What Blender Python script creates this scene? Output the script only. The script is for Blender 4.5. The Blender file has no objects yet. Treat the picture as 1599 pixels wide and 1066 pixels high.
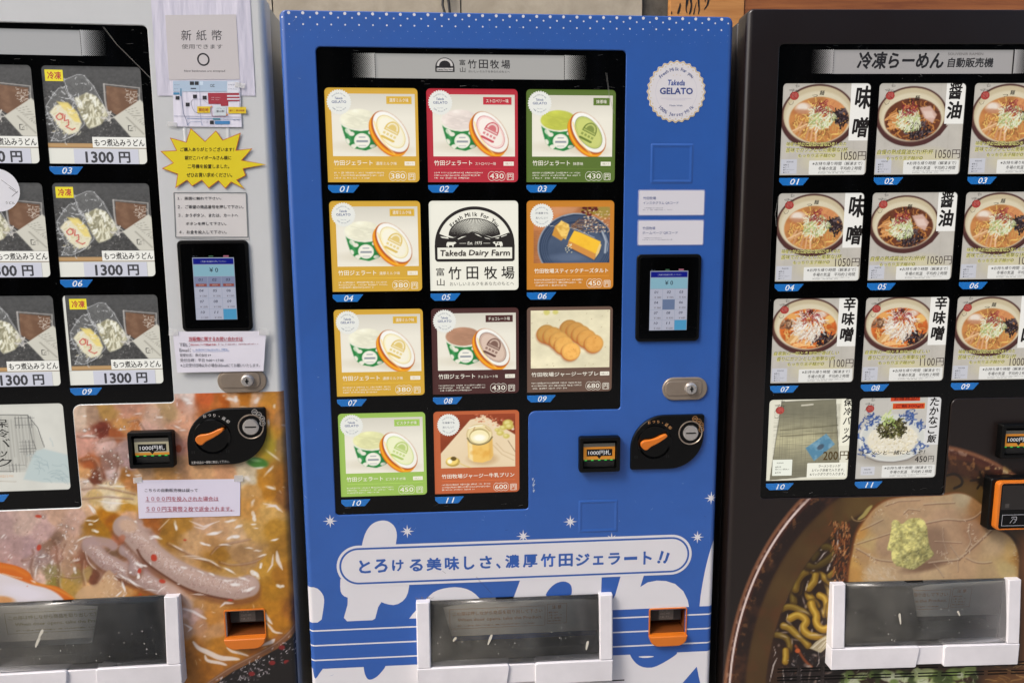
import bpy, math, random
import numpy as np
from mathutils import Vector, Matrix
from mathutils.geometry import tessellate_polygon
rnd = random.Random(7)
SC = bpy.context.scene
COL = SC.collection

# ------------------------------------------------------------------ camera, world, sun, exposure
CAM = dict(ang=(-0.069011, -0.142582, 0.005972), C=(390.335, -1656.373, 1317.227), f=1107.18)
def cam_rot():
    a, b, c = CAM['ang']
    ca, sa, cb, sb, cc, sc = math.cos(a), math.sin(a), math.cos(b), math.sin(b), math.cos(c), math.sin(c)
    Rz = np.array([[ca, -sa, 0], [sa, ca, 0], [0, 0, 1]]); Rx = np.array([[1, 0, 0], [0, cb, -sb], [0, sb, cb]])
    Ry = np.array([[cc, 0, sc], [0, 1, 0], [-sc, 0, cc]])
    return Rz @ Rx @ Ry
RC = cam_rot(); CC = np.array(CAM['C'])
cam = bpy.data.cameras.new('camera'); camo = bpy.data.objects.new('camera', cam); COL.objects.link(camo)
m = Matrix([[RC[i, 0], RC[i, 2], -RC[i, 1], CC[i] / 1000] for i in range(3)] + [[0, 0, 0, 1]])
camo.matrix_world = m
cam.sensor_width = 36; cam.lens = CAM['f'] / 1599 * 36; cam.clip_end = 500; cam.clip_start = .05
SC.camera = camo

EXPOSURE = 0.6
SUN_EL, SUN_AZ = math.radians(46), math.radians(-56)      # azimuth measured from straight in front, negative = from the left
w = bpy.data.worlds.new('World'); SC.world = w; w.use_nodes = True
nt = w.node_tree; bg = nt.nodes['Background']
sky = nt.nodes.new('ShaderNodeTexSky'); sky.sky_type = 'NISHITA'; sky.sun_disc = False
sky.sun_elevation = SUN_EL; sky.air_density = 1.0; sky.dust_density = 4.0; sky.ozone_density = 1.0
nt.links.new(sky.outputs[0], bg.inputs[0]); bg.inputs[1].default_value = 0.15
sdir = Vector((math.sin(SUN_AZ) * math.cos(SUN_EL), -math.cos(SUN_AZ) * math.cos(SUN_EL), math.sin(SUN_EL)))
sky.sun_rotation = math.atan2(sdir.x, sdir.y)
sl = bpy.data.lights.new('sun', 'SUN'); sl.energy = 1.3; sl.angle = math.radians(16); sl.color = (1, .98, .95)
so = bpy.data.objects.new('sun', sl); COL.objects.link(so); so.rotation_euler = sdir.to_track_quat('Z', 'Y').to_euler()
SC.view_settings.view_transform = 'Standard'; SC.view_settings.look = 'None'
SC.view_settings.exposure = EXPOSURE; SC.view_settings.gamma = 1
SC.render.engine = 'CYCLES'; SC.cycles.max_bounces = 6; SC.cycles.diffuse_bounces = 3; SC.cycles.use_denoising = True
SC.cycles.sample_clamp_indirect = 4

# machine poses (mm, radians): x, y, z, yaw, roll
POSE = {'B': (0, 0, 0, 0, 0), 'R': (1045.462, -12.448, 14.009, -0.034, 0.003), 'L': (-1052.318, -17.509, 41.805, 0.027, -0.003)}
def pose_matrix(k):
    x, y, z, yaw, roll = POSE[k]
    return Matrix.Translation((x / 1000, y / 1000, z / 1000)) @ Matrix.Rotation(yaw, 4, 'Z') @ Matrix.Rotation(-roll, 4, 'Y')
def frame(k):
    M_ = pose_matrix(k)
    return np.array([[M_[i][j] for j in range(3)] for i in range(3)]), np.array([M_[i][3] * 1000 for i in range(3)])
def PX(k, px, py, d=0.0):
    """local (x, z) in mm on the machine's front plane (or d mm behind it) of a point measured in the photograph"""
    A, O = frame(k); n = A[:, 1]; O = O + n * d
    v = RC @ np.array([(px - 799.5) / CAM['f'], 1, -(py - 533) / CAM['f']])
    t = ((O - CC) @ n) / (v @ n); P = CC + t * v - O
    return float(P @ A[:, 0]), float(P @ A[:, 2])
def PXs(k, pts, d=0.0): return [PX(k, a, b, d) for a, b in pts]
def crop(ox, oy, s): return lambda pts: [(ox + a / s, oy + b / s) for a, b in pts]

# ------------------------------------------------------------------ helpers
def lin(c):
    c = np.asarray(c, float) / 255.0
    return np.where(c <= .04045, c / 12.92, ((c + .055) / 1.055) ** 2.4)
def tag(o, label=None, cat=None, group=None, kind=None):
    if label: o['label'] = label
    if cat: o['category'] = cat
    if group: o['group'] = group
    if kind: o['kind'] = kind
    return o
def link(o, parent=None):
    COL.objects.link(o)
    if parent is not None: o.parent = parent
    return o
def empty(name, M_=None):
    o = bpy.data.objects.new(name, None); o.empty_display_size = .1
    if M_ is not None: o.matrix_world = M_
    return link(o)
def mesh_np(name, V, F, mat, parent=None, fcol=None, vcol=None, smooth=False):
    V = np.asarray(V, np.float64); me = bpy.data.meshes.new(name)
    if isinstance(F, np.ndarray):
        k = F.shape[1]; n = len(F)
        me.vertices.add(len(V)); me.vertices.foreach_set('co', V.astype(np.float32).ravel())
        me.loops.add(n * k); me.loops.foreach_set('vertex_index', F.astype(np.int32).ravel())
        me.polygons.add(n); me.polygons.foreach_set('loop_start', np.arange(0, n * k, k, dtype=np.int32))
        me.update(calc_edges=True); nl = np.full(n, k)
    else:
        me.from_pydata([tuple(v) for v in V], [], F); me.update(); nl = np.array([len(f) for f in F])
    if fcol is not None:
        a = me.color_attributes.new('Col', 'FLOAT_COLOR', 'CORNER')
        c = np.concatenate([np.asarray(fcol), np.ones((len(fcol), 1))], 1).repeat(nl, 0)
        a.data.foreach_set('color', c.astype(np.float32).ravel())
    if vcol is not None:
        a = me.color_attributes.new('Col', 'FLOAT_COLOR', 'POINT')
        c = np.concatenate([np.asarray(vcol), np.ones((len(vcol), 1))], 1)
        a.data.foreach_set('color', c.astype(np.float32).ravel())
    if smooth: me.polygons.foreach_set('use_smooth', np.ones(len(me.polygons), bool))
    me.materials.append(mat)
    return link(bpy.data.objects.new(name, me), parent)
def L3(x, z, y): return (x / 1000, y / 1000, z / 1000)

def tess(outer, holes=()):
    loops = [[Vector((p[0], p[1], 0)) for p in l] for l in [outer] + list(holes)]
    pts = [p for l in [outer] + list(holes) for p in l]
    tr = tessellate_polygon(loops)
    out = []
    for a, b, c in tr:
        (x1, y1), (x2, y2), (x3, y3) = pts[a], pts[b], pts[c]
        s = (x2 - x1) * (y3 - y1) - (x3 - x1) * (y2 - y1)
        if abs(s) > 1e-9: out.append((a, b, c) if s > 0 else (a, c, b))
    return pts, out
def roundpoly(pts, r, n=5, inset=0.0):
    """pts counter-clockwise; r number or list; inset moves every edge inwards"""
    N = len(pts); r = [r] * N if not hasattr(r, '__len__') else list(r); out = []
    P = [np.array(p, float) for p in pts]
    nrm = []
    for i in range(N):
        e = P[(i + 1) % N] - P[i]; e /= np.linalg.norm(e); nrm.append(np.array([-e[1], e[0]]))
    for i in range(N):
        a, b = nrm[i - 1], nrm[i]; det = a[0] * b[1] - a[1] * b[0]
        q = P[i] + (inset * (a + b) / (1 + a @ b))
        convex = det > 0; rr = max(r[i] - inset, .05) if convex else r[i] + inset
        if r[i] <= 0: out.append(tuple(q)); continue
        ang = math.acos(max(-1, min(1, a @ b))); t = rr * math.tan(ang / 2)
        e0 = np.array([a[1], -a[0]]); e1 = np.array([b[1], -b[0]])
        sgn = 1 if convex else -1
        c = q - e0 * t + a * rr * sgn
        a0 = math.atan2(*(-(a * sgn))[::-1]); a1 = math.atan2(*(-(b * sgn))[::-1])
        d = (a1 - a0 + math.pi) % (2 * math.pi) - math.pi
        for k in range(n + 1):
            t_ = a0 + d * k / n; out.append((c[0] + rr * math.cos(t_), c[1] + rr * math.sin(t_)))
    return out
def rect(x0, z0, x1, z1): return [(x0, z0), (x1, z0), (x1, z1), (x0, z1)]
def ccw(p):
    s = sum(a[0] * b[1] - b[0] * a[1] for a, b in zip(p, p[1:] + p[:1]))
    return p if s > 0 else p[::-1]
def smooth_closed(pts, it=2):
    for _ in range(it):
        q = []
        for a, b in zip(pts, pts[1:] + pts[:1]):
            q += [(a[0] * .75 + b[0] * .25, a[1] * .75 + b[1] * .25), (a[0] * .25 + b[0] * .75, a[1] * .25 + b[1] * .75)]
        pts = q
    return pts

class Solid:
    """collects lofts and boxes in mm, y grows away from the viewer"""
    def __init__(s): s.V = []; s.F = []
    def add(s, V, F):
        b = len(s.V); s.V += V; s.F += [tuple(b + i for i in f) for f in F]
    def loft(s, rings, cap0=True, cap1=True, holes=()):
        """rings: list of (outline, y); first ring is the front one"""
        n = len(rings[0][0]); V = [(p[0] / 1000, y / 1000, p[1] / 1000) for o, y in rings for p in o]; F = []
        for k in range(len(rings) - 1):
            for i in range(n):
                j = (i + 1) % n; F.append((k * n + i, k * n + n + i, k * n + n + j, k * n + j))
        s.add(V, F)
        if cap0: s.cap(rings[0][0], rings[0][1], holes)
        if cap1: s.cap(rings[-1][0], rings[-1][1], flip=True)
    def cap(s, o, y, holes=(), flip=False):
        p, t = tess(o, holes)
        s.add([(a / 1000, y / 1000, b / 1000) for a, b in p], [(a, b, c) if not flip else (a, c, b) for a, b, c in t])
    def well(s, o, y0, y1, lip=0.0, n=3):
        """inner wall of a hole whose outline at the front is o (ccw); lip rounds its edge"""
        rings = []
        if lip:
            for k in range(n + 1):
                a = math.pi / 2 * k / n
                rings.append((roundpoly_like(o, -lip * math.sin(a)), y0 + lip * (1 - math.cos(a))))
        else: rings.append((o, y0))
        rings.append((rings[-1][0], y1))
        m_ = len(o); V = [(p[0] / 1000, y / 1000, p[1] / 1000) for oo, y in rings for p in oo]; F = []
        for k in range(len(rings) - 1):
            for i in range(m_):
                j = (i + 1) % m_; F.append((k * m_ + i, k * m_ + j, k * m_ + m_ + j, k * m_ + m_ + i))
        s.add(V, F)
    def slab(s, o, y0, y1, bev=1.0, holes=()):
        """plate with outline o from front y0 to back y1 with a rounded front edge"""
        rings = [(roundpoly_like(o, -bev * (1 - math.sin(a))), y0 + bev * (1 - math.cos(a))) for a in (0, math.pi / 6, math.pi / 3, math.pi / 2)] if bev else [(o, y0)]
        rings.append((o, y1)); s.loft(rings, True, True, holes)
    def box(s, x0, x1, y0, y1, z0, z1, bev=0): s.slab(roundpoly(rect(x0, z0, x1, z1), max(bev, .3), 3), y0, y1, bev)
    def hexa(s, P):
        """8 points (x,y,z) mm: bottom loop 0-3, top loop 4-7"""
        s.add([tuple(c / 1000 for c in p) for p in P], [(0, 3, 2, 1), (4, 5, 6, 7), (0, 1, 5, 4), (1, 2, 6, 5), (2, 3, 7, 6), (3, 0, 4, 7)])
    def build(s, name, mat, parent=None, bevel=0, smooth=True):
        o = mesh_np(name, s.V, s.F, mat, parent)
        if bevel:
            b = o.modifiers.new('edge', 'BEVEL'); b.width = bevel / 1000; b.segments = 2; b.limit_method = 'ANGLE'; b.angle_limit = math.radians(40)
        if smooth:
            o.data.polygons.foreach_set('use_smooth', np.ones(len(o.data.polygons), bool))
            o.data.set_sharp_from_angle(angle=math.radians(32))
        return o
def roundpoly_like(o, d):
    """offset a dense outline along its normals: d>0 outwards of a ccw loop"""
    if d == 0: return list(o)
    P = np.array(o, float); e = np.roll(P, -1, 0) - P; ln = np.linalg.norm(e, axis=1); ln[ln < 1e-9] = 1; e /= ln[:, None]
    nn = np.stack([e[:, 1], -e[:, 0]], 1); a = nn + np.roll(nn, 1, 0)
    k = np.maximum(1 + (nn * np.roll(nn, 1, 0)).sum(1), .3)
    return [tuple(p) for p in P + d * a / k[:, None]]

# ------------------------------------------------------------------ text and flat print
_tc = {}
def text_mesh(s_, bold=0.0, shear=0.0, res=2):
    bold = 0; key = (s_, bold, shear)
    if key not in _tc:
        c = bpy.data.curves.new('t', 'FONT'); c.body = s_; c.size = 1; c.resolution_u = res; c.shear = shear
        o = bpy.data.objects.new('t', c); me = bpy.data.meshes.new_from_object(o)
        V = np.zeros(len(me.vertices) * 3); me.vertices.foreach_get('co', V); V = V.reshape(-1, 3)[:, :2]
        me.calc_loop_triangles(); T = np.zeros(len(me.loop_triangles) * 3, int); me.loop_triangles.foreach_get('vertices', T)
        bpy.data.objects.remove(o); bpy.data.curves.remove(c); bpy.data.meshes.remove(me)
        T = T.reshape(-1, 3)
        a, b, cc = V[T[:, 0]], V[T[:, 1]], V[T[:, 2]]
        sg = (b[:, 0] - a[:, 0]) * (cc[:, 1] - a[:, 1]) - (cc[:, 0] - a[:, 0]) * (b[:, 1] - a[:, 1])
        T[sg < 0] = T[sg < 0][:, ::-1]
        _tc[key] = (V, T)
    return _tc[key]
class Print:
    """flat print: coloured polygons in mm; each level lies 0.08 mm in front of the one before"""
    def __init__(s, tf=None): s.V = []; s.T = []; s.C = []; s.lv = []; s.n = 0; s.tf = tf
    def raw(s, V, T, col, lv=0):
        V = np.asarray(V, float).reshape(-1, 2); T = np.asarray(T, int).reshape(-1, 3)
        if not len(T): return
        if s.tf is not None: V = s.tf(V)
        a, b, c = V[T[:, 0]], V[T[:, 1]], V[T[:, 2]]
        sg = (b[:, 0] - a[:, 0]) * (c[:, 1] - a[:, 1]) - (c[:, 0] - a[:, 0]) * (b[:, 1] - a[:, 1])
        T = np.where((sg < 0)[:, None], T[:, ::-1], T)
        s.V.append(V); s.T.append(T + s.n); s.n += len(V); s.C.append(np.repeat(lin(col)[None], len(T), 0)); s.lv.append(np.full(len(V), lv))
    def poly(s, p, col, lv=0, holes=()):
        pts, t = tess(list(p), holes); s.raw(pts, t, col, lv)
    def rect(s, x0, z0, x1, z1, col, lv=0): s.raw(rect(x0, z0, x1, z1), [(0, 1, 2), (0, 2, 3)], col, lv)
    def rrect(s, x0, z0, x1, z1, r, col, lv=0):
        x0, x1 = min(x0, x1), max(x0, x1); z0, z1 = min(z0, z1), max(z0, z1); s.poly(roundpoly(rect(x0, z0, x1, z1), r, 4), col, lv)
    def ell(s, cx, cz, rx, rz, col, lv=0, ang=0, n=40, inner=None):
        ca, sa = math.cos(ang), math.sin(ang)
        f = lambda a, b: [(cx + a * math.cos(t) * ca - b * math.sin(t) * sa, cz + a * math.cos(t) * sa + b * math.sin(t) * ca) for t in np.linspace(0, 2 * math.pi, n, endpoint=False)]
        o = f(rx, rz)
        if inner:
            i = f(*inner); s.raw(o + i, [q for k in range(n) for q in ((k, (k + 1) % n, n + k), ((k + 1) % n, n + (k + 1) % n, n + k))], col, lv)
        else: s.raw(o + [(cx, cz)], [(k, (k + 1) % n, n) for k in range(n)], col, lv)
    def line(s, pts, w_, col, lv=0):
        for (a, b) in zip(pts, pts[1:]):
            dx, dz = b[0] - a[0], b[1] - a[1]; l = math.hypot(dx, dz) or 1; nx, nz = -dz / l * w_ / 2, dx / l * w_ / 2
            s.raw([(a[0] - nx, a[1] - nz), (b[0] - nx, b[1] - nz), (b[0] + nx, b[1] + nz), (a[0] + nx, a[1] + nz)], [(0, 1, 2), (0, 2, 3)], col, lv)
    def frame(s, x0, z0, x1, z1, w_, col, lv=0):
        for q in ((x0, z0, x1, z0 + w_), (x0, z1 - w_, x1, z1), (x0, z0 + w_, x0 + w_, z1 - w_), (x1 - w_, z0 + w_, x1, z1 - w_)): s.rect(*q, col, lv)
    def text(s, t, x0, z0, x1, z1, col, lv=1, bold=.012, shear=0, align=None):
        """fits the string into the box; align 'l'/'c' keeps its own width-to-height ratio"""
        V, T = text_mesh(t, bold, shear)
        if not len(V): return
        mn, mx = V.min(0), V.max(0); sz = np.maximum(mx - mn, 1e-6); k = np.array([(x1 - x0) / sz[0], (z1 - z0) / sz[1]])
        if align:
            k0 = abs(k[1]); wd = sz[0] * k0; xs = x0 if align == 'l' else (x0 + x1 - wd) / 2; s.fat((V - mn) * [k0, k[1]] + [xs, z0], T, col, lv, bold, k0); return
        s.fat((V - mn) * k + [x0, z0], T, col, lv, bold, min(abs(k[0]), abs(k[1])))
    def fat(s, V, T, col, lv, bold, em):
        s.raw(V, T, col, lv)
        if bold >= .009:
            b = bold * .8 * em; n = 4 if bold < .03 else 8
            for i in range(n):
                t = 2 * math.pi * (i + .5) / n; s.raw(V + [b * math.cos(t), b * math.sin(t)], T, col, lv + .07 * (i + 1))
    def vtext(s, t, x0, z0, x1, z1, col, lv=1, bold=.02, shear=0, gap=.08):
        """characters one below the other; z0 is the lower end and z1 the top"""
        n = len(t); h = (z1 - z0) / n
        for i, ch in enumerate(t):
            small = ch in 'ッャュョ'; ww = (x1 - x0) * (.22 if small else 0)
            s.text(ch, x0 + ww, z1 - h * (i + 1 - gap) , x1 - ww, z1 - h * (i + gap + (.25 if small else 0)), col, lv, bold, shear)
    def arc(s, t, cx, cz, r, a0, a1, h, col, lv=1, bold=.012, out=True):
        n = len(t)
        for i, ch in enumerate(t):
            if ch == ' ': continue
            a = math.radians(a0 + (a1 - a0) * (i + .5) / n); V, T = text_mesh(ch, bold, 0)
            c = (V.max(0) + V.min(0)) / 2; V = (V - [c[0], .35]) * h
            th = a - math.pi / 2 if out else a + math.pi / 2
            R = np.array([[math.cos(th), -math.sin(th)], [math.sin(th), math.cos(th)]])
            s.fat(V @ R.T + [cx + r * math.cos(a), cz + r * math.sin(a)], T, col, lv, bold, h)
    def tiny(s, x0, z0, x1, z1, col, rows=1, lv=1, cell=None, fill=.62, seed=0):
        """rows of print too small to be read"""
        g = random.Random(seed); h = (z1 - z0) / rows; c = cell or abs(h) * .75
        for r_ in range(rows):
            x = x0; xe = x1 if r_ < rows - 1 or rows == 1 else x0 + (x1 - x0) * .7
            while x < xe - c:
                wd = c * g.uniform(.35, .9); a = z0 + h * r_ + h * .2; b = a + h * fill * g.uniform(.6, 1)
                if g.random() < .9:
                    k = g.random()
                    if k < .4: s.rect(x, a, x + wd * .28, b, col, lv); s.rect(x + wd * .6, a, x + wd * .85, b, col, lv)
                    elif k < .7: s.rect(x, (a + b) / 2, x + wd, (a + b) / 2 + h * .16, col, lv); s.rect(x + wd * .4, a, x + wd * .62, b, col, lv)
                    else: s.rect(x, a, x + wd, a + h * .18, col, lv); s.rect(x, b - h * .18, x + wd, b, col, lv)
                x += c
    def cut(s, x0, z0, x1, z1):
        """cuts a rectangular opening out of everything printed so far"""
        V = np.concatenate(s.V); T = np.concatenate(s.T); C = np.concatenate(s.C); lv = np.concatenate(s.lv)
        for ax, c in ((0, x0), (0, x1), (1, z0), (1, z1)): V, T, C, lv = split_tris(V, T, C, lv, c, ax)
        m_ = V[T].mean(1); k = ~((m_[:, 0] > x0) & (m_[:, 0] < x1) & (m_[:, 1] > z0) & (m_[:, 1] < z1))
        s.V = [V]; s.T = [T[k]]; s.C = [C[k]]; s.lv = [lv]; s.n = len(V)
    def build(s, name, y, mat, parent=None, warp=None, step=.08):
        V = np.concatenate(s.V); T = np.concatenate(s.T); C = np.concatenate(s.C); lv = np.concatenate(s.lv)
        if warp is not None:
            W_, r = warp
            for c in [r * k for k in (.03, .12, .28, .5, .75, 1)] + [W_ - r * k for k in (.03, .12, .28, .5, .75, 1)]:
                V, T, C, lv = split_tris(V, T, C, lv, c)
            X = np.clip(V[:, 0], .02 * r, W_ - .02 * r)
            t = np.where(X < r, (r - X) / r, np.where(X > W_ - r, (X - (W_ - r)) / r, 0)); sg = np.where(X < r, -1, 1)
            cs = np.sqrt(np.maximum(1 - t * t, 0)); yy = r - r * cs
            off = -y + lv * step
            P = np.stack([X + sg * t * off, yy - cs * off, V[:, 1]], 1) / 1000
        else: P = np.stack([V[:, 0], y - lv * step, V[:, 1]], 1) / 1000
        return mesh_np(name, P, T, mat, parent, fcol=C)
def split_tris(V, T, C, lv, c, ax=0):
    X = V[T][:, :, ax]; cross = (X.min(1) < c - 1e-6) & (X.max(1) > c + 1e-6)
    if not cross.any(): return V, T, C, lv
    Vn = [tuple(v) for v in V]; ln = list(lv); Tn = [tuple(t) for t in T[~cross]]; Cn = [tuple(q) for q in C[~cross]]
    for t, q in zip(T[cross], C[cross]):
        for side in (-1, 1):
            out = []
            for i in range(3):
                a, b = t[i], t[(i + 1) % 3]; xa, xb = (V[a][ax] - c) * side, (V[b][ax] - c) * side
                if xa >= 0: out.append(a)
                if (xa > 0 > xb) or (xa < 0 < xb):
                    k = xa / (xa - xb); Vn.append((c, V[a][1] + (V[b][1] - V[a][1]) * k) if ax == 0 else (V[a][0] + (V[b][0] - V[a][0]) * k, c)); ln.append(lv[a]); out.append(len(Vn) - 1)
            for i in range(1, len(out) - 1): Tn.append((out[0], out[i], out[i + 1])); Cn.append(tuple(q))
    return np.array(Vn), np.array(Tn), np.array(Cn), np.array(ln)

# ------------------------------------------------------------------ printed pictures: colour sampled on a fine mesh
class Canvas:
    """X, Y: arrays of picture coordinates (y grows downwards); colours 0..255 in display values"""
    def __init__(s, X, Y, bg_): s.X = X; s.Y = Y; s.C = np.ones(X.shape + (3,)) * np.array(bg_, float); s.clip = None
    def put(s, m_, col, a=1.0):
        m_ = m_ * a if s.clip is None else m_ * a * s.clip
        s.C += (np.asarray(col, float) - s.C) * m_[..., None]
    def win(s, x0, y0, x1, y1):
        m_ = (s.X >= x0) & (s.X <= x1) & (s.Y >= y0) & (s.Y <= y1); r = np.any(m_, 1); c = np.any(m_, 0)
        if not r.any() or not c.any(): return None
        i = np.where(r)[0]; j = np.where(c)[0]; return slice(i[0], i[-1] + 1), slice(j[0], j[-1] + 1)
    def putw(s, wn, m_, col, a):
        m_ = m_ * a if s.clip is None else m_ * a * s.clip[wn]
        s.C[wn] += (np.asarray(col, float) - s.C[wn]) * m_[..., None]
    def ell(s, cx, cy, rx, ry, col=None, soft=1.0, ang=0, a=1.0):
        dx, dy = s.X - cx, s.Y - cy; ca, sa = math.cos(ang), math.sin(ang)
        u, v = (dx * ca + dy * sa) / rx, (-dx * sa + dy * ca) / ry
        m_ = np.clip((1 - np.sqrt(u * u + v * v)) * min(rx, ry) / max(soft, 1e-3) + .5, 0, 1)
        if col is not None: s.put(m_, col, a)
        return m_
    def rect(s, x0, y0, x1, y1, col=None, soft=.8, a=1.0):
        m_ = np.clip(np.minimum(np.minimum(s.X - x0, x1 - s.X), np.minimum(s.Y - y0, y1 - s.Y)) / soft + .5, 0, 1)
        if col is not None: s.put(m_, col, a)
        return m_
    def poly(s, pts, col=None, soft=1.0, a=1.0):
        P = np.array(pts, float); ins = np.zeros(s.X.shape, bool); d = np.full(s.X.shape, 1e9)
        for p, q in zip(P, np.roll(P, -1, 0)):
            c = ((p[1] > s.Y) != (q[1] > s.Y)) & (s.X < (q[0] - p[0]) * (s.Y - p[1]) / ((q[1] - p[1]) or 1e-9) + p[0]); ins ^= c
            e = q - p; t = np.clip(((s.X - p[0]) * e[0] + (s.Y - p[1]) * e[1]) / max(e @ e, 1e-9), 0, 1)
            d = np.minimum(d, np.hypot(s.X - p[0] - t * e[0], s.Y - p[1] - t * e[1]))
        m_ = np.clip(np.where(ins, d, -d) / soft + .5, 0, 1)
        if col is not None: s.put(m_, col, a)
        return m_
    def stroke(s, pts, w_, col, soft=.6, a=1.0, taper=False):
        if len(pts) > 3 and w_ > 1.2:
            q = list(pts)
            for _ in range(2): q = [q[0]] + [(a[0] * k + b[0] * (1 - k), a[1] * k + b[1] * (1 - k)) for a, b in zip(q, q[1:]) for k in (.75, .25)] + [q[-1]]
            pts = q
        P = np.array(pts, float); mg = w_ + soft
        wn = s.win(P[:, 0].min() - mg, P[:, 1].min() - mg, P[:, 0].max() + mg, P[:, 1].max() + mg)
        if wn is None: return
        X, Y = s.X[wn], s.Y[wn]; best = np.full(X.shape, -1e9); n = len(P) - 1
        for i in range(n):
            p, q = P[i], P[i + 1]; e = q - p; t = np.clip(((X - p[0]) * e[0] + (Y - p[1]) * e[1]) / max(e @ e, 1e-9), 0, 1)
            d = np.hypot(X - p[0] - t * e[0], Y - p[1] - t * e[1]); ww = w_ / 2 * (1 - abs((i + t) / n * 2 - 1) ** 2 * .8 if taper else 1)
            best = np.maximum(best, ww - d)
        s.putw(wn, np.clip(best / soft + .5, 0, 1), col, a)
    def field(s, samples, warp=6.0, sc=22, seed=5, pw=3.2, k=5):
        """soft colour field through (x, y, r, g, b) samples, with organic wobble"""
        S_ = np.array(samples, float); n1, n2 = s.noise(sc, seed), s.noise(sc, seed + 1)
        X, Y = s.X + (n1 - .5) * warp * 4, s.Y + (n2 - .5) * warp * 4
        W_ = np.zeros(X.shape); C_ = np.zeros(X.shape + (3,))
        for x, y, r, g_, b in S_:
            w_ = 1 / ((X - x) ** 2 + (Y - y) ** 2 + 12) ** (pw / 2 + .4); W_ += w_; C_ += w_[..., None] * np.array([r, g_, b])
        s.C = C_ / W_[..., None]
    def squig(s, x, y, ln, ang, bend, w_, col, g, soft=.6, a=1.0, n=6, taper=False):
        pts = [(x, y)]
        for i in range(n): ang += g.uniform(-bend, bend) + bend * .3; x += ln / n * math.cos(ang); y += ln / n * math.sin(ang); pts.append((x, y))
        s.stroke(pts, w_, col, soft, a, taper); return pts
    def noise(s, sc, seed=0, oct_=3):
        g = np.random.RandomState(seed); tot = 0; amp = 1; out = 0
        for o in range(oct_):
            u, v = s.X / sc * 2 ** o + 31.7 * o, s.Y / sc * 2 ** o + 17.3 * o
            u = u - u.min(); v = v - v.min(); i, j = np.floor(u).astype(int), np.floor(v).astype(int)
            Gd = g.rand(j.max() + 2, i.max() + 2); f, h = u - i, v - j; f = f * f * (3 - 2 * f); h = h * h * (3 - 2 * h)
            out = out + amp * (Gd[j, i] * (1 - f) * (1 - h) + Gd[j, i + 1] * f * (1 - h) + Gd[j + 1, i] * (1 - f) * h + Gd[j + 1, i + 1] * f * h); tot += amp; amp *= .55
        return out / tot
    def tone(s, m_, amt): s.C *= (1 + (m_ - .5) * amt)[..., None]
def lum(c, k): return tuple(min(255, v * k) for v in c)
def grid_mesh(name, x0, z0, x1, z1, nx, nz, paint, y, mat, parent, local=None, holes=(), warp=None, bg_=(200, 200, 200)):
    xs = np.linspace(x0, x1, nx); zs = np.linspace(z1, z0, nz)
    if warp:
        W_, r = warp; xs = np.unique(np.concatenate([xs, r * np.array([.02, .05, .12, .28, .5, .75]), W_ - r * np.array([.02, .05, .12, .28, .5, .75])]))
        xs = xs[(xs >= x0) & (xs <= x1)]; nx = len(xs)
    XX, ZZ = np.meshgrid(xs, zs)
    if local is None: X, Y = (XX - x0) / (x1 - x0) * 100, (z1 - ZZ) / (z1 - z0) * 100
    else: X, Y = local(XX, ZZ)
    cv = Canvas(X, Y, bg_); paint(cv); Cc = lin(np.clip(cv.C, 0, 255)).reshape(-1, 3)
    idx = np.arange(nx * nz).reshape(nz, nx)
    F = np.stack([idx[1:, :-1], idx[1:, 1:], idx[:-1, 1:], idx[:-1, :-1]], -1).reshape(-1, 4)
    V = np.stack([XX.ravel(), ZZ.ravel()], 1); keep = np.ones(len(F), bool)
    for h in holes:
        H = np.array(h); mn, mx = H.min(0) - 1, H.max(0) + 1; near = ((V > mn) & (V < mx)).all(1); iv = np.where(near)[0]
        P = V[iv]; ins = np.zeros(len(P), bool); d = np.full(len(P), 1e9); best = P.copy()
        for p, q in zip(H, np.roll(H, -1, 0)):
            ins ^= ((p[1] > P[:, 1]) != (q[1] > P[:, 1])) & (P[:, 0] < (q[0] - p[0]) * (P[:, 1] - p[1]) / ((q[1] - p[1]) or 1e-9) + p[0])
            e = q - p; t = np.clip(((P - p) @ e) / max(e @ e, 1e-9), 0, 1); c = p + t[:, None] * e; dd = np.linalg.norm(P - c, axis=1); b = dd < d; d[b] = dd[b]; best[b] = c[b]
        flag = np.zeros(len(V), bool); flag[iv[ins]] = True; keep &= ~flag[F].all(1)
        V[iv[ins]] = best[ins]
    F = F[keep]
    if warp:
        X_ = V[:, 0]; t = np.where(X_ < r, (r - X_) / r, np.where(X_ > W_ - r, (X_ - (W_ - r)) / r, 0)); sg = np.where(X_ < r, -1, 1)
        cs = np.sqrt(np.maximum(1 - t * t, 0)); P3 = np.stack([X_ - sg * t * y, r - r * cs + cs * y, V[:, 1]], 1) / 1000
    else: P3 = np.stack([V[:, 0], np.full(len(V), y), V[:, 1]], 1) / 1000
    used = np.unique(F); mp = np.zeros(len(V), int); mp[used] = np.arange(len(used))
    return mesh_np(name, P3[used], mp[F], mat, parent, vcol=Cc[used])
def to_px(k):
    A, O = frame(k)
    def f(XX, ZZ):
        P = O + XX[..., None] * A[:, 0] + ZZ[..., None] * A[:, 2] - CC; q = P @ RC
        return 799.5 + CAM['f'] * q[..., 0] / q[..., 1], 533 - CAM['f'] * q[..., 2] / q[..., 1]
    return f
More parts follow.
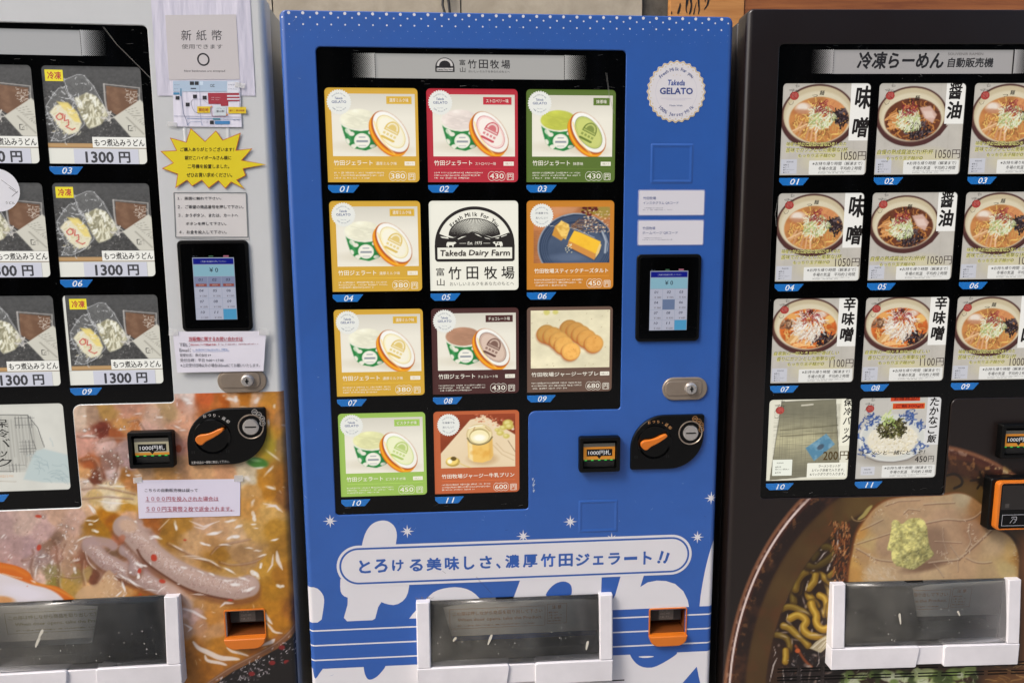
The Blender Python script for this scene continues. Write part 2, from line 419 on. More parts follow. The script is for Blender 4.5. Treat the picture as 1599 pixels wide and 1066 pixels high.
# ------------------------------------------------------------------ materials (procedural)
def new_mat(name):
    m_ = bpy.data.materials.new(name); m_.use_nodes = True; return m_, m_.node_tree, m_.node_tree.nodes['Principled BSDF']
def node(nt_, typ, **kw):
    n = nt_.nodes.new(typ)
    for k, v in kw.items():
        if k.startswith('i_'): n.inputs[k[2:].replace('_', ' ')].default_value = v
        else: setattr(n, k, v)
    return n
def bump(nt_, b, scale, dist, detail=3, vec=None, prev=None):
    t = node(nt_, 'ShaderNodeTexNoise', i_Scale=scale, i_Detail=detail)
    if vec is not None: nt_.links.new(vec, t.inputs['Vector'])
    bp = node(nt_, 'ShaderNodeBump', i_Strength=1.0, i_Distance=dist); nt_.links.new(t.outputs[0], bp.inputs['Height'])
    if prev is not None: nt_.links.new(prev, bp.inputs['Normal'])
    nt_.links.new(bp.outputs[0], b.inputs['Normal']); return bp.outputs[0]
def paint(name, col, rough=.35, coat=0.0, metal=0.0, grime=.12, scale=30, bumpd=0.0, spec=.5):
    """plain surface with faint worn variation in colour and gloss"""
    m_, t, b = new_mat(name); c = lin(col) if max(col) > 1 else np.array(col)
    tc = node(t, 'ShaderNodeTexCoord')
    n1 = node(t, 'ShaderNodeTexNoise', i_Scale=scale / 8, i_Detail=6, i_Roughness=.65); t.links.new(tc.outputs['Object'], n1.inputs['Vector'])
    mx = node(t, 'ShaderNodeMix', data_type='RGBA'); mx.inputs['A'].default_value = (*c, 1); mx.inputs['B'].default_value = (*(c * (1 - grime)), 1)
    rp = node(t, 'ShaderNodeMapRange'); rp.inputs['From Min'].default_value = .35; rp.inputs['From Max'].default_value = .75
    t.links.new(n1.outputs[0], rp.inputs['Value']); t.links.new(rp.outputs[0], mx.inputs['Factor'])
    out = mx.outputs['Result']
    # small dust specks
    vo = node(t, 'ShaderNodeTexNoise', i_Scale=scale * 14, i_Detail=2); t.links.new(tc.outputs['Object'], vo.inputs['Vector'])
    r2 = node(t, 'ShaderNodeMapRange'); r2.inputs['From Min'].default_value = .73; r2.inputs['From Max'].default_value = .77; r2.inputs['To Max'].default_value = .35
    t.links.new(vo.outputs[0], r2.inputs['Value'])
    m2 = node(t, 'ShaderNodeMix', data_type='RGBA'); m2.inputs['B'].default_value = (*(c * .5 + .12), 1)
    t.links.new(r2.outputs[0], m2.inputs['Factor']); t.links.new(out, m2.inputs['A']); t.links.new(m2.outputs['Result'], b.inputs['Base Color'])
    r3 = node(t, 'ShaderNodeMapRange'); r3.inputs['To Min'].default_value = rough * .8; r3.inputs['To Max'].default_value = min(1, rough * 1.3)
    t.links.new(n1.outputs[0], r3.inputs['Value']); t.links.new(r3.outputs[0], b.inputs['Roughness'])
    b.inputs['Metallic'].default_value = metal; b.inputs['Coat Weight'].default_value = coat; b.inputs['Coat Roughness'].default_value = .06
    b.inputs['Specular IOR Level'].default_value = spec
    if bumpd: bump(t, b, scale, bumpd, vec=tc.outputs['Object'])
    return m_
def print_mat(name, rough=.35, coat=.0, k=1.0, wr=0.0, wscale=9, grime=0.0, stretch=None):
    """ink on film or paper: colour read from the mesh; wr = height of wrinkles"""
    m_, t, b = new_mat(name); a = node(t, 'ShaderNodeVertexColor', layer_name='Col'); src = a.outputs[0]
    mul = node(t, 'ShaderNodeMix', data_type='RGBA', blend_type='MULTIPLY'); mul.inputs['Factor'].default_value = 1; mul.inputs['B'].default_value = (k, k, k, 1)
    t.links.new(src, mul.inputs['A']); src = mul.outputs['Result']
    if grime:
        tc = node(t, 'ShaderNodeTexCoord'); n1 = node(t, 'ShaderNodeTexNoise', i_Scale=5, i_Detail=8, i_Roughness=.7); t.links.new(tc.outputs['Object'], n1.inputs['Vector'])
        r_ = node(t, 'ShaderNodeMapRange'); r_.inputs['From Min'].default_value = .4; r_.inputs['From Max'].default_value = .8; r_.inputs['To Min'].default_value = 1; r_.inputs['To Max'].default_value = 1 - grime
        t.links.new(n1.outputs[0], r_.inputs['Value']); g = node(t, 'ShaderNodeMix', data_type='RGBA', blend_type='MULTIPLY'); g.inputs['Factor'].default_value = 1
        t.links.new(src, g.inputs['A']); t.links.new(r_.outputs[0], g.inputs['B']); src = g.outputs['Result']
    t.links.new(src, b.inputs['Base Color']); b.inputs['Roughness'].default_value = rough
    b.inputs['Coat Weight'].default_value = coat; b.inputs['Coat Roughness'].default_value = .05
    if wr:
        tc = node(t, 'ShaderNodeTexCoord'); mp = node(t, 'ShaderNodeMapping'); t.links.new(tc.outputs['Object'], mp.inputs[0])
        if stretch: mp.inputs['Scale'].default_value = stretch
        bump(t, b, wscale, wr, 4, mp.outputs[0])
    return m_
def lit_mat(name, power, base=.35, coat=.0, rough=.5):
    """translucent print lit from behind by the machine's lamps"""
    m_, t, b = new_mat(name); a = node(t, 'ShaderNodeVertexColor', layer_name='Col')
    mul = node(t, 'ShaderNodeMix', data_type='RGBA', blend_type='MULTIPLY'); mul.inputs['Factor'].default_value = 1; mul.inputs['B'].default_value = (base, base, base, 1)
    t.links.new(a.outputs[0], mul.inputs['A']); t.links.new(mul.outputs['Result'], b.inputs['Base Color'])
    t.links.new(a.outputs[0], b.inputs['Emission Color']); b.inputs['Emission Strength'].default_value = power
    b.inputs['Roughness'].default_value = rough; b.inputs['Coat Weight'].default_value = coat; b.inputs['Coat Roughness'].default_value = .04
    b.inputs['Specular IOR Level'].default_value = .25
    return m_
EM = 2 ** -EXPOSURE
M = dict(
    blue=paint('blue wrap', (46, 91, 167), .34, .25, grime=.13, bumpd=.00004, scale=60),
    white=paint('white enamel', (205, 207, 206), .3, .3, grime=.07, bumpd=.00004, scale=60),
    dark=paint('dark brown wrap', (26, 18, 15), .3, .15, grime=.1, bumpd=.00003, scale=60),
    acrylic=paint('black acrylic', (3, 3, 3), .07, 0, grime=0, spec=.28),
    black=paint('black plastic', (6, 6, 6), .36, 0, grime=.2, spec=.25),
    rubber=paint('black gasket rubber', (9, 9, 10), .6, 0, grime=.2, spec=.3),
    steel=paint('brushed steel', (165, 150, 134), .36, 0, .55, grime=.3, scale=80, bumpd=.00005),
    chrome=paint('chromed lock', (205, 200, 195), .2, 0, .7, grime=.15),
    bezel=paint('white dispenser plastic', (222, 219, 222), .42, 0, grime=.22, scale=40, bumpd=.00003),
    orange=paint('orange plastic', (208, 112, 28), .4, .1, grime=.15),
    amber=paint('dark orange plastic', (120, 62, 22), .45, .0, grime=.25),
    cabin_w=paint('cream cabinet side', (190, 184, 170), .4, .1, grime=.25, scale=14),
    cabin_d=paint('dark cabinet side', (48, 44, 42), .4, .1, grime=.3, scale=14),
    cavity=paint('dark interior', (38, 37, 36), .6, 0, grime=.35, scale=18),
    flap=paint('grey inner shutter', (236, 228, 214), .5, 0, grime=.35, scale=16),
    flap2=paint('dark grey sill', (88, 85, 80), .5, 0, grime=.35, scale=16),
    tag=paint('number tag blue', (28, 112, 190), .3, .3, grime=.04),
    slotprint=lit_mat('lit slot label', .45 * EM, .5),
    green=paint('green lamp', (20, 120, 50), .3),
    cable=paint('black cable', (14, 14, 14), .5),
    ink=print_mat('vinyl print', .38, .0, grime=.05),
    decal=print_mat('flat print on plastic', .4),
    mural=print_mat('glossy food photo wrap', .4, .05, .84, wr=.0002, wscale=14),
    paper=print_mat('paper print', .75, 0, wr=.0012, wscale=7, grime=.06),
    sleeve=print_mat('paper in glossy clear sleeve', .5, 1.0, wr=.007, wscale=3, grime=.05, stretch=(7, 1, 1.2)),
    lit=lit_mat('backlit card print', .9 * EM, .1),
    litdim=lit_mat('dimly backlit card print', .78 * EM, .12),
    band=lit_mat('backlit title band', .45 * EM, .2),
    screen=lit_mat('touch screen picture', .62 * EM, .05, coat=1, rough=.3),
)
def glass_mat():
    m_ = bpy.data.materials.new('scratched clear flap'); m_.use_nodes = True; t = m_.node_tree; t.nodes.clear()
    o = node(t, 'ShaderNodeOutputMaterial'); tr = node(t, 'ShaderNodeBsdfTransparent'); tr.inputs[0].default_value = (.9, .91, .91, 1)
    gl = node(t, 'ShaderNodeBsdfGlossy'); gl.inputs['Roughness'].default_value = .16
    di = node(t, 'ShaderNodeBsdfDiffuse'); di.inputs[0].default_value = (.6, .58, .52, 1)
    fr = node(t, 'ShaderNodeFresnel', i_IOR=1.5); m1 = node(t, 'ShaderNodeMixShader'); m2 = node(t, 'ShaderNodeMixShader')
    tc = node(t, 'ShaderNodeTexCoord'); n1 = node(t, 'ShaderNodeTexNoise', i_Scale=9, i_Detail=9, i_Roughness=.75); t.links.new(tc.outputs['Object'], n1.inputs['Vector'])
    r_ = node(t, 'ShaderNodeMapRange'); r_.inputs['From Min'].default_value = .4; r_.inputs['From Max'].default_value = .85; r_.inputs['To Min'].default_value = .03; r_.inputs['To Max'].default_value = .15
    t.links.new(n1.outputs[0], r_.inputs['Value'])
    n2 = node(t, 'ShaderNodeTexNoise', i_Scale=160, i_Detail=2); t.links.new(tc.outputs['Object'], n2.inputs['Vector'])
    r2 = node(t, 'ShaderNodeMapRange'); r2.inputs['From Min'].default_value = .74; r2.inputs['From Max'].default_value = .78; r2.inputs['To Max'].default_value = .5
    t.links.new(n2.outputs[0], r2.inputs['Value']); ad = node(t, 'ShaderNodeMath', operation='ADD'); t.links.new(r_.outputs[0], ad.inputs[0]); t.links.new(r2.outputs[0], ad.inputs[1])
    bp = node(t, 'ShaderNodeBump', i_Distance=.0004); t.links.new(n1.outputs[0], bp.inputs['Height']); t.links.new(bp.outputs[0], gl.inputs['Normal'])
    t.links.new(fr.outputs[0], m1.inputs[0]); t.links.new(tr.outputs[0], m1.inputs[1]); t.links.new(gl.outputs[0], m1.inputs[2])
    t.links.new(ad.outputs[0], m2.inputs[0]); t.links.new(m1.outputs[0], m2.inputs[1]); t.links.new(di.outputs[0], m2.inputs[2]); t.links.new(m2.outputs[0], o.inputs[0])
    return m_
M['glass'] = glass_mat()
def rough_mat(name, c1, c2, scale, rough, stretch=None, bumpd=.001, detail=8):
    m_, t, b = new_mat(name); tc = node(t, 'ShaderNodeTexCoord'); mp = node(t, 'ShaderNodeMapping'); t.links.new(tc.outputs['Object'], mp.inputs[0])
    if stretch: mp.inputs['Scale'].default_value = stretch
    n1 = node(t, 'ShaderNodeTexNoise', i_Scale=scale, i_Detail=detail, i_Roughness=.65, i_Distortion=.4); t.links.new(mp.outputs[0], n1.inputs['Vector'])
    cr = node(t, 'ShaderNodeValToRGB'); cr.color_ramp.elements[0].position = .32; cr.color_ramp.elements[1].position = .68
    cr.color_ramp.elements[0].color = (*lin(c1), 1); cr.color_ramp.elements[1].color = (*lin(c2), 1)
    t.links.new(n1.outputs[0], cr.inputs[0]); t.links.new(cr.outputs[0], b.inputs['Base Color']); b.inputs['Roughness'].default_value = rough
    bp = node(t, 'ShaderNodeBump', i_Distance=bumpd); t.links.new(n1.outputs[0], bp.inputs['Height']); t.links.new(bp.outputs[0], b.inputs['Normal'])
    return m_
M['tile'] = rough_mat('beige stone tile', (150, 140, 122), (178, 168, 150), 9, .6, bumpd=.0008)
M['grout'] = rough_mat('dark grout', (70, 66, 60), (92, 88, 80), 30, .9)
M['oak'] = rough_mat('pale oak board', (170, 112, 56), (206, 148, 84), 3, .55, (1, 6, 14), .0006)
M['walnut'] = rough_mat('brown fascia board', (116, 62, 28), (158, 96, 48), 3, .5, (1, 6, 16), .0006)
M['ground'] = rough_mat('grey paving', (120, 117, 112), (150, 147, 141), 14, .8, bumpd=.001)

# ------------------------------------------------------------------ setting
g = Solid(); g.add([(-8, -9, 0), (9, -9, 0), (9, 3, 0), (-8, 3, 0)], [(0, 1, 2, 3)]); tag(g.build('pavement', M['ground'], smooth=False), kind='structure')

M['facade'] = paint('grey brown facade', (120, 114, 106), .8, grime=.2)
M['pane'] = paint('dark window pane', (16, 18, 20), .1)

op = empty('added_reflection_facade', Matrix.Translation((0, -9, 0))); tag(op, kind='structure')  # unseen facade added opposite, for the black windows to reflect
s_ = Solid(); s_.box(-9000, 9000, 0, 400, 0, 5600, 10); s_.build('facade_wall', M['facade'], op)
for i in range(12):  # panes and mullions added to give the reflections some structure
    for z in (250, 3100):
        s_ = Solid(); s_.box(-8800 + i * 1500, -7560 + i * 1500, 401, 415, z, z + 2350, 3); wi_ = s_.build('window', M['pane'], op)
        s_ = Solid(); s_.box(-8195 + i * 1500, -8165 + i * 1500, 416, 430, z, z + 2350, 1); s_.build('mullion', M['bezel'], wi_)
WALL_Y = 800.0
def wx(px, y=WALL_Y):
    v = RC @ np.array([(px - 799.5) / CAM['f'], 1, 533 / CAM['f']]); t = (y - CC[1]) / v[1]; P = CC + t * v; return P[0], P[2]
pitch = wx(1004)[0] - wx(719.5)[0]; x_seam = wx(719.5)[0]
wall = empty('stone_wall', Matrix.Translation((0, WALL_Y / 1000, 0))); tag(wall, 'beige stone tiled wall behind the three vending machines', 'wall')
s_ = Solid(); s_.box(-2600, 1180, 14, 120, 0, 3050); s_.build('backing', M['grout'], wall)
tile_me = None
for r_ in range(4):
    for c_ in range(-5, 1):
        x0 = x_seam + c_ * pitch
        if tile_me is None:
            s_ = Solid(); s_.box(2, pitch - 2, 0, 14, 2, 758, 1.2); to = s_.build('tile', M['tile'], wall); tile_me = to.data
        else: to = link(bpy.data.objects.new('tile', tile_me), wall)
        to.location = (x0 / 1000, rnd.uniform(-.0006, .0006), r_ * .76)
xs0 = wx(1044, 790)[0]; xs1 = wx(1159, 790)[0]
sg = empty('wooden_sign', Matrix.Translation((xs0 / 1000, .770, 1.95))); tag(sg, 'pale wooden signboard with black brush lettering, above the blue machine', 'sign')
s_ = Solid(); s_.box(0, xs1 - xs0, 0, 26, 0, 900, 1.5); s_.build('board', M['oak'], sg)
pr = Print(); cz = crop(1040, 0, 7.995)
def wp(pts): return [(wx2(a, b)) for a, b in cz(pts)]
def wx2(px, py, y=768.0):
    v = RC @ np.array([(px - 799.5) / CAM['f'], 1, -(py - 533) / CAM['f']]); t = (y - CC[1]) / v[1]; P = CC + t * v; return P[0] - xs0, P[2] - 1950
for pts in ([(175, 30), (190, 60), (180, 110), (165, 175), (135, 180), (150, 120), (165, 80)], [(70, 130), (80, 160), (74, 182), (62, 182)],
            [(262, 0), (300, 0), (280, 40), (258, 90), (262, 140), (270, 160), (262, 172), (246, 140), (244, 80)],
            [(300, 0), (325, 20), (330, 70), (322, 130), (305, 182), (282, 182), (300, 120), (312, 60), (296, 20)],
            [(345, 150), (356, 100), (372, 50), (385, 10), (378, 60), (362, 120), (356, 182), (336, 182)],
            [(385, 0), (412, 0), (420, 60), (424, 120), (410, 182), (398, 182), (408, 110), (396, 50)],
            [(530, 0), (560, 0), (540, 50), (500, 100), (470, 135), (480, 100), (515, 60)], [(470, 0), (505, 0), (495, 45), (482, 20)]):
    up = [(a, b if b > 6 else -160 - (a * 7) % 90) for a, b in pts]
    pr.poly(ccw([tuple(p) for p in smooth_closed([tuple(q) for q in wp(up)], 2)]), (24, 20, 18))
pr.build('brush_lettering', -1, M['decal'], sg)
fb = empty('wooden_fascia', Matrix.Translation((xs1 / 1000 + .002, .775, 1.9))); tag(fb, 'brown boarded wooden fascia above the dark ramen machine', 'fascia')
for i in range(8):
    s_ = Solid(); s_.box(0, 1500, 0, 24, i * 122, i * 122 + 119, 2); s_.build('board', M['walnut'], fb)
def tube(name, pts, r, mat, parent=None, n=8, lab=None, cat=None, group=None):
    V = []; F = []; P = [Vector(p) for p in pts]
    for i, p in enumerate(P):
        d = (P[min(i + 1, len(P) - 1)] - P[max(i - 1, 0)]).normalized(); a = d.orthogonal().normalized() if i == 0 else (V_a - d * V_a.dot(d)).normalized(); V_a = a; b = d.cross(a)
        V += [tuple(p + a * r * math.cos(t) + b * r * math.sin(t)) for t in np.linspace(0, 2 * math.pi, n, endpoint=False)]
    for i in range(len(P) - 1):
        for k in range(n): F.append((i * n + k, i * n + (k + 1) % n, (i + 1) * n + (k + 1) % n, (i + 1) * n + k))
    F += [tuple(range(n))[::-1], tuple((len(P) - 1) * n + k for k in range(n))]
    o = mesh_np(name, V, F, mat, parent, smooth=True)
    if lab: tag(o, lab, cat, group)
    return o
def wpt(px, py, y): a, b = wx2(px, py, y); return ((a + xs0) / 1000, y / 1000, (b + 1950) / 1000)
tube('power_cable', [wpt(690, -60, 780), wpt(692, -10, 782), wpt(691, 8, 776), wpt(697, 30, 770), wpt(694, 60, 778)], .004, M['cable'], lab='left of the two black cables hanging down the stone wall', cat='cable', group='cables on the wall')
tube('power_cable', [wpt(698, -60, 780), wpt(698, -12, 780), wpt(701, 6, 778), wpt(703, 26, 774), wpt(700, 60, 780)], .0045, M['cable'], lab='right of the two black cables hanging down the stone wall', cat='cable', group='cables on the wall')

# ------------------------------------------------------------------ vending machine body, the same build three times
DW, Z0, Z1, RD = 1015.0, 70.0, 1815.0, 13.0
WIN = [(75, 661), (545, 661), (545, 907), (769.5, 907), (769.5, 1740), (75, 1740)]
WIN_R = [10, 10, 16, 10, 12, 12]
win_o = roundpoly(WIN, WIN_R, 5)
DISP_HOLE = roundpoly(rect(292, 262, 724, 437), 4, 2)
COIN_HOLE = roundpoly(rect(852, 312, 945, 386), 5, 3)
CX = [90.8, 315.7, 540.8]; CZ = [1653.3, 1406, 1158.9, 912.2]; CW = 205.5; CH = 205.7
CELLS = [(r_, c_) for r_ in range(4) for c_ in range(3)][:11]
def card_hole(r_, c_, d=0, n=4):
    x, z = CX[c_], CZ[r_]; return roundpoly([(x, z - CH), (x + CW, z - CH), (x + CW, z), (x, z)], [0, 9, 9, 9], n, -d)
def build_machine(k, label, group, body, cabin, cab_col_dark):
    mc = empty('vending_machine', pose_matrix(k)); tag(mc, label, 'vending machine', group)
    # door: steel shell with rounded edge and real openings
    base = lambda ins: roundpoly(rect(0, Z0, DW, Z1 + ins * .7), 15, 5, ins)
    s_ = Solid(); rings = []
    for a in np.linspace(0, math.pi / 2, 7): rings.append((base(RD * (1 - math.sin(a))), RD * (1 - math.cos(a))))
    rings.append((base(0), 58)); s_.loft(rings, True, True, [win_o, DISP_HOLE, COIN_HOLE])
    s_.well(win_o, 0, 10, 1.6); s_.well(DISP_HOLE, 0, 12, .8); s_.well(COIN_HOLE, 0, 6, .8)
    s_.build('door', body, mc)
    s_ = Solid(); s_.box(14, DW - 14, 58.5, 78, Z0 + 10, Z1 - 12, 2); s_.build('door_gasket', M['rubber'], mc)
    s_ = Solid(); s_.box(4, DW - 4, 79, 720, 60, Z1 - 6, 8); s_.box(30, DW - 30, 100, 700, 8, 59, 3); s_.build('cabinet', cabin, mc)
    for i in range(4):
        s_ = Solid(); x = 60 if i % 2 == 0 else DW - 110; y = 110 if i < 2 else 640
        s_.box(x, x + 50, y, y + 50, .5, 9, 1); s_.build('foot', M['rubber'], mc)
    # window: black mask with openings for the cards
    mask = roundpoly(WIN, WIN_R, 5, .2); holes = [card_hole(*c) for c in CELLS] + [roundpoly(rect(205, 1674, 627, 1727), .5, 1)]
    s_ = Solid(); s_.cap(mask, 4, holes)
    for h in holes: s_.well(h, 4, 8)
    s_.cap(mask, 30, flip=True); s_.build('window_mask', M['acrylic'], mc)
    for i, c in enumerate(CELLS):
        x, z = CX[c[1]], CZ[c[0]] - CH
        o = roundpoly([(x + 9, z - 23.5), (x + 56, z - 23.5), (x + 70, z - 6.5), (x, z - 6.5), (x, z - 15)], [4, 3, .6, .6, 5], 3)
        s_ = Solid(); s_.slab(ccw(o), 3.2, 4.5, .3); t = s_.build('number_tag', M['tag'], mc)
        p = Print(); p.text('%02d' % (i + 1), x + 26, z - 21.8, x + 47, z - 8.4, (235, 240, 245), 0, .012, .25); p.build('numeral', 3.0, M['decal'], t)
    # touch panel
    s_ = Solid(); ob = roundpoly(rect(800, 1074, 955, 1281), 11, 5); s_.slab(ob, -6, 4, 2.2); tp = s_.build('touch_panel', M['black'], mc)
    s_ = Solid(); s_.slab(roundpoly(rect(807, 1081, 948, 1274), 6, 4), -6.6, -5.8, .3); s_.build('glass_face', M['acrylic'], tp)
    # lock
    s_ = Solid(); c0 = roundpoly(rect(869, 929, 980, 985), 27.5, 8); s_.slab(c0, -5, 1, 2.5); lk = s_.build('lock_plate', M['steel'], mc)
    s_ = Solid(); s_.slab(roundpoly(rect(876, 941, 966, 976), 12, 6), -6.6, -5, 1.2); s_.build('lock_handle', M['steel'], lk)
    s_ = Solid(); cy = lambda r: [(938 + r * math.cos(t), 958 + r * math.sin(t)) for t in np.linspace(0, 2 * math.pi, 28, endpoint=False)]
    s_.loft([(cy(11), -14), (cy(13), -13), (cy(15), -9), (cy(16), -6)], True, False); s_.build('lock_cylinder', M['chrome'], lk)
    s_ = Solid(); s_.box(936.4, 939.6, -15, -13.5, 951.5, 964.5, .3); s_.box(934, 942, -14.8, -13.5, 956, 959.5, .3); s_.build('keyhole', M['black'], lk)
    # banknote slot: bezel with a sunken mouth
    s_ = Solid(); bo = roundpoly(rect(665, 758, 765, 845), 5, 3); bi = roundpoly(rect(674, 767, 756, 836), 3, 3)
    s_.cap(roundpoly_like(bo, -2), -18, [bi]); s_.loft([(roundpoly_like(bo, -2), -18), (roundpoly_like(bo, -.6), -17.4), (bo, -16), (bo, 2)], False, False); s_.well(bi, -18, -1, 0)
    s_.cap(bi, -1.5); sl_ = s_.build('banknote_slot', M['black'], mc)
    s_ = Solid(); s_.box(676, 754, -9, -3, 784, 828, .5); s_.build('slot_label_plate', M['cavity'], sl_)
    p = Print(); p.rect(676.5, 784.5, 753.5, 827.5, (92, 88, 80), 0); p.rect(676.5, 787, 753.5, 819, (206, 132, 44) if k != 'L' else (176, 168, 140), 1); p.rect(676.5, 787, 753.5, 793.5, (206, 140, 52), 2); p.rect(684, 796, 747, 813.5, (20, 20, 21), 3)
    p.text('1000円札', 688, 799, 743, 810.5, (235, 235, 235), 4, .004); p.poly([(709, 796.5), (715, 789), (721, 796.5)], (30, 25, 20), 3); p.rect(676.5, 784.5, 753.5, 787.5, (20, 60, 34), 3)
    for gx in (679, 695, 712, 728, 742): p.rect(gx, 784.6, gx + 6, 787, (70, 214, 90), 4)
    p.build('slot_lettering', -9.1, M['slotprint'], sl_)
    s_ = Solid()
    for i in range(8): s_.box(678, 752, -7 - i * .5, -5 - i * .5, 769 + i * 1.8, 770 + i * 1.8)
    s_.box(677, 753, -6, -1, 768, 782, .4); s_.build('slot_mouth', M['cavity'], sl_)
    # coin plate
    co = roundpoly([(793, 758), (974, 758), (974, 893), (793, 893)], [5, 84, 5, 84], 14)
    s_ = Solid(); s_.slab(co, -8, 1, 2.5); cp = s_.build('coin_plate', M['black'], mc)
    circ = lambda cx, cz_, r, n=40: [(cx + r * math.cos(t), cz_ + r * math.sin(t)) for t in np.linspace(0, 2 * math.pi, n, endpoint=False)]
    s_ = Solid(); dc = (851, 826); s_.loft([(circ(*dc, 36), -8.3), (circ(*dc, 39.5), -9.3), (circ(*dc, 41), -9.6), (circ(*dc, 42.5), -9), (circ(*dc, 43), -7.5)], True, False); s_.build('dial_recess', M['acrylic'], cp)
    tip = PX(k, *{'B': (1040, 678), 'R': (1040, 678), 'L': (351, 675)}[k]) if k != 'R' else (881, 845)
    s_ = Solid(); lv = smooth_closed([(818, 816), (824, 810), (832, 810), (838, 817), (846, 821), (858, 827), (872, 836), (881, 843), (878, 849), (866, 845), (852, 838), (840, 834.5), (826, 834), (818, 830), (815, 823)], 2)
    s_.slab(ccw(lv), -19, -9, 1.8); s_.build('return_lever', M['orange'], cp)
    s_ = Solid(); sc_ = (940, 848); s_.loft([(circ(*sc_, 27), -8.4), (circ(*sc_, 28), -9.4), (circ(*sc_, 29.5), -9.4), (circ(*sc_, 30), -8)], False, False)
    s_.build('coin_ring', M['steel'], cp)
    s_ = Solid(); s_.loft([(circ(*sc_, 16), -12), (circ(*sc_, 18.5), -11.2), (circ(*sc_, 19), -8)], True, False); cs_ = s_.build('coin_slot', M['chrome'], cp)
    s_ = Solid(); s_.slab(roundpoly(rect(927, 846.6, 953, 849.6), 1.3, 2), -12.5, -11.9, .1); s_.build('slit', M['black'], cs_)
    p = Print(); ic = (200, 196, 190) if k == 'L' else (190, 140, 90)
    p.arc('おつり・返却', 851, 826, 52, 112, 38, 8.5, ic, 1, .01)
    for (ax, az), tx in zip([(952, 885), (961.5, 878), (968, 869), (968.5, 858)], ['500', '100', '50', '10']):
        p.ell(ax - 2, az - 2, 6.6, 6.6, ic, 1, n=20, inner=(5.8, 5.8)); p.text(tx, ax - 6, az - 4, ax + 2, az, ic, 2, .01)
    for sx in (806, 884): p.rrect(sx - 4, 787, sx - 1, 794, .6, (0, 0, 0), 1); p.rrect(sx + 1, 787, sx + 4, 794, .6, (0, 0, 0), 1)
    if k == 'L': p.text('注意!!商品は一個毎に取出して下さい。', 800, 762.5, 886, 769, ic, 1, 0)
    p.build('coin_lettering', -8.3, M['decal'], cp)
    # coin return pocket
    s_ = Solid(); fr_o = roundpoly([(849, 318), (947, 318), (947, 390), (849, 390)], [1, 1, 5, 5], 3); fr_i = roundpoly([(852, 320), (944.5, 320), (944.5, 387.5), (852, 387.5)], [1, 1, 3, 3], 3)
    s_.cap(fr_o, -3, [fr_i]); s_.loft([(fr_o, -3), (fr_o, 1)], False, False); s_.well(fr_i, -3, 5)
    lip_o = roundpoly([(849, 292), (947, 292), (947, 319), (849, 319)], [26, 26, 1, 1], 6); s_.slab(lip_o, -14, 1, 2.5); rt = s_.build('coin_return', M['orange'], mc)
    s_ = Solid(); s_.well(roundpoly_like(fr_i, -.1), 5, 55); s_.cap(roundpoly_like(fr_i, -.2), 54); s_.hexa([(854, 53, 320), (943, 53, 320), (943, 4, 320), (854, 4, 320), (854, 53, 323), (943, 53, 323), (943, 4, 321.5), (854, 4, 321.5)]); s_.build('pocket', M['amber'], rt)
    s_ = Solid(); s_.box(858, 938, 18, 20, 346, 385, .5); s_.build('pocket_flap', M['cavity'], rt)
    p = Print(); p.rrect(880, 348, 918, 383, 3, (86, 80, 74), 0); p.tiny(884, 352, 914, 378, (130, 120, 110), 3, 1, 5, seed=3); p.build('pocket_sticker', 17.6, M['decal'], rt)
    # embossed covers
    for (a, b, c, d) in ((828, 1443, 930, 1535), (666, 597, 766, 682)):
        s_ = Solid(); oo = roundpoly(rect(a, b, c, d), 4, 3); s_.loft([(roundpoly_like(oo, -10), -.1), (roundpoly_like(oo, -8.5), -.25), (roundpoly_like(oo, -6), -1.25), (roundpoly_like(oo, -4), -1.35), (roundpoly_like(oo, -1.5), -.4), (oo, .3)], True, False)
        if k == 'L' and b < 1000: continue
        s_.build('blank_cover', body, mc)
    # dispenser
    dp = mc
    def post(x0, x1):
        s_ = Solid(); prof = [(-17, 439), (-20, 400), (-26, 330), (-30, 274)]
        P = []; V = []
        out = x0 if x0 < 500 else x1; b = 3 if x0 < 500 else -3
        for y, z in prof: V += [(x0, 1, z), (x0, y + 2.5, z), (x0 + 3, y, z), (x1 - 3, y, z), (x1, y + 2.5, z), (x1, 1, z)]
        F = []
        for i in range(3):
            for j in range(5): F.append((i * 6 + j, i * 6 + 6 + j, i * 6 + 7 + j, i * 6 + 1 + j))
        F += [(0, 1, 2, 3, 4, 5), tuple(18 + j for j in range(5, -1, -1))]
        s_.add([(a / 1000, b_ / 1000, c / 1000) for a, b_, c in V], F)
        return s_
    s_ = post(264, 298); s_.V += []; a_ = s_.build('dispenser_post', M['bezel'], dp, bevel=1.2)
    s_ = post(718, 752); s_.build('dispenser_post', M['bezel'], dp, bevel=1.2)
    # lip: recessed middle and two raised pads
    s_ = Solid(); s_.slab(roundpoly(rect(480, 221, 570, 270), 2, 2), -26, 1, 1.5); lp = s_.build('dispenser_lip', M['bezel'], dp)
    for (a, b, sd) in ((264, 493, 1), (556, 752, -1)):
        pts = [(a, 216), (b - (8 if sd > 0 else 0), 216), (b, 273), (a, 273)] if sd > 0 else [(a, 216), (b, 216), (b, 273), (a, 273)]
        rr = [3, 5, 7, 1.5] if sd > 0 else [5, 3, 1.5, 7]
        s_ = Solid(); s_.slab(roundpoly(pts, rr, 4), -31, 1, 2.2); s_.build('dispenser_pad', M['bezel'], lp)
    # see-through flap, slightly bulging
    V = []; F = []; nz_ = 10
    for i in range(nz_ + 1):
        u = i / nz_; z = 436 - u * 160; y = -3 - 21 * (1 - (1 - u) ** 1.6)
        V += [(299 / 1000, y / 1000, z / 1000), (717 / 1000, y / 1000, z / 1000)]
    for i in range(nz_): F.append((2 * i, 2 * i + 2, 2 * i + 3, 2 * i + 1))
    fl = mesh_np('dispenser_flap', V, F, M['glass'], dp, smooth=True)
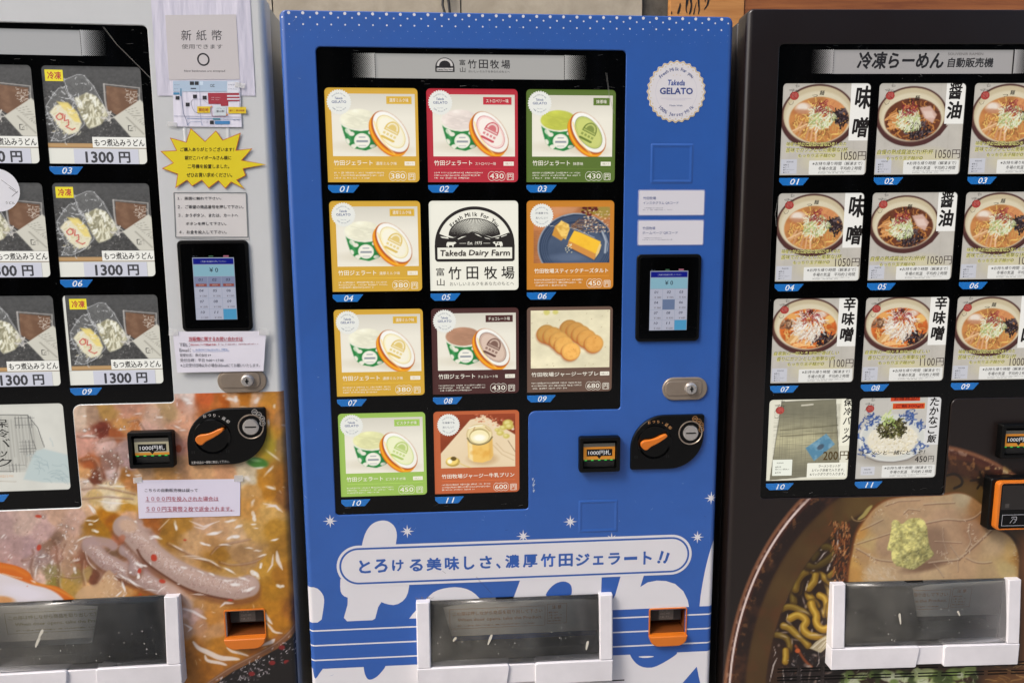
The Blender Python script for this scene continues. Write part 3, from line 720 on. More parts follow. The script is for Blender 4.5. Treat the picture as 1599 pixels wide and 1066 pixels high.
    md = fl.modifiers.new('thick', 'SOLIDIFY'); md.thickness = .0015; md.offset = 1
    p = Print()
    g_ = random.Random({'B': 1, 'L': 2, 'R': 3}[k])
    for i in range(26): a, b = g_.uniform(305, 710), g_.uniform(285, 380); q = g_.uniform(.5, 1.4); p.ell(a, b, q, q * g_.uniform(.6, 2), (190, 188, 180), 0, n=6)
    for (a, b) in {'B': [((767, 990), (762, 1004)), ((917, 1000), (915, 1012)), ((711, 994), (708, 999))], 'L': [((67, 982), (62, 994)), ((62, 994), (57, 1008))], 'R': [((1403, 957), (1405, 972)), ((1494, 953), (1497, 959))]}[k]:
        q0, q1 = PX(k, *a, -22), PX(k, *b, -22); p.poly(ccw(smooth_closed([(q0[0] - 3, q0[1]), (q0[0] + 2, q0[1] + 3), (q0[0] + 4, q0[1] - 2), (q1[0] + 2, q1[1]), (q1[0], q1[1] - 3), (q1[0] - 2, q1[1] + 2)], 1)), (205, 200, 185), 0)
    p.build('flap_scratches', -25.5, M['decal'], fl)
    s_ = Solid(); s_.box(460, 504, -5, 3, 430.5, 437, .6); s_.build('flap_catch', M['black'], fl)
    # inside of the dispenser
    s_ = Solid(); s_.well(DISP_HOLE, 12, 230); s_.cap(DISP_HOLE, 230); s_.build('dispenser_chute', M['cavity'], mc)
    s_ = Solid(); s_.hexa([(293, 13, 330), (723, 13, 330), (723, 16, 330), (293, 16, 330), (293, 3, 436), (723, 3, 436), (723, 6, 436), (293, 6, 436)]); ish = s_.build('inner_shutter', M['flap'], mc)
    s_ = Solid(); s_.box(293, 723, 14, 60, 263, 290, 2); s_.build('inner_sill', M['flap2'], mc)
    p = Print(); oc = (196, 128, 50) if k != 'L' else (150, 142, 60)
    x0, x1 = 345, 640
    p.frame(x0, 352, x1 - 55, 408, .8, oc, 0)
    p.text('この扉は押しながら商品を取り出して下さい', x0 + 8, 389, x1 - 62, 400, oc, 0, 0); p.text('When door opens, take the Product.', x0 + 20, 370, x1 - 62, 381, oc, 0, 0); p.tiny(x0 + 20, 357, x1 - 75, 363, oc, 1, 0, 5, seed=5)
    p.frame(x1 - 50, 356, x1, 412, .8, oc, 0); p.text('注 意', x1 - 38, 398, x1 - 14, 408, oc, 0, .01); p.tiny(x1 - 46, 360, x1 - 6, 392, oc, 4, 0, 5, seed=6)
    po = p.build('warning_print', 0, M['decal'], ish); po.rotation_euler = (math.atan2(10, 106), 0, 0); po.location = (0, .0428, .001)
    # vent slots under the dispenser
    s_ = Solid()
    for zz in ((204, 196) if k == 'R' else ()):
        for i in range(12):
            x = 770 + i * 21 if k != 'R' else 140 + i * 62
            if x + 50 > 1000: break
            s_.box(x, x + (16 if k != 'R' else 52), -.8, .6, zz - 2, zz + 1.2)
    if k == 'R':
        for zz in (180, 172):
            for i in range(13): s_.box(140 + i * 62, 140 + i * 62 + 52, -.8, .6, zz - 2, zz + 1.2)
    if k != 'R': s_.box(700, 789, -.6, .6, 195.5, 198.5)
    s_.build('vent_slots', M['black'], mc)
    return mc
# ------------------------------------------------------------------ product cards
class CP:
    """print in card units: u to the right, v downwards, 0..100"""
    def __init__(s, x, z): s.p = Print(); s.x = x; s.z = z; s.kx = CW / 100; s.kz = CH / 100
    def U(s, u): return s.x + u * s.kx
    def Z(s, v): return s.z - v * s.kz
    def T(s, t, u0, v0, u1, v1, col, lv=1, bold=.012, shear=0, **k): s.p.text(t, s.U(u0), s.Z(v1), s.U(u1), s.Z(v0), col, lv, bold, shear, **k)
    def VT(s, t, u0, v0, u1, v1, col, lv=1, bold=.02, shear=0): s.p.vtext(t, s.U(u0), s.Z(v1), s.U(u1), s.Z(v0), col, lv, bold, shear)
    def R(s, u0, v0, u1, v1, col, lv=0): s.p.rect(s.U(u0), s.Z(v1), s.U(u1), s.Z(v0), col, lv)
    def RR(s, u0, v0, u1, v1, r, col, lv=0): s.p.rrect(s.U(u0), s.Z(v1), s.U(u1), s.Z(v0), r, col, lv)
    def P(s, pts, col, lv=0): s.p.poly(ccw([(s.U(a), s.Z(b)) for a, b in pts]), col, lv)
    def E(s, u, v, ru, rv, col, lv=0, **k): s.p.ell(s.U(u), s.Z(v), ru * s.kx, rv * s.kz, col, lv, **k)
    def L(s, pts, w_, col, lv=0): s.p.line([(s.U(a), s.Z(b)) for a, b in pts], w_, col, lv)
    def tiny(s, u0, v0, u1, v1, col, rows, lv=1, cell=3.2, seed=0): s.p.tiny(s.U(u0), s.Z(v0), s.U(u1), s.Z(v1), col, rows, lv, cell, seed=seed)
    def F(s, u0, v0, u1, v1, w_, col, lv=1): s.p.frame(s.U(u0), s.Z(v1), s.U(u1), s.Z(v0), w_, col, lv)
def scallop(cx, cz, r, n=30, amp=.045): return [(cx + r * (1 + amp * math.cos(n * t)) * math.cos(t), cz + r * (1 + amp * math.cos(n * t)) * math.sin(t)) for t in np.linspace(0, 2 * math.pi, n * 6, endpoint=False)]
WHT = (240, 234, 218)
def card_base(root, r_, c_, label, col, mat='lit', name='product_card'):
    x, z = CX[c_], CZ[r_]; p = Print(); o = card_hole(r_, c_, 2.0); p.poly(o, col, 0)
    s_ = p.build(name, 7.2, M[mat], root); s_['label'] = label
    return s_, x, z
def hump(P, T_, cx, base, w_, col, bgc, lv=2):
    """the small half-round farm emblem"""
    P([(cx - w_ / 2, base)] + [(cx - w_ / 2 * math.cos(t), base - w_ * .24 - w_ * .48 * math.sin(t)) for t in np.linspace(0, math.pi, 14)] + [(cx + w_ / 2, base)], col, lv)
    P([(cx - w_ * .42 * math.cos(t), base - w_ * .3 - w_ * .38 * math.sin(t)) for t in np.linspace(0, math.pi, 12)], bgc, lv + 1)
    P([(cx - w_ * .3 * math.cos(t), base - w_ * .3 - w_ * .27 * math.sin(t)) for t in np.linspace(0, math.pi, 12)], col, lv + 2)
    P([(cx - w_ * .42, base - w_ * .05), (cx - w_ * .42, base - w_ * .2), (cx + w_ * .42, base - w_ * .2), (cx + w_ * .42, base - w_ * .05)], bgc, lv + 3)
def gelato_paint(ice, lidc, dark):
    def f(cv):
        # picture units: 0..100 across the white photograph, 0..100 down
        cv.C *= (1 - .10 * np.clip((38 - cv.Y) / 38, 0, 1))[..., None]  # uneven backlight put into the colour: picture greyer towards its top
        g = random.Random(4)
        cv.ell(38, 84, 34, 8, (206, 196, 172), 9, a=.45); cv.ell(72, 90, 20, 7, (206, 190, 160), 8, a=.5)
        cup = [(11, 48), (13.5, 62), (17, 78), (24, 87), (39, 91), (50, 86), (56, 80), (58, 48)]
        cv.poly(cup, (44, 132, 66), 1.2)
        for x, y, rx, ry in ((19, 60, 3, 5), (23, 64, 3.4, 3.6), (18, 76, 2.6, 4.5), (25, 84, 4, 3.4), (46, 62, 3, 3), (48, 84, 3.6, 3)):
            m_ = cv.ell(x, y, rx, ry, None, 1, ang=g.uniform(-1, 1)) * cv.poly(cup, None, 1); cv.put(m_, (236, 232, 214))
        cv.put(cv.poly(cup, None, 1) * np.clip((cv.X - 44) / 14, 0, 1), (20, 60, 34), .6)
        cv.ell(33, 42.5, 24, 16.5, (240, 238, 222), 1.2); cv.poly([(9.3, 43), (10.5, 48), (20, 55.5), (34, 59.5), (50, 57), (57, 52), (57, 43)], (238, 234, 216), 1.2)
        m_ = cv.ell(32.5, 40.5, 22, 16.2, None, 1.5); cv.put(m_, ice)
        n_ = cv.noise(14, 3); cv.put(m_ * np.clip((n_ - .5) * 4, 0, 1), lum(ice, .92), .7); cv.put(m_ * np.clip((.42 - n_) * 5, 0, 1), lum(ice, 1.1), .6); cv.put(m_ * np.clip((cv.Y - 46) / 10, 0, 1), lum(ice, .9), .5)
        cv.put(m_ * np.clip((cv.X - 42) / 12, 0, 1), lum(ice, .8), .4)
        for i in range(14): cv.squig(g.uniform(16, 40), g.uniform(32, 50), g.uniform(6, 14), g.uniform(-.4, .4), .3, 1, lum(ice, g.choice([.9, 1.06])), g, 1.2, .5, 5)
        cv.ell(35.4, 75, 9.6, 12, (246, 242, 226), 1); cv.ell(35.4, 75, 8.6, 10.8, (206, 206, 196), .8, a=.6); cv.ell(35.4, 75, 8.1, 10.2, (246, 242, 226), .8); cv.rect(28.5, 74, 42.5, 77.5, (90, 100, 120), 1, .6); cv.rect(31.5, 68, 39.5, 70.5, (90, 100, 120), 1, .4); cv.rect(31, 82, 40, 83.5, (120, 128, 140), 1, .4)
        a = 1.171
        for i in range(9): cv.ell(66.2 + i * .46, 67.5 - i * .8, 36, 18.9, [(206, 104, 24), (228, 128, 26), (240, 150, 30), (250, 186, 52), (248, 172, 40), (238, 150, 32), (226, 130, 30), (206, 106, 34), (170, 82, 34)][i], 1, a)
        cv.ell(70.3, 60.4, 34.8, 17.9, (250, 248, 240), 1, a)
        cv.ell(70.3, 60.4, 28, 14.4, dark, .8, a); cv.ell(70.3, 60.4, 27.2, 13.8, lidc, .8, a)
        cv.ell(70.3, 60.4, 25.4, 12.8, lum(dark, 1.3), .6, a, a=.5); cv.ell(70.3, 60.4, 24.8, 12.3, lidc, .8, a)
        ra = math.radians(27); rr = lambda pts: [(70.6 + 1.12 * (u * math.cos(ra) - v * .95 * math.sin(ra)), 60 + (u * math.sin(ra) + v * .95 * math.cos(ra)) * 1.5) for u, v in pts]
        dm = lambda w_, h_, v0: [(-w_ * math.cos(t), v0 - h_ * math.sin(t)) for t in np.linspace(0, math.pi, 14)]
        cv.poly(rr([(-8, 1)] + dm(8, 10, -1.5) + [(8, 1)]), dark, .9, .92); cv.poly(rr(dm(6.4, 7.6, -2.6)), lidc, .8, .85); cv.poly(rr(dm(4.6, 5.4, -2.8)), dark, .8, .7); cv.poly(rr([(-7, -.2), (7, -.2), (7, -1.6), (-7, -1.6)]), lidc, .6, .8)
        for u in (-7.5, -3.4, .7, 4.8): cv.poly(rr([(u, 3), (u + 2.7, 3), (u + 2.7, 5.8), (u, 5.8)]), dark, .8, .6)
        cv.stroke(rr([(-6.5, 9.2), (6.5, 9.2)]), 3.6, dark, .8, .92)
        cv.put(cv.ell(70.3, 60.4, 34.8, 17.9, None, 1, a) * np.clip((cv.X - 66) / 60, 0, 1), (206, 190, 160), .35)
        cv.stroke([(50.5, 44), (54, 60), (62, 80), (74, 96)], 1.8, (255, 214, 120), 1.4, .7); cv.stroke([(17, 58), (22, 76)], 2.2, (120, 190, 130), 2, .4)
    return f
BLUEINK = (52, 72, 130)
def seal(root, x, z, big=False, txt=None):
    p = Print(); cx, cz, r = x + 31, z - 30.5, 26.5
    if not big:
        p.poly(scallop(cx, cz, r), (232, 232, 224), 0)
        if txt: p.text(txt[0], cx - 15, cz + 3, cx + 15, cz + 8, (60, 66, 96), 1, .01); p.text(txt[1], cx - 14, cz - 8, cx + 13, cz - 3, (60, 66, 96), 1, .01); a_ = ('Fresh Milk For you', '100% Jersey Milk')
        else: p.text('Takeda', cx - 9, cz + 5.5, cx + 8, cz + 10.5, BLUEINK, 1, .02, .2); p.text('GELATO', cx - 16, cz - 2.5, cx + 16, cz + 2.8, BLUEINK, 1, .02); p.text('Made With', cx - 6, cz - 12.5, cx + 6, cz - 10.8, (120, 124, 150), 1, 0)
        p.arc('Fresh Milk For you', cx, cz, 18.6, 142, 38, 4.2, (70, 84, 120), 1, .0); p.arc('100% Jersey Milk', cx, cz, 18.6, 218, 322, 4.2, (70, 84, 120), 1, .0, out=False)
    return p
def price(c, t, bg_, u0=68, u1=84.5, v0=90.3, v1=96.3):
    x0, x1, z0, z1 = c.U(u0), c.U(u1), c.Z(v1), c.Z(v0); n = len(t); w_ = (x1 - x0) / n
    for i in range(n): c.p.ell(x0 + w_ * (i + .5), (z0 + z1) / 2, w_ * .78, (z1 - z0) * .86, WHT, 1, n=24)
    for i in range(n): c.p.ell(x0 + w_ * (i + .5), (z0 + z1) / 2, w_ * .72, (z1 - z0) * .79, bg_, 2, n=24)
    c.p.text(t, x0 + 1, z0 + .5, x1 - 1, z1 - .5, WHT, 3, .012)
    c.RR(u1 + 3.2, v0 - .3, u1 + 10.8, v1 + 1.4, 2, WHT, 1); c.RR(u1 + 3.7, v0 + .2, u1 + 10.3, v1 + .9, 1.5, bg_, 2); c.T('円', u1 + 4.6, v0 + 1, u1 + 9.4, v1 + .2, WHT, 3, .012)
def gelato_card(root, r_, c_, flavour, pr_, col, ice, lidc, dark, label):
    cd, x, z = card_base(root, r_, c_, label, col); c = CP(x, z)
    w_ = dict(zip(('濃厚ミルク味', 'ストロベリー味', '抹茶味', 'チョコレート味', 'ピスタチオ味'), (66, 62, 75, 62, 64)))[flavour]
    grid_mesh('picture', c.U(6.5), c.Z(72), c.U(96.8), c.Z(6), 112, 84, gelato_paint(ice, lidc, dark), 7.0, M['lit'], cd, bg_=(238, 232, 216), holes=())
    for a, b in ((6.5, 6), ): pass
    c.R(w_, 8.6, 93.3, 16.6, col, 2); c.F(w_ + .7, 9.3, 92.6, 15.9, .5, lum(col, 1.35), 3)
    c.T(flavour, w_ + 3.2, 10.6, 90, 14.7, WHT, 4, .01)
    c.T('竹田ジェラート', 7, 76.3, 49, 81.8, WHT, 1, .022); c.T(flavour, 52.5, 78, 64 if flavour == '抹茶味' else 75.5, 81.6, WHT, 1, .008)
    c.R(84, 77.6, 95.4, 82, WHT, 1); c.T('1個入り', 85.8, 78.8, 93.6, 80.9, col, 2, .008)
    c.R(7, 85, 95.4, 85.3, lum(col, 1.25), 1); c.tiny(7, 88.4, 63, 97, WHT, 3, seed=r_ * 3 + c_)
    price(c, pr_, col); c.p.build('lettering', 6.75, M['lit'], cd)
    seal(root, x, z).build('seal', 6.5, M['lit'], cd)
def tart_paint(cv):
    g = random.Random(2); n_ = cv.noise(30, 5); cv.C = np.array((186, 120, 74.)) * (.8 + .45 * n_[..., None])
    for i in range(14): cv.stroke([(0, 44 + i * 4.2), (24, 40 + i * 4.4)], .8, (150, 88, 50), .6, .5)
    cv.poly([(20, 0), (60, 0), (50, 12), (26, 14)], (206, 150, 110), 6, .7)
    cv.ell(56, 72, 51, 61, (150, 156, 166), 1.5); cv.ell(56.5, 72, 49.5, 59.5, (52, 66, 90), 1.5)
    for r in (46, 43.4, 40.8): cv.ell(56, 72, r, r * 1.19, (96, 110, 134), 1.2, a=.75); cv.ell(56, 72, r - 1, (r - 1) * 1.19, (52, 66, 90), 1.2)
    m_ = cv.ell(56, 74, 38, 44, None, 3); cv.put(m_, (70, 84, 108)); cv.put(m_ * np.clip(cv.noise(30, 8) * 2 - .7, 0, 1), (96, 110, 132), .6)
    cv.stroke([(90, 44), (95, 62), (94, 82)], 2.5, (205, 210, 215), 2, .8); cv.stroke([(94, 50), (98, 66), (97, 80)], 1, (190, 195, 205), 1, .7)
    cv.stroke([(40, 16), (52, 12), (66, 13)], 1.5, (180, 190, 200), 1, .6)
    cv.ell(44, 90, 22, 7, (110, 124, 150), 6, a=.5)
    for i in range(26): x, y = g.uniform(50, 92), g.uniform(18, 40); cv.stroke([(48 + g.uniform(0, 8), 36 + g.uniform(-6, 4)), ((48 + x) / 2, y + g.uniform(-4, 6)), (x, y)], .8, g.choice([(120, 86, 66), (150, 110, 84), (86, 60, 50), (170, 140, 110)]), .5, .9)
    cv.stroke([(20, 33), (40, 37), (52, 38), (80, 55)], 1, (200, 196, 190), .6, .9)
    cv.ell(74, 6, 10, 8, (128, 110, 30), 5, a=.8); cv.ell(92, 8, 10, 12, (150, 140, 60), 6, a=.8)
    for i in range(22): cv.ell(g.uniform(64, 82), g.uniform(-1, 14), g.uniform(1, 3), g.uniform(1, 3), g.choice([(110, 46, 40), (90, 34, 34), (150, 130, 40)]), 1, g.uniform(0, 3))
    for i in range(95): x = g.uniform(66, 100); y = g.uniform(4, 48); cv.ell(x, y, g.uniform(.5, 1.5), g.uniform(.5, 1.4), g.choice([(236, 222, 200), (220, 190, 160), (240, 200, 150), (200, 160, 130)]), .7, a=.9)
    cv.poly([(24, 50), (28, 34), (36, 25), (46, 34), (44, 50), (36, 60)], (206, 146, 62), 1); cv.poly([(29, 36), (36, 24), (46, 31), (47, 40), (42, 58), (36, 52)], (248, 206, 110), 1.2)
    m_ = cv.poly([(29, 36), (36, 24), (46, 31), (47, 40), (42, 58), (36, 52)], None, 1); cv.put(m_ * np.clip(cv.noise(5, 3) * 3 - 1.4, 0, 1), (200, 150, 60), .7)
    cv.poly([(44, 72), (80, 96), (88, 78), (50, 60)], (30, 34, 52), 3, .6)
    cv.poly([(44, 70), (46, 60), (60, 64), (82, 84), (80, 95)], (212, 144, 70), 1); cv.poly([(46, 60), (53, 42), (62, 46), (88, 62), (87, 74), (82, 84)], (250, 196, 58), 1)
    cv.poly([(81, 92), (82, 82), (87, 64), (89, 68), (86, 82)], (240, 206, 130), 1); m_ = cv.poly([(46, 60), (53, 42), (88, 62), (82, 84)], None, 1); cv.put(m_ * np.clip(cv.noise(16, 3) * 3 - 1.6, 0, 1), (226, 160, 40), .6)
    for i in range(16): cv.ell(g.uniform(42, 50), g.uniform(66, 84), .8, .8, (240, 230, 190), .6)
def cookie_paint(cv):
    n_ = cv.noise(22, 1, 4); cv.C *= (.88 + .2 * n_)[..., None]; cv.C[..., 2] *= .95
    cv.ell(20, 3, 4, 5, (206, 196, 90), 2, a=.7); cv.ell(31, 3, 3.6, 4, (206, 196, 90), 2, a=.7)
    def ck(x, y, s_, cc):
        cv.ell(x - 1.8, y + 3.5, s_ * .97, s_ * 1.28, (150, 90, 56), 3.5, a=.6)
        cv.ell(x - .9, y + 1.4, s_, s_ * 1.3, (196, 110, 50), 1); cv.ell(x, y, s_, s_ * 1.3, lum(cc, .9), 1.2); cv.ell(x + .3, y - .2, s_ * .86, s_ * 1.13, cc, 2.5)
        m_ = cv.ell(x, y, s_ * .9, s_ * 1.18, None, 2); cv.put(m_ * np.clip(cv.noise(4, 4) * 3 - 1.5, 0, 1), (206, 138, 62), .4)
    a = (228, 168, 88)
    for i, (x, y) in enumerate([(49, 32), (57, 36), (64, 42), (71, 49), (80, 58)]): ck(x, y, 12, lum(a, .88 + .04 * i))
    for i, (x, y) in enumerate([(20, 40), (28, 44), (36, 52), (42, 60), (51, 71)]): ck(x, y, 12, lum((238, 180, 96), .86 + .05 * i))
    g = random.Random(5)
    for i in range(30): cv.ell(g.uniform(0, 100), g.uniform(0, 100), .5, .5, (120, 80, 50), .5, a=.6)
def pudding_paint(cv):
    g = random.Random(9); cv.C[:] = (146, 74, 48); cv.C *= (.85 + .35 * cv.noise(30, 3))[..., None]
    cv.C *= np.array([1.0, .9, .85]); cv.poly([(0, 72), (40, 10), (60, 4), (100, 40), (100, 100), (0, 100)], (236, 214, 178), 1.2); cv.put(np.clip((cv.Y - 20) / 80, 0, 1) * np.clip(cv.noise(50, 6) * 2 - .6, 0, 1), (222, 196, 156), .5)
    for i in range(60): x = g.uniform(46, 98); cv.ell(x, (x - 46) * .38 + g.uniform(-5, 14), g.uniform(.8, 2), g.uniform(.8, 2), g.choice([(236, 190, 150), (206, 120, 84), (240, 216, 190), (180, 90, 60)]), .8)
    for x, y, r in ((90, 18, 7), (84, 26, 5), (80, 36, 5), (92, 24, 6), (88, 42, 4.5), (76, 30, 3.5)): cv.ell(x, y, r, r, (206, 190, 96), 2, a=.9); cv.ell(x - 1, y - 1, r * .5, r * .5, (236, 224, 150), 2, a=.8)
    cv.stroke([(90, 50), (98, 68), (104, 80)], .7, (96, 66, 40), .6); cv.stroke([(74, 54), (84, 70), (100, 80)], 1, (190, 160, 120), 1, .7); cv.stroke([(70, 58), (82, 76), (98, 88)], 1, (190, 160, 120), 1, .7)
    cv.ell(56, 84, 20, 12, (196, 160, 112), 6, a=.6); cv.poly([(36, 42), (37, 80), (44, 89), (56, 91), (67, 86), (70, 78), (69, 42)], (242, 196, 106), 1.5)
    cv.poly([(37, 46), (38, 84), (43, 88), (42, 46)], (250, 232, 180), 2, .8); cv.poly([(64, 46), (65, 86), (70, 78), (69, 42)], (222, 176, 96), 2, .7)
    cv.put(cv.poly([(38, 58), (40, 84), (66, 84), (67, 62)], None, 2) * np.clip(cv.noise(12, 4) * 3 - 1.4, 0, 1), (224, 160, 64), .6)
    cv.ell(52, 38, 17.5, 20, (214, 190, 140), 1.2); cv.ell(52, 37.5, 16, 18, (240, 222, 170), 1.5); cv.ell(52, 41, 13.5, 14.5, (180, 160, 104), 1); cv.ell(52, 42, 12.6, 12.8, (250, 236, 186), 1.2); cv.ell(52, 44, 8, 6, (255, 252, 234), 4)
    cv.stroke([(36, 44), (40, 54), (52, 58), (64, 53), (69, 43)], 2.2, (110, 100, 66), 1.2, .75); cv.stroke([(38, 26), (46, 22), (56, 21)], 1.4, (255, 252, 240), 1, .9)
    cv.stroke([(46, 24), (44, 30)], 1.5, (170, 120, 80), 1, .6); cv.stroke([(60, 24), (66, 32)], 1.5, (170, 120, 80), 1, .6)
    cv.ell(16, 88, 9.5, 9, (190, 160, 80), 1); cv.ell(15, 86, 8, 7.5, (246, 214, 120), 1.5); cv.ell(17, 82, 4, 4, (90, 70, 30), 1.2, a=.9); cv.ell(12, 87, 3, 4, (255, 250, 220), 1.5); cv.stroke([(24, 90), (32, 96), (40, 100)], 1.6, (224, 196, 120), .8)
def photo_card(root, r_, c_, col, title, pr_, painter, box, seal_txt, label, tagtxt=None, bgc=(240, 230, 205)):
    cd, x, z = card_base(root, r_, c_, label, col); c = CP(x, z); u0, v0, u1, v1 = box
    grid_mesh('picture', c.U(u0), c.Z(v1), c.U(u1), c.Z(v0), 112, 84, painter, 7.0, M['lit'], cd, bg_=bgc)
    e = 84 if tagtxt else 94
    c.T(title, u0 + .8, 76.2, e, 81.4, WHT, 1, .02)
    if tagtxt: c.RR(86, 76.6, 97, 81.2, 1.2, WHT, 1); c.T(tagtxt, 87.2, 77.7, 95.8, 80.2, col, 2, .005)
    c.R(u0 + .8, 84.6, 95, 84.9, lum(col, 1.3), 1); c.tiny(u0 + .8, 87.6, 66, 97, WHT, 3, seed=40 + r_)
    price(c, pr_, col, 70.5, 86); c.p.build('lettering', 6.75, M['lit'], cd)
    if seal_txt: seal(root, x + 4.5, z - 3.5, txt=seal_txt).build('seal', 6.5, M['lit'], cd)
def emblem_card(root, r_, c_):
    cd, x, z = card_base(root, r_, c_, 'cream card with the black farm emblem', (240, 237, 222)); c = CP(x, z); K = (42, 38, 36); Wt = (240, 237, 222)
    cr = crop(0, 0, 1.0); f = lambda a, b: ((a - 33) / 978 * 100, (b - 42) / 985 * 100)
    dome = lambda cx, base, rx, ry: [(cx - rx * math.cos(t), base - ry * math.sin(t)) for t in np.linspace(0, math.pi, 40)]
    q = lambda pts: [f(*p) for p in pts]
    c.P(q([(105, 700), (90, 680), (88, 530)] + dome(530, 520, 440, 417) + [(972, 530), (970, 690), (950, 707), (120, 707)]), K, 0)
    c.P(q([(148, 402)] + [(530 - 408 * math.cos(t), 520 - 382 * math.sin(t)) for t in np.linspace(.33, math.pi - .33, 40)] + [(905, 390), (800, 430), (720, 445), (530, 385), (290, 445), (240, 440)]), Wt, 1)
    ray0 = (525, 450)
    c.P(q([(245, 420)] + [(528 - 285 * math.cos(t), 418 - 188 * math.sin(t)) for t in np.linspace(0, math.pi, 30)] + [(810, 415), (720, 440), (530, 380), (300, 440)]), K, 2)
    for i in range(46):
        t = math.pi * (i + .5) / 46; a, b = (528 - 275 * math.cos(t), 418 - 178 * math.sin(t)), (528 - 70 * math.cos(t), 418 - 44 * math.sin(t))
        c.P(q([(a[0] - 4.2 * math.sin(t) - 1, a[1]), (a[0] + 4.2 * math.sin(t) + 1, a[1]), (b[0] + 1.2, b[1]), (b[0] - 1.2, b[1])]), Wt, 3)
    c.P(q([(135, 408), (200, 430), (290, 447), (420, 400), (530, 383), (640, 415), (720, 447), (800, 428), (925, 392), (925, 500), (135, 500)]), K, 4)
    for pts in ([(150, 428), (235, 440), (245, 455), (170, 445)], [(340, 458), (390, 432), (440, 425), (400, 440), (350, 462)], [(525, 398), (575, 415), (612, 440), (560, 420)], [(635, 440), (690, 455), (705, 465), (650, 452)], [(750, 452), (805, 440), (790, 456)], [(820, 432), (890, 410), (880, 420), (825, 440)]): c.P(q(pts), Wt, 5)
    c.T('Est. 1975', *f(450, 486), *f(610, 520), Wt, 5, .012, .15)
    c.L(q([(360, 506), (435, 506)]), .8, Wt, 5); c.L(q([(625, 506), (700, 506)]), .8, Wt, 5)
    for sx, cx in ((1, 270), (-1, 785)):
        c.P(q([(cx - sx * 48, 500), (cx - sx * 40, 490), (cx + sx * 25, 492), (cx + sx * 40, 488), (cx + sx * 58, 500), (cx + sx * 40, 512), (cx + sx * 28, 520), (cx + sx * 24, 545), (cx + sx * 14, 545), (cx + sx * 10, 526), (cx - sx * 22, 526), (cx - sx * 26, 547), (cx - sx * 38, 547), (cx - sx * 42, 530), (cx - sx * 50, 545), (cx - sx * 53, 520)][:: 1]), Wt, 5)
    for a, b, w_ in ((765, 500, 14), (792, 508, 12)): c.E(*f(a, b), w_ / 9.8 * .8, w_ / 9.8 * .6, K, 6, n=12)
    c.P(q([(118, 552), (942, 552), (942, 676), (118, 676)]), Wt, 5)
    for dx, col, lv in ((5, (120, 112, 104), 6), (0, K, 7)):
        for t, a, b in (('Takeda', 148, 430), ('Dairy', 462, 680), ('Farm', 712, 915)): c.T(t, *f(a + dx, 578 + dx), *f(b + dx, (655 if t == 'Dairy' else 642) + dx), col, lv, .012, .12)
    cx, cz, R_ = c.U(f(530, 0)[0]), c.Z(f(0, 520)[1]), 69.5
    c.p.arc('Fresh Milk For You', cx, cz, R_, 143, 37, 13, K, 3, .035)
    c.T('富', *f(98, 775), *f(188, 862), K, 1, .012); c.T('山', *f(105, 895), *f(188, 973), K, 1, .012)
    for ch, a, b in (('竹', 235, 375), ('田', 435, 562), ('牧', 632, 772), ('場', 822, 965)): c.T(ch, *f(a, 765), *f(b, 902), K, 1, .022)
    c.T('おいしいミルクをあなたのもとへ', *f(247, 934), *f(962, 974), K, 1, .008)
    c.p.build('lettering', 6.9, M['lit'], cd)

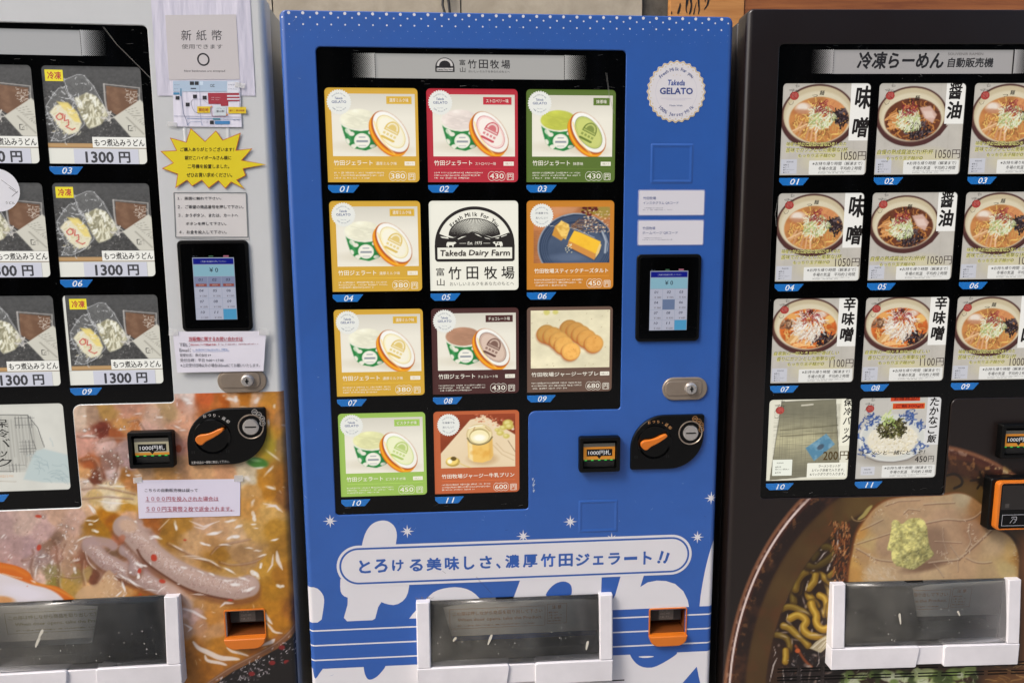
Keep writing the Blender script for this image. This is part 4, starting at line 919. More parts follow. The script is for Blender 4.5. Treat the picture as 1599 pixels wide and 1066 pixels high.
# ---- frozen udon cards
def udon_paint(cv):
    g = random.Random(12); cv.C[:] = (78, 77, 76); n_ = cv.noise(2.2, 3, 2); cv.C *= (.75 + .5 * n_)[..., None]
    for i in range(900): x, y = g.uniform(0, 100), g.uniform(30, 96); cv.ell if 0 else None; cv.stroke([(x, y), (x + .4, y)], g.uniform(.4, .9), g.choice([(120, 118, 114), (150, 148, 144), (90, 88, 86)]), .4, .8)
    cv.put(np.clip((40 - cv.Y) / 30, 0, 1), (92, 92, 92), .55)
    cv.rect(0, 94.5, 100, 100, (196, 158, 110)); cv.rect(0, 99, 100, 101, (150, 110, 70), a=.7)
    def bag(pts, seed):
        gg = random.Random(seed); m_ = cv.poly(pts, None, 1.2); cv.put(m_, (168, 168, 166), .32)
        P = np.array(pts); c0 = P.mean(0)
        for i in range(46):
            a, b = P[gg.randrange(len(P))], P[gg.randrange(len(P))]; k0, k1 = gg.uniform(0, .8), gg.uniform(.1, .5); s0 = a + (b - a) * k0; s1 = s0 + (b - a) * k1 * .4
            cv.stroke([tuple(s0), tuple((s0 + s1) / 2 + gg.uniform(-1.5, 1.5)), tuple(s1)], gg.uniform(.5, 1.1), gg.choice([(235, 235, 235), (215, 215, 214), (190, 190, 190), (90, 90, 90)]), .5, .75)
        cv.stroke(list(pts) + [pts[0]], .8, (205, 205, 205), .6, .7)
    bag([(22, 18), (36, 11), (42, 12), (50, 24), (58, 44), (62, 60), (64, 66), (48, 68), (36, 52), (26, 36)], 1)
    bag([(10, 36), (16, 28), (22, 26), (26, 38), (34, 50), (40, 60), (38, 72), (28, 84), (14, 92), (4, 92), (10, 78), (4, 62), (2, 50)], 2)
    cv.poly([(31, 40), (43, 33), (51, 36), (60, 50), (63, 60), (55, 70), (43, 76), (36, 62)], (196, 190, 160), 2)
    cv.clip = cv.poly([(31, 40), (43, 33), (51, 36), (60, 50), (63, 60), (55, 70), (43, 76), (36, 62)], None, 2.5)
    for i in range(60):
        a = g.uniform(0, 6.28); r = math.sqrt(g.random()) * .95; x, y = 47 + 10.5 * r * math.cos(a), 54.5 + 15 * r * math.sin(a); an = 1.0 + g.uniform(-.5, .5) + (3.14 if g.random() < .5 else 0); q_ = g.getstate()
        cv.squig(x + .3, y + .7, 15, an, .35, 2.6, (150, 144, 116), g, .9, .75, 10); g.setstate(q_); cv.squig(x, y, 15, an, .35, 2.0, g.choice([(250, 248, 232), (240, 236, 212), (232, 226, 198)]), g, .7, .97, 10)
    cv.clip = None
    cv.poly([(5, 57), (12, 48), (22, 47), (32, 58), (36, 70), (32, 80), (22, 84), (14, 76)], (236, 228, 196), 1.8); cv.poly([(13, 44), (24, 45), (32, 56), (35, 69), (29, 68), (20, 54)], (246, 222, 130), 2, .9)
    for i in range(50): cv.squig(g.uniform(8, 34), g.uniform(48, 82), g.uniform(2, 5), g.uniform(0, 3), .8, 1, g.choice([(252, 246, 222), (226, 206, 150), (200, 190, 150)]), g, .7, .6, 4)
    cv.stroke([(14, 59), (11, 62), (13, 66), (17, 65), (18, 61), (15, 58), (20, 60), (19, 67), (23, 66), (23, 72), (20, 74), (26, 78), (29, 76)], 1.2, (206, 84, 78), .7)
    for i in range(30): cv.squig(g.uniform(2, 38), g.uniform(30, 90), g.uniform(3, 9), g.uniform(0, 3), .6, .8, (236, 236, 236), g, .5, .7, 4)
    cv.poly([(63, 24), (94, 28), (93, 44), (72, 60), (62, 52)], (120, 88, 68), 1.2); m_ = cv.poly([(63, 24), (94, 28), (93, 44), (72, 60), (62, 52)], None, 1); cv.put(m_ * np.clip(cv.noise(8, 4) * 3 - 1.3, 0, 1), (146, 112, 88), .7)
    cv.stroke([(61, 22), (96, 26), (95, 46)], 1.4, (186, 180, 174), .8, .8); cv.stroke([(61, 22), (61, 52), (66, 66), (56, 62)], 1.6, (206, 200, 194), 1, .8)
    for i in range(22): cv.squig(g.uniform(84, 94), g.uniform(30, 46), 4, g.uniform(0, 3), .8, .7, (226, 214, 200), g, .5, .8)
    for i in range(16): cv.squig(g.uniform(58, 68), g.uniform(50, 66), 5, g.uniform(0, 3), .8, .9, (226, 220, 210), g, .5, .8)
    cv.poly([(68, 62), (96, 40), (104, 52), (104, 86), (84, 86)], (216, 212, 198), .9)
    for i in range(9): cv.stroke([(80 + i * 2, 60 + i * 2 - 6), (92 + i * 1.5, 50 + i * 3.2)], .5, (130, 126, 116), .4, .6)
    cv.stroke([(81, 62), (97, 82)], 1.6, (150, 146, 134), .8, .6)
    cv.stroke([(82, 72), (88.5, 73), (88.5, 79), (82, 78), (82, 72)], .5, (60, 58, 56), .4); cv.stroke([(84, 77), (86, 74), (86, 77)], .4, (60, 58, 56), .4)
def udon_card(root, r_, c_, label):
    cd, x, z = card_base(root, r_, c_, label, (226, 224, 214)); c = CP(x, z)
    sh = 3.5 if (r_, c_) == (2, 2) else 0
    grid_mesh('picture', c.U(-1 + sh), c.Z(83.5), c.U(101), c.Z(-1), 118, 98, udon_paint, 7.0, M['litdim'], cd)
    c.R(-1, 83.5, 101, 84.0, (150, 150, 146), 0)
    c.R(3 + sh, 4, 21 + sh, 15.5, (232, 214, 52), 1); c.T('冷凍', 5.5 + sh, 6, 19 + sh, 13.6, (176, 44, 60), 2, .03)
    c.R(45, 72, 100, 83, (236, 234, 226), 1); c.T('もつ煮込みうどん', 47, 74, 98, 81.4, (34, 32, 32), 2, .028)
    c.R(25, 84.5, 91, 100, (203, 203, 214), 1); c.L([(91.3, 84.5), (91.3, 100)], .5, (120, 120, 124), 2)
    c.T('1300', 37, 87.5, 65, 98.5, (66, 66, 70), 2, .04); c.T('円', 71, 87.5, 82, 98.5, (66, 66, 70), 2, .045)
    c.p.build('lettering', 6.8, M['lit'], cd)
def bag_drawing_card(root, r_, c_, label):
    cd, x, z = card_base(root, r_, c_, label, (222, 220, 210)); c = CP(x, z)
    def f(cv):
        g = random.Random(3); cv.tone(cv.noise(20, 2), .08); cv.poly([(2, 13), (60, 13), (68, 28), (74, 44), (74, 52), (70, 55), (66, 78), (2, 76)], (202, 200, 190), 1.5)
        for i in range(60): x_ = 2 + i * 1.1; cv.stroke([(x_, 14 + g.uniform(0, 8)), (x_ + g.uniform(-.6, .6), 60 + g.uniform(0, 16))], .45, (150, 148, 142), .5, .5)
        cv.stroke([(0, 13), (30, 12.5), (61, 13.5), (70, 28), (75, 50)], .8, (96, 96, 94), .6); cv.stroke([(61, 13.5), (63, 40), (66, 52)], .8, (110, 110, 106), .6); cv.stroke([(0, 75), (40, 76.5)], .8, (110, 110, 106), .6)
        for x0, y0, n1, n2 in ((-2, 14, 6, 5), (48, 17, 6, 3), (50, 44, 5, 4), (-2, 52, 6, 5), (34, 70, 6, 2)):
            for i in range(n1): cv.stroke([(x0 + i * 3.2, y0 - 2), (x0 + i * 3.2, y0 + n2 * 3.6)], .45, (100, 100, 98), .4, .8)
            for i in range(n2): cv.stroke([(x0 - 1, y0 + i * 3.6), (x0 + n1 * 3.2, y0 + i * 3.6)], .45, (100, 100, 98), .4, .8)
        cv.poly([(62, 60), (66, 54), (74, 52), (100, 60), (104, 92), (70, 90), (50, 86), (56, 72)], (196, 208, 206), 2.5)
        for i in range(26): cv.squig(g.uniform(56, 92), g.uniform(58, 88), 10, g.uniform(-.3, .3), .5, .8, (162, 178, 180), g, .8, .55)
        cv.squig(82, 40, 10, 1, .8, 1, (190, 200, 200), g, 1, .7); cv.stroke([(0, 87), (42, 88)], .6, (170, 150, 130), .5, .8)
    grid_mesh('picture', c.U(-1), c.Z(101), c.U(101), c.Z(-1), 120, 120, f, 7.0, M['litdim'], cd, bg_=(222, 220, 210))
    c.VT('保冷バック', 22, 16, 40, 72, (52, 52, 50), 1, .01)
    c.tiny(6, 80, 44, 85, (214, 180, 150), 1, 1, 5); c.p.build('lettering', 6.8, M['lit'], cd)

# ---- ramen cards
def ramen_paint(kind):
    def f(cv):
        g = random.Random(20); cv.C *= (.95 + .1 * cv.noise(12, 2))[..., None]
        for i in range(9): cv.rect(i * 12, -2, i * 12 + 11, 102, (206, 200, 190), 1, a=g.uniform(0, .35))
        cv.ell(60, 84, 30, 12, (232, 220, 160), 10, a=.45)
        ox, oy, k, ky = (0, 0, 1, 1) if kind == 'miso' else (-1.5, 2.5, .96, .93) if kind == 'shoyu' else (0, -1, 1, .94)
        E = lambda x, y, rx, ry, *a, **kw: cv.ell(x + ox, y * ky + oy, rx * k, ry * ky, *a, **kw)
        E(42, 36, 42, 34.5, (82, 50, 44), .9); E(42, 38, 42.3, 33, (66, 38, 34), 1); E(41.5, 36, 40.5, 33, (96, 62, 52), 1)
        cv.poly([(2 + ox, 46), (10, 60 * ky + oy), (24, 68 * ky + oy), (42, 71 * ky + oy), (58, 68 * ky + oy), (74, 58 * ky + oy), (82, 46)], (84, 50, 46), 1)
        E(42, 34, 39, 30.5, (206, 190, 156), 1); E(42, 37, 37, 28, (224, 212, 182), 2.5)
        soup = {'miso': (206, 138, 78), 'shoyu': (112, 62, 40), 'kara': (218, 112, 50)}[kind]
        sm = E(43, 39.5, 33.5, 24.5, None, 1.2); cv.put(sm, soup); old = cv.clip; cv.clip = sm
        cv.put(np.clip(cv.noise(9, 6) * 3 - 1.3, 0, 1), lum(soup, .8), .6)
        ny = {'miso': (244, 196, 110), 'shoyu': (222, 150, 76), 'kara': (246, 190, 110)}[kind]
        S = lambda x, y: (x + ox, y * ky + oy)
        for i in range(150):
            a = g.uniform(0, 6.28); r = g.uniform(.25, 1); x, y = S(43 + 30 * r * math.cos(a), 42 + 21 * r * math.sin(a))
            cv.squig(x, y, g.uniform(4, 10), g.uniform(0, 6.28), .7, g.uniform(.8, 1.3), g.choice([ny, lum(ny, 1.1), lum(ny, .85), lum(soup, .7)]), g, .5, .85)
        if kind == 'miso':
            E(25, 27, 10, 6, (226, 190, 160), 2); E(24, 26, 6, 4, (240, 226, 210), 2); E(22, 31, 10, 3, (180, 110, 70), 2, a=.6); E(60, 22, 12, 8, (222, 150, 100), 3, a=.7)
            for x0 in (30, 33, 36, 24, 20): cv.stroke([S(x0 + 4, 42), S(x0 + (x0 - 31) * .9, 62)], 2, g.choice([(226, 170, 124), (206, 150, 106), (240, 190, 150)]), .7); 
            cv.stroke([S(12, 52), S(30, 44)], 1.6, (238, 196, 150), .6); cv.stroke([S(10, 56), S(30, 46)], 1.4, (214, 160, 110), .6)
            fx, fy, fr, fs = 68, 37, 10, 8.5
        elif kind == 'shoyu':
            cv.poly([S(50, 26), S(62, 24), S(70, 34), S(66, 44), S(56, 38)], (214, 176, 160), 1.5); cv.poly([S(54, 30), S(64, 30), S(68, 38), S(58, 38)], (232, 204, 190), 2)
            for i in range(26): cv.squig(*S(g.uniform(12, 26), g.uniform(38, 52)), 14, g.uniform(-.7, -.2), .2, 1.8, g.choice([(222, 160, 98), (206, 138, 80), (238, 184, 124)]), g, .6)
            fx, fy, fr, fs = 50, 53, 13, 9.5
        else:
            for i in range(30): cv.squig(*S(g.uniform(10, 24), g.uniform(28, 40)), 6, g.uniform(0, 6), 1, 1.6, g.choice([(150, 110, 82), (190, 156, 126), (110, 76, 56)]), g, .6)
            E(24, 24, 7, 4, (236, 170, 96), 1.5); E(68, 28, 6, 5, (242, 190, 110), 1.5); E(56, 22, 8, 4, (228, 200, 180), 2)
            for i in range(9): cv.stroke([S(16 + i * 1.8, 58 - i * .4), S(30 + i * 1.2, 42)], 1.8, g.choice([(238, 190, 130), (222, 168, 104), (246, 206, 150)]), .6)
            fx, fy, fr, fs = 62, 53, 13, 7.5
            for i in range(10): cv.squig(*S(g.uniform(26, 36), g.uniform(58, 62)), 18, -.2, .12, 1.1, (252, 196, 130), g, .5)
        for i in range(90):
            a = g.uniform(0, 6.28); r = math.sqrt(g.random()); cv.squig(*S(fx + fr * r * math.cos(a), fy + fs * r * math.sin(a)), 5, g.uniform(0, 6), .9, 1.3, g.choice([(40, 30, 32), (66, 50, 50), (28, 22, 26), (104, 88, 90), (52, 38, 40)]), g, .5)
        mx_, my_, mr, ms = {'miso': (46, 36, 14, 12), 'shoyu': (38, 38, 14, 13), 'kara': (44, 35, 16, 14)}[kind]
        for i in range(150):
            a = g.uniform(0, 6.28); r = math.sqrt(g.random()); x, y = mx_ + mr * r * math.cos(a), my_ + ms * r * math.sin(a)
            cv.squig(*S(x, y), g.uniform(3, 7) if kind != 'kara' else g.uniform(6, 11), g.uniform(.3, 2.6) if kind != 'kara' else math.atan2(y - my_ + 8, x - mx_) + g.uniform(-.3, .3), .5, 1.1,
                     g.choice([(222, 226, 180), (240, 240, 212), (196, 206, 140), (160, 172, 110), (232, 232, 206)] if kind != 'kara' else [(240, 234, 220), (226, 214, 196), (250, 246, 236), (206, 180, 160)]), g, .5, .9)
        for i in range(46): cv.squig(*S(mx_ + g.uniform(-9, 9), my_ - ms + g.uniform(-3, 9)), g.uniform(4, 9), g.uniform(0, 6.28), 1, .55, g.choice([(150, 44, 54), (176, 70, 80), (120, 34, 44)]), g, .4, .9)
        cv.clip = old
    return f
def ramen_card(root, r_, c_, kind, yen, label):
    cd, x, z = card_base(root, r_, c_, label, (196, 189, 178), 'litdim'); c = CP(x, z)
    grid_mesh('picture', c.U(-1), c.Z(101), c.U(101), c.Z(-1), 128, 128, ramen_paint(kind), 7.0, M['litdim'], cd, bg_=(196, 189, 178))
    K = (34, 30, 28); Wt = (246, 243, 236)
    c.R(78, -.8, 100.8, {'miso': 62, 'shoyu': 44, 'kara': 57}[kind], Wt, 0)
    if kind == 'miso': c.T('味', 83.5, 3, 100.6, 27, K, 1, .05, .12); c.T('噌', 82, 37, 99.8, 58, K, 1, .045, .12)
    elif kind == 'shoyu': c.T('醤', 81.5, -.4, 96, 17, K, 1, .035, .12); c.T('油', 80.5, 20, 97, 38, K, 1, .05, .12)
    else: c.T('辛', 84, -.4, 97.5, 15, K, 1, .045, .1); c.T('味', 82.5, 17, 97, 32, K, 1, .045, .1); c.T('噌', 81.5, 35, 97, 51, K, 1, .045, .1)
    rows = {'miso': (('味噌と炒めた野菜の旨味ひきしめた', 7, 63, 76, 67.6), ('苦味でガツンとした衝撃な1杯', 7, 69.4, 78, 74.4), ('もっちり玉子麺が◎', 21, 76.2, 64, 80.2)),
            'shoyu': (('自慢の熟成醤油だれ!杯!杯', 2.5, 72, 68, 77.4), ('もっちり玉子麺が◎', 14, 79.5, 56, 83.5)),
            'kara': (('自家製の一味とうま味が香ばしい', 3, 62, 81, 66.6), ('香りにガツンとした衝撃な1杯', 7, 68.6, 77, 73.4), ('もっちり玉子麺が◎', 20, 75.4, 64, 79.4))}[kind]
    for t, a, b, d, e in rows: 
        c.T(t, a - .3, b + .5, d - .3, e + .5, (232, 224, 140), 1, .045, .2); c.T(t, a, b, d, e, (46, 42, 22), 2, .006, .2)
    v = 72.5 if kind != 'miso' else 74
    c.T(yen, 70.5, v, 88.5, v + 9.5, (66, 52, 48), 1, .002); c.T('円', 90, v, 99.4, v + 9.5, (66, 52, 48), 1, 0)
    c.RR(34, 83.8, 98.6, 99.3, 2.5, (236, 234, 228), 1); c.T('※お持ち帰り時間（解凍まで）', 38, 85.3, 95.5, 89.3, K, 2, .012, .15); c.T('冬場の気温　平均約２時間', 45, 90.6, 95, 94.6, K, 2, .012, .15)
    c.tiny(45, 95.4, 90, 98.6, (70, 64, 60), 2, 2, 2.4, seed=7)
    c.R(1.5, 82.3, 20, 98.5, (205, 205, 212), 1); c.T('商品内容', 8, 84.3, 16, 86, K, 2, 0)
    for i, t in enumerate(('▲麺1玉', '▲スープ', '▲チャーシュー', '▲メンマ')): c.T(t, 4.5, 87.6 + i * 2.7, (11, 11, 17, 11.5)[i], 89.4 + i * 2.7, K, 2, 0)
    stamp(c); c.T('つ', 34, 12 if kind == 'miso' else 17, 40, 14.5 if kind == 'miso' else 21, K, 1, .02, .2); c.T('麺', 42, 7.5 if kind == 'miso' else 13, 48, 12.5 if kind == 'miso' else 18.5, K, 1, .02, .2)
    c.p.build('lettering', 6.8, M['litdim'], cd)
def stamp(c):
    c.E(13.5, 13.2, 5.2, 4.6, (176, 70, 62), 2, n=24)
    K = (44, 30, 30)
    for pts in ([(7, 7), (13, 6), (9, 12), (7, 16)], [(8, 8), (16, 7), (13, 10)], [(16, 0), (15, 4), (19, 3)], [(14, 2), (19, 2)], [(17, 7), (18, 11)], [(15, 9), (19, 8)], [(10, 11), (16, 16)], [(7, 20), (9, 23), (12, 22), (13, 19)]): c.L(pts, .7, K, 3)
    for i in range(4): c.L([(11 + i * 1.6, 10.5), (11.5 + i * 1.6, 15)], .45, (220, 150, 140), 4)
def coolbag_card(root, r_, c_, label):
    cd, x, z = card_base(root, r_, c_, label, (224, 219, 198)); c = CP(x, z); K = (34, 30, 28)
    def f(cv):
        g = random.Random(31); q = [(16, 4), (80, 2), (84, 40), (88, 76), (90, 92), (6, 98), (10, 60)]
        m_ = cv.poly(q, None, 1); cv.put(m_, (128, 124, 104)); b = np.clip(1 - np.abs(cv.Y - 52) / 34, 0, 1); cv.put(m_ * b * np.clip(cv.noise(40, 3) * 1.6, 0, 1), (214, 206, 164), .85)
        for i in range(60): y = 8 + i * 1.5; cv.stroke([(8, y + g.uniform(-.4, .4)), (50, y + 1 + g.uniform(-.5, .5)), (87, y)], .4, (94, 90, 74), .4, .5 * (.4 + g.random() * .6))
        for i in range(44): x_ = 12 + i * 1.7; cv.stroke([(x_, 8), (x_ + g.uniform(-1, 1), 95)], .35, (104, 100, 84), .4, .4)
        cv.stroke([(16, 38), (84, 33)], 1, (90, 84, 66), .6, .7); cv.stroke([(16, 45), (84, 42)], 1, (100, 92, 72), .6, .7); cv.stroke([(40, 8.5), (53, 7.5)], 1.8, (206, 200, 180), .6)
        cv.stroke(q + [q[0]], .8, (84, 80, 68), .6, .8)
        p_ = [(47, 60), (71, 43), (82, 56), (58, 76)]; m_ = cv.poly(p_, None, 1); cv.put(m_, (88, 134, 160)); cv.put(m_ * np.clip(cv.noise(6, 8) * 3 - 1.3, 0, 1), (150, 184, 200), .7); cv.ell(65, 59, 4.5, 3, (66, 76, 90), 1, -.6, .8)
    grid_mesh('picture', c.U(-1), c.Z(101), c.U(101), c.Z(-1), 128, 128, f, 7.0, M['lit'], cd, bg_=(228, 224, 204))
    c.R(88, -.8, 100.8, 58, (240, 236, 216), 0)
    c.VT('保冷バック', 91, -1, 100.5, 55, K, 1, .03, .15); c.T('200', 69, 65, 87, 75.5, (80, 62, 30), 2, .02); c.T('円', 89.5, 65, 99.8, 75.5, (80, 62, 30), 2, .012)
    c.RR(50, 79, 98.6, 97.5, 2, (240, 238, 222), 1); c.T('ラーメンセットが', 64, 81.3, 91, 84.8, K, 2, .015, .15); c.T('3パック余裕で入ります。', 56, 86.2, 96, 90, K, 2, .012, .15); c.T('4パックぎりぎり入ります。', 53.5, 91.3, 97, 95, K, 2, .012, .15)
    c.RR(7.5, 74, 31.5, 94, 1.5, (236, 238, 224), 1); c.T('商品内容', 12.5, 77.2, 21, 79, K, 2, 0); c.T('▲保冷袋', 11, 82, 18, 84, K, 2, 0); c.T('縦31cm×横28cm', 11, 85, 28, 87, K, 2, 0); c.T('▲保冷剤', 11, 89, 18, 91, K, 2, 0)
    stamp(c); c.p.build('lettering', 6.8, M['lit'], cd)
def takana_card(root, r_, c_, label):
    cd, x, z = card_base(root, r_, c_, label, (202, 197, 188), 'litdim'); c = CP(x, z); K = (34, 30, 28)
    def f(cv):
        g = random.Random(41)
        for i in range(9): cv.rect(i * 12, -2, i * 12 + 11, 102, (212, 207, 198), 1, a=g.uniform(0, .35))
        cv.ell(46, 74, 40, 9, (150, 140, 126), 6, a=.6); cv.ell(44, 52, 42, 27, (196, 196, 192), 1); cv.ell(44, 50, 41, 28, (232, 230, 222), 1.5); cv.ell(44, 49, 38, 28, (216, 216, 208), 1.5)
        for cx, cy, n_ in ((20, 26, 24), (62, 23, 34), (80, 36, 16), (76, 60, 22), (12, 64, 20), (2, 46, 18), (12, 34, 9)):
            for i in range(n_): cv.squig(cx + g.gauss(0, 5.5), cy + g.gauss(0, 3.5), g.uniform(2, 7), g.uniform(0, 6.28), .8, g.uniform(.8, 2), g.choice([(64, 90, 150), (84, 110, 166), (52, 72, 130)]), g, .6, .85)
        cv.ell(44, 52, 31, 20, (236, 228, 208), 2.5)
        for i in range(260): a = g.uniform(0, 6.28); r = math.sqrt(g.random()); cv.squig(44 + 30 * r * math.cos(a), 53 + 18 * r * math.sin(a), 2, g.uniform(0, 6.28), .5, 1, g.choice([(250, 244, 228), (236, 224, 190), (214, 200, 166), (244, 232, 200)]), g, .5)
        for i in range(230): a = g.uniform(0, 6.28); r = math.sqrt(g.random()); cv.squig(42 + 18 * r * math.cos(a), 38 + 11 * r * math.sin(a), g.uniform(3, 6), g.uniform(0, 6.28), 1, 1.2, g.choice([(70, 70, 36), (96, 92, 50), (46, 44, 26), (120, 116, 66), (60, 52, 34)]), g, .5)
        for i in range(18): cv.squig(38 + g.uniform(-7, 7), 27 + g.uniform(-6, 6), 7, g.uniform(0, 6), 1.3, 1.4, g.choice([(190, 206, 130), (220, 226, 170), (160, 180, 100)]), g, .5)
        cv.stroke([(12, 72), (26, 78), (46, 79.5), (64, 77), (76, 70)], 1.2, (140, 132, 124), .8)
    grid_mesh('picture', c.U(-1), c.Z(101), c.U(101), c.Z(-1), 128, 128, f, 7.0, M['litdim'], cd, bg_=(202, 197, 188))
    c.R(83.5, -.8, 100.8, 59, (226, 224, 222), 0)
    c.VT('たかなご飯', 86.5, 0, 97.5, 57, K, 1, .035, .15); c.R(38, -.5, 74, 4.5, (214, 74, 38), 1); c.R(41, 7, 80.5, 14.2, (214, 74, 38), 1); c.F(41, 7, 80.5, 14.2, .7, (226, 196, 80), 2)
    c.T('お得商品!!', 42, -.3, 72, 3.6, (110, 28, 20), 2, .03); c.T('ご飯300g!!', 45, 8.4, 78, 13, (110, 28, 20), 2, .035)
    c.T('ラーメンと一緒にどうぞ！', 4, 65, 85, 70.6, K, 1, .018, .15); c.T('450', 73, 73, 88, 80.5, K, 1, .012); c.T('円', 89.5, 73, 96.5, 80.5, K, 1, .006)
    c.RR(33, 84, 98.6, 99, 2.5, (236, 234, 228), 1); c.T('※お持ち帰り時間（解凍まで）', 36, 85.3, 95, 89, K, 2, .012, .15); c.T('冬場の気温　平均約２時間', 43, 90.3, 95, 94.3, K, 2, .012, .15)
    c.tiny(43, 95.2, 90, 98.4, (70, 64, 60), 2, 2, 2.4, seed=7); c.R(7, 85, 24, 95.5, (214, 213, 218), 1); c.T('商品内容', 11, 87.5, 19, 89.3, K, 2, 0); c.T('たかなご飯', 10, 91.5, 21, 93.3, K, 2, 0)
    stamp(c); c.p.build('lettering', 6.8, M['litdim'], cd)

def title_band(root, k):
    p = Print(); col = {'B': (205, 203, 198), 'R': (196, 192, 190), 'L': (200, 200, 200)}[k]; p.rect(203, 1672, 629, 1729, col, 0); hd = Print()
    for i in range(26):
        for j in range(15):
            for side in (0, 1):
                x = (204 - (i + .5) * 2.1) if side == 0 else (628 + (i + .5) * 2.1); z = 1675.5 + (j + (i % 2) * .5) * 3.6; r = 2.0 * (1 - i / 27) ** 1.25
                if r > .15 and z < 1727: hd.raw([(x - r, z), (x, z - r), (x + r, z), (x, z + r)], [(0, 1, 2), (0, 2, 3)], col, 1)
    t = p.build('title_band', 7.2, M['band'], root); hd.build('halftone_dots', 3.8, M['band'], t); K = (34, 32, 32); q = Print()
    if k == 'B':
        P = lambda pts, c_, lv=0: q.poly(ccw([(a, -b) for a, b in pts]), c_, lv)
        hump(P, None, 358.5, -1689, 43, K, col, 0); q.text('Takeda Dairy Farm', 341, 1691.5, 376, 1696, K, 6, .01)
        q.text('富', 391, 1704, 404, 1716, K, 1, .01); q.text('山', 392, 1689, 404, 1700, K, 1, .01)
        for ch, a in zip('竹田牧場', (410, 435, 460, 485)): q.text(ch, a, 1697.5, a + 19.5, 1716, K, 1, .018)
        q.text('おいしいミルクをあなたのもとへ', 411, 1688.5, 504, 1693.2, K, 1, .008)
    elif k == 'R':
        q.text('冷凍らーめん', 262, 1686, 463, 1722, K, 1, .045, .15); q.text('自動販売機', 474, 1689, 581, 1709.5, K, 1, .03, .1); q.text('SOUVENIR RAMEN', 473, 1715.5, 556, 1721, (90, 86, 82), 1, 0)
    if k != 'L': q.build('lettering', 7.0, M['decal'], t)
def wear(root, k):
    g = random.Random(ord(k)); p = Print()
    for i in range(26):
        x, z = g.choice([(g.uniform(90, 760), g.uniform(1729, 1738)), (g.uniform(690, 765), g.uniform(1580, 1730)), (g.uniform(300, 760), g.uniform(1655, 1672)), (g.uniform(80, 540), g.uniform(665, 680))])
        a = g.uniform(-.5, .5); ln = g.uniform(2, 16); pts = [(x, z)]
        for j in range(3): a += g.uniform(-.4, .4); x += ln / 3 * math.cos(a); z += ln / 3 * math.sin(a) * .6; pts.append((min(max(x, 78), 766), min(z, 1737)))
        p.line(pts, g.uniform(.25, .6), g.choice([(120, 118, 114), (80, 78, 76), (60, 58, 56)]), 0)
    for i in range(90):
        x, z = g.uniform(80, 540), g.uniform(665, 1735); r = g.uniform(.3, .8)
        if all(not (CX[c] - 3 < x < CX[c] + CW + 3 and CZ[q] - CH - 26 < z < CZ[q] + 3) for q, c in CELLS) and z < 1668: p.ell(x, z, r, r, (110, 108, 104), 0, n=5)
    pts = {'B': [(712, 1740), (722, 1690), (730, 1640), (742, 1600)], 'L': [(675, 1735), (700, 1700), (730, 1668), (766, 1630)], 'R': [(90, 1400), (84, 1360), (88, 1330)]}[k]
    for o_ in (0, 1.6): p.line([(a + o_ * g.uniform(.5, 1.5), b) for a, b in pts if b < 1738], .4, (130, 128, 122), 0)
    p.build('scratches', 3.75, M['decal'], root)['kind'] = 'stuff'
SCREEN_PR = {'B': ['380', '430', '430', '380', None, '450', '380', '430', '680', '450', '600'], 'L': ['1300'] * 9 + ['1300', '300'], 'R': ['1050'] * 6 + ['1100', '1100', '1000', '200', '450']}
def screen(root, k):
    tp = [c for c in root.children if c.name.startswith('touch_panel')][0]
    p = Print(); x0, x1, z1, z0 = 832, 923, 1242, 1101; W_, H_ = x1 - x0, z1 - z0
    p.rect(x0, z0, x1, z1, (178, 186, 206), 0); p.rect(x0 + 1.5, z1 - 15, x1 - 1.5, z1 - 2, (24, 34, 150), 1); p.text('ご希望の商品番号を押してください', x0 + 18, z1 - 11, x1 - 17, z1 - 7, (200, 205, 225), 2, 0)
    p.rect(x0 + 1, z1 - 42, x1 - 1, z1 - 16.5, (158, 206, 224), 1); p.text('¥ 0', x0 + 36, z1 - 33, x0 + 55, z1 - 23, (40, 50, 60), 2, .01)
    for i in range(12):
        r_, c_ = divmod(i, 3); a = x0 + 1 + c_ * 30; b = z1 - 43 - r_ * 24.6
        col = (206, 208, 226) if i < 11 else (92, 176, 222)
        if k == 'B' and i == 4: col = (122, 140, 176)
        if k == 'L' and i < 3: col = (150, 158, 190)
        p.rect(a, b - 23.8, a + 29.2, b, col, 1)
        if i < 11 and not (k == 'B' and i == 4):
            p.text('%02d' % (i + 1), a + 10, b - 10, a + 19, b - 4, (50, 52, 76), 2, .012, .15); 
            if k == 'L' and i < 3: p.rect(a + 3, b - 22, a + 27, b - 16, (170, 90, 80), 2); p.text('売切中', a + 9, b - 21, a + 21, b - 17, (230, 200, 190), 3, 0)
            else: p.text('¥ ' + SCREEN_PR[k][i], a + 10, b - 21.5, a + 26, b - 17, (110, 100, 104), 2, 0)
    sc_ = p.build('screen', -6.75, M['screen'], tp)
    q = Print(); q.tiny(x0 + 2, z1 + 1.5, x0 + 13, z1 + 4.5, (120, 130, 150), 1, 0, 2.5); q.rect(x0 + 68, z1 + 1, x0 + 80, z1 + 4.5, (190, 120, 140), 0); q.rect(x0 + 36, z1 + 1.5, x0 + 46, z1 + 4, (80, 120, 90), 0)
    q.build('status_icons', -6.75, M['screen'], tp)
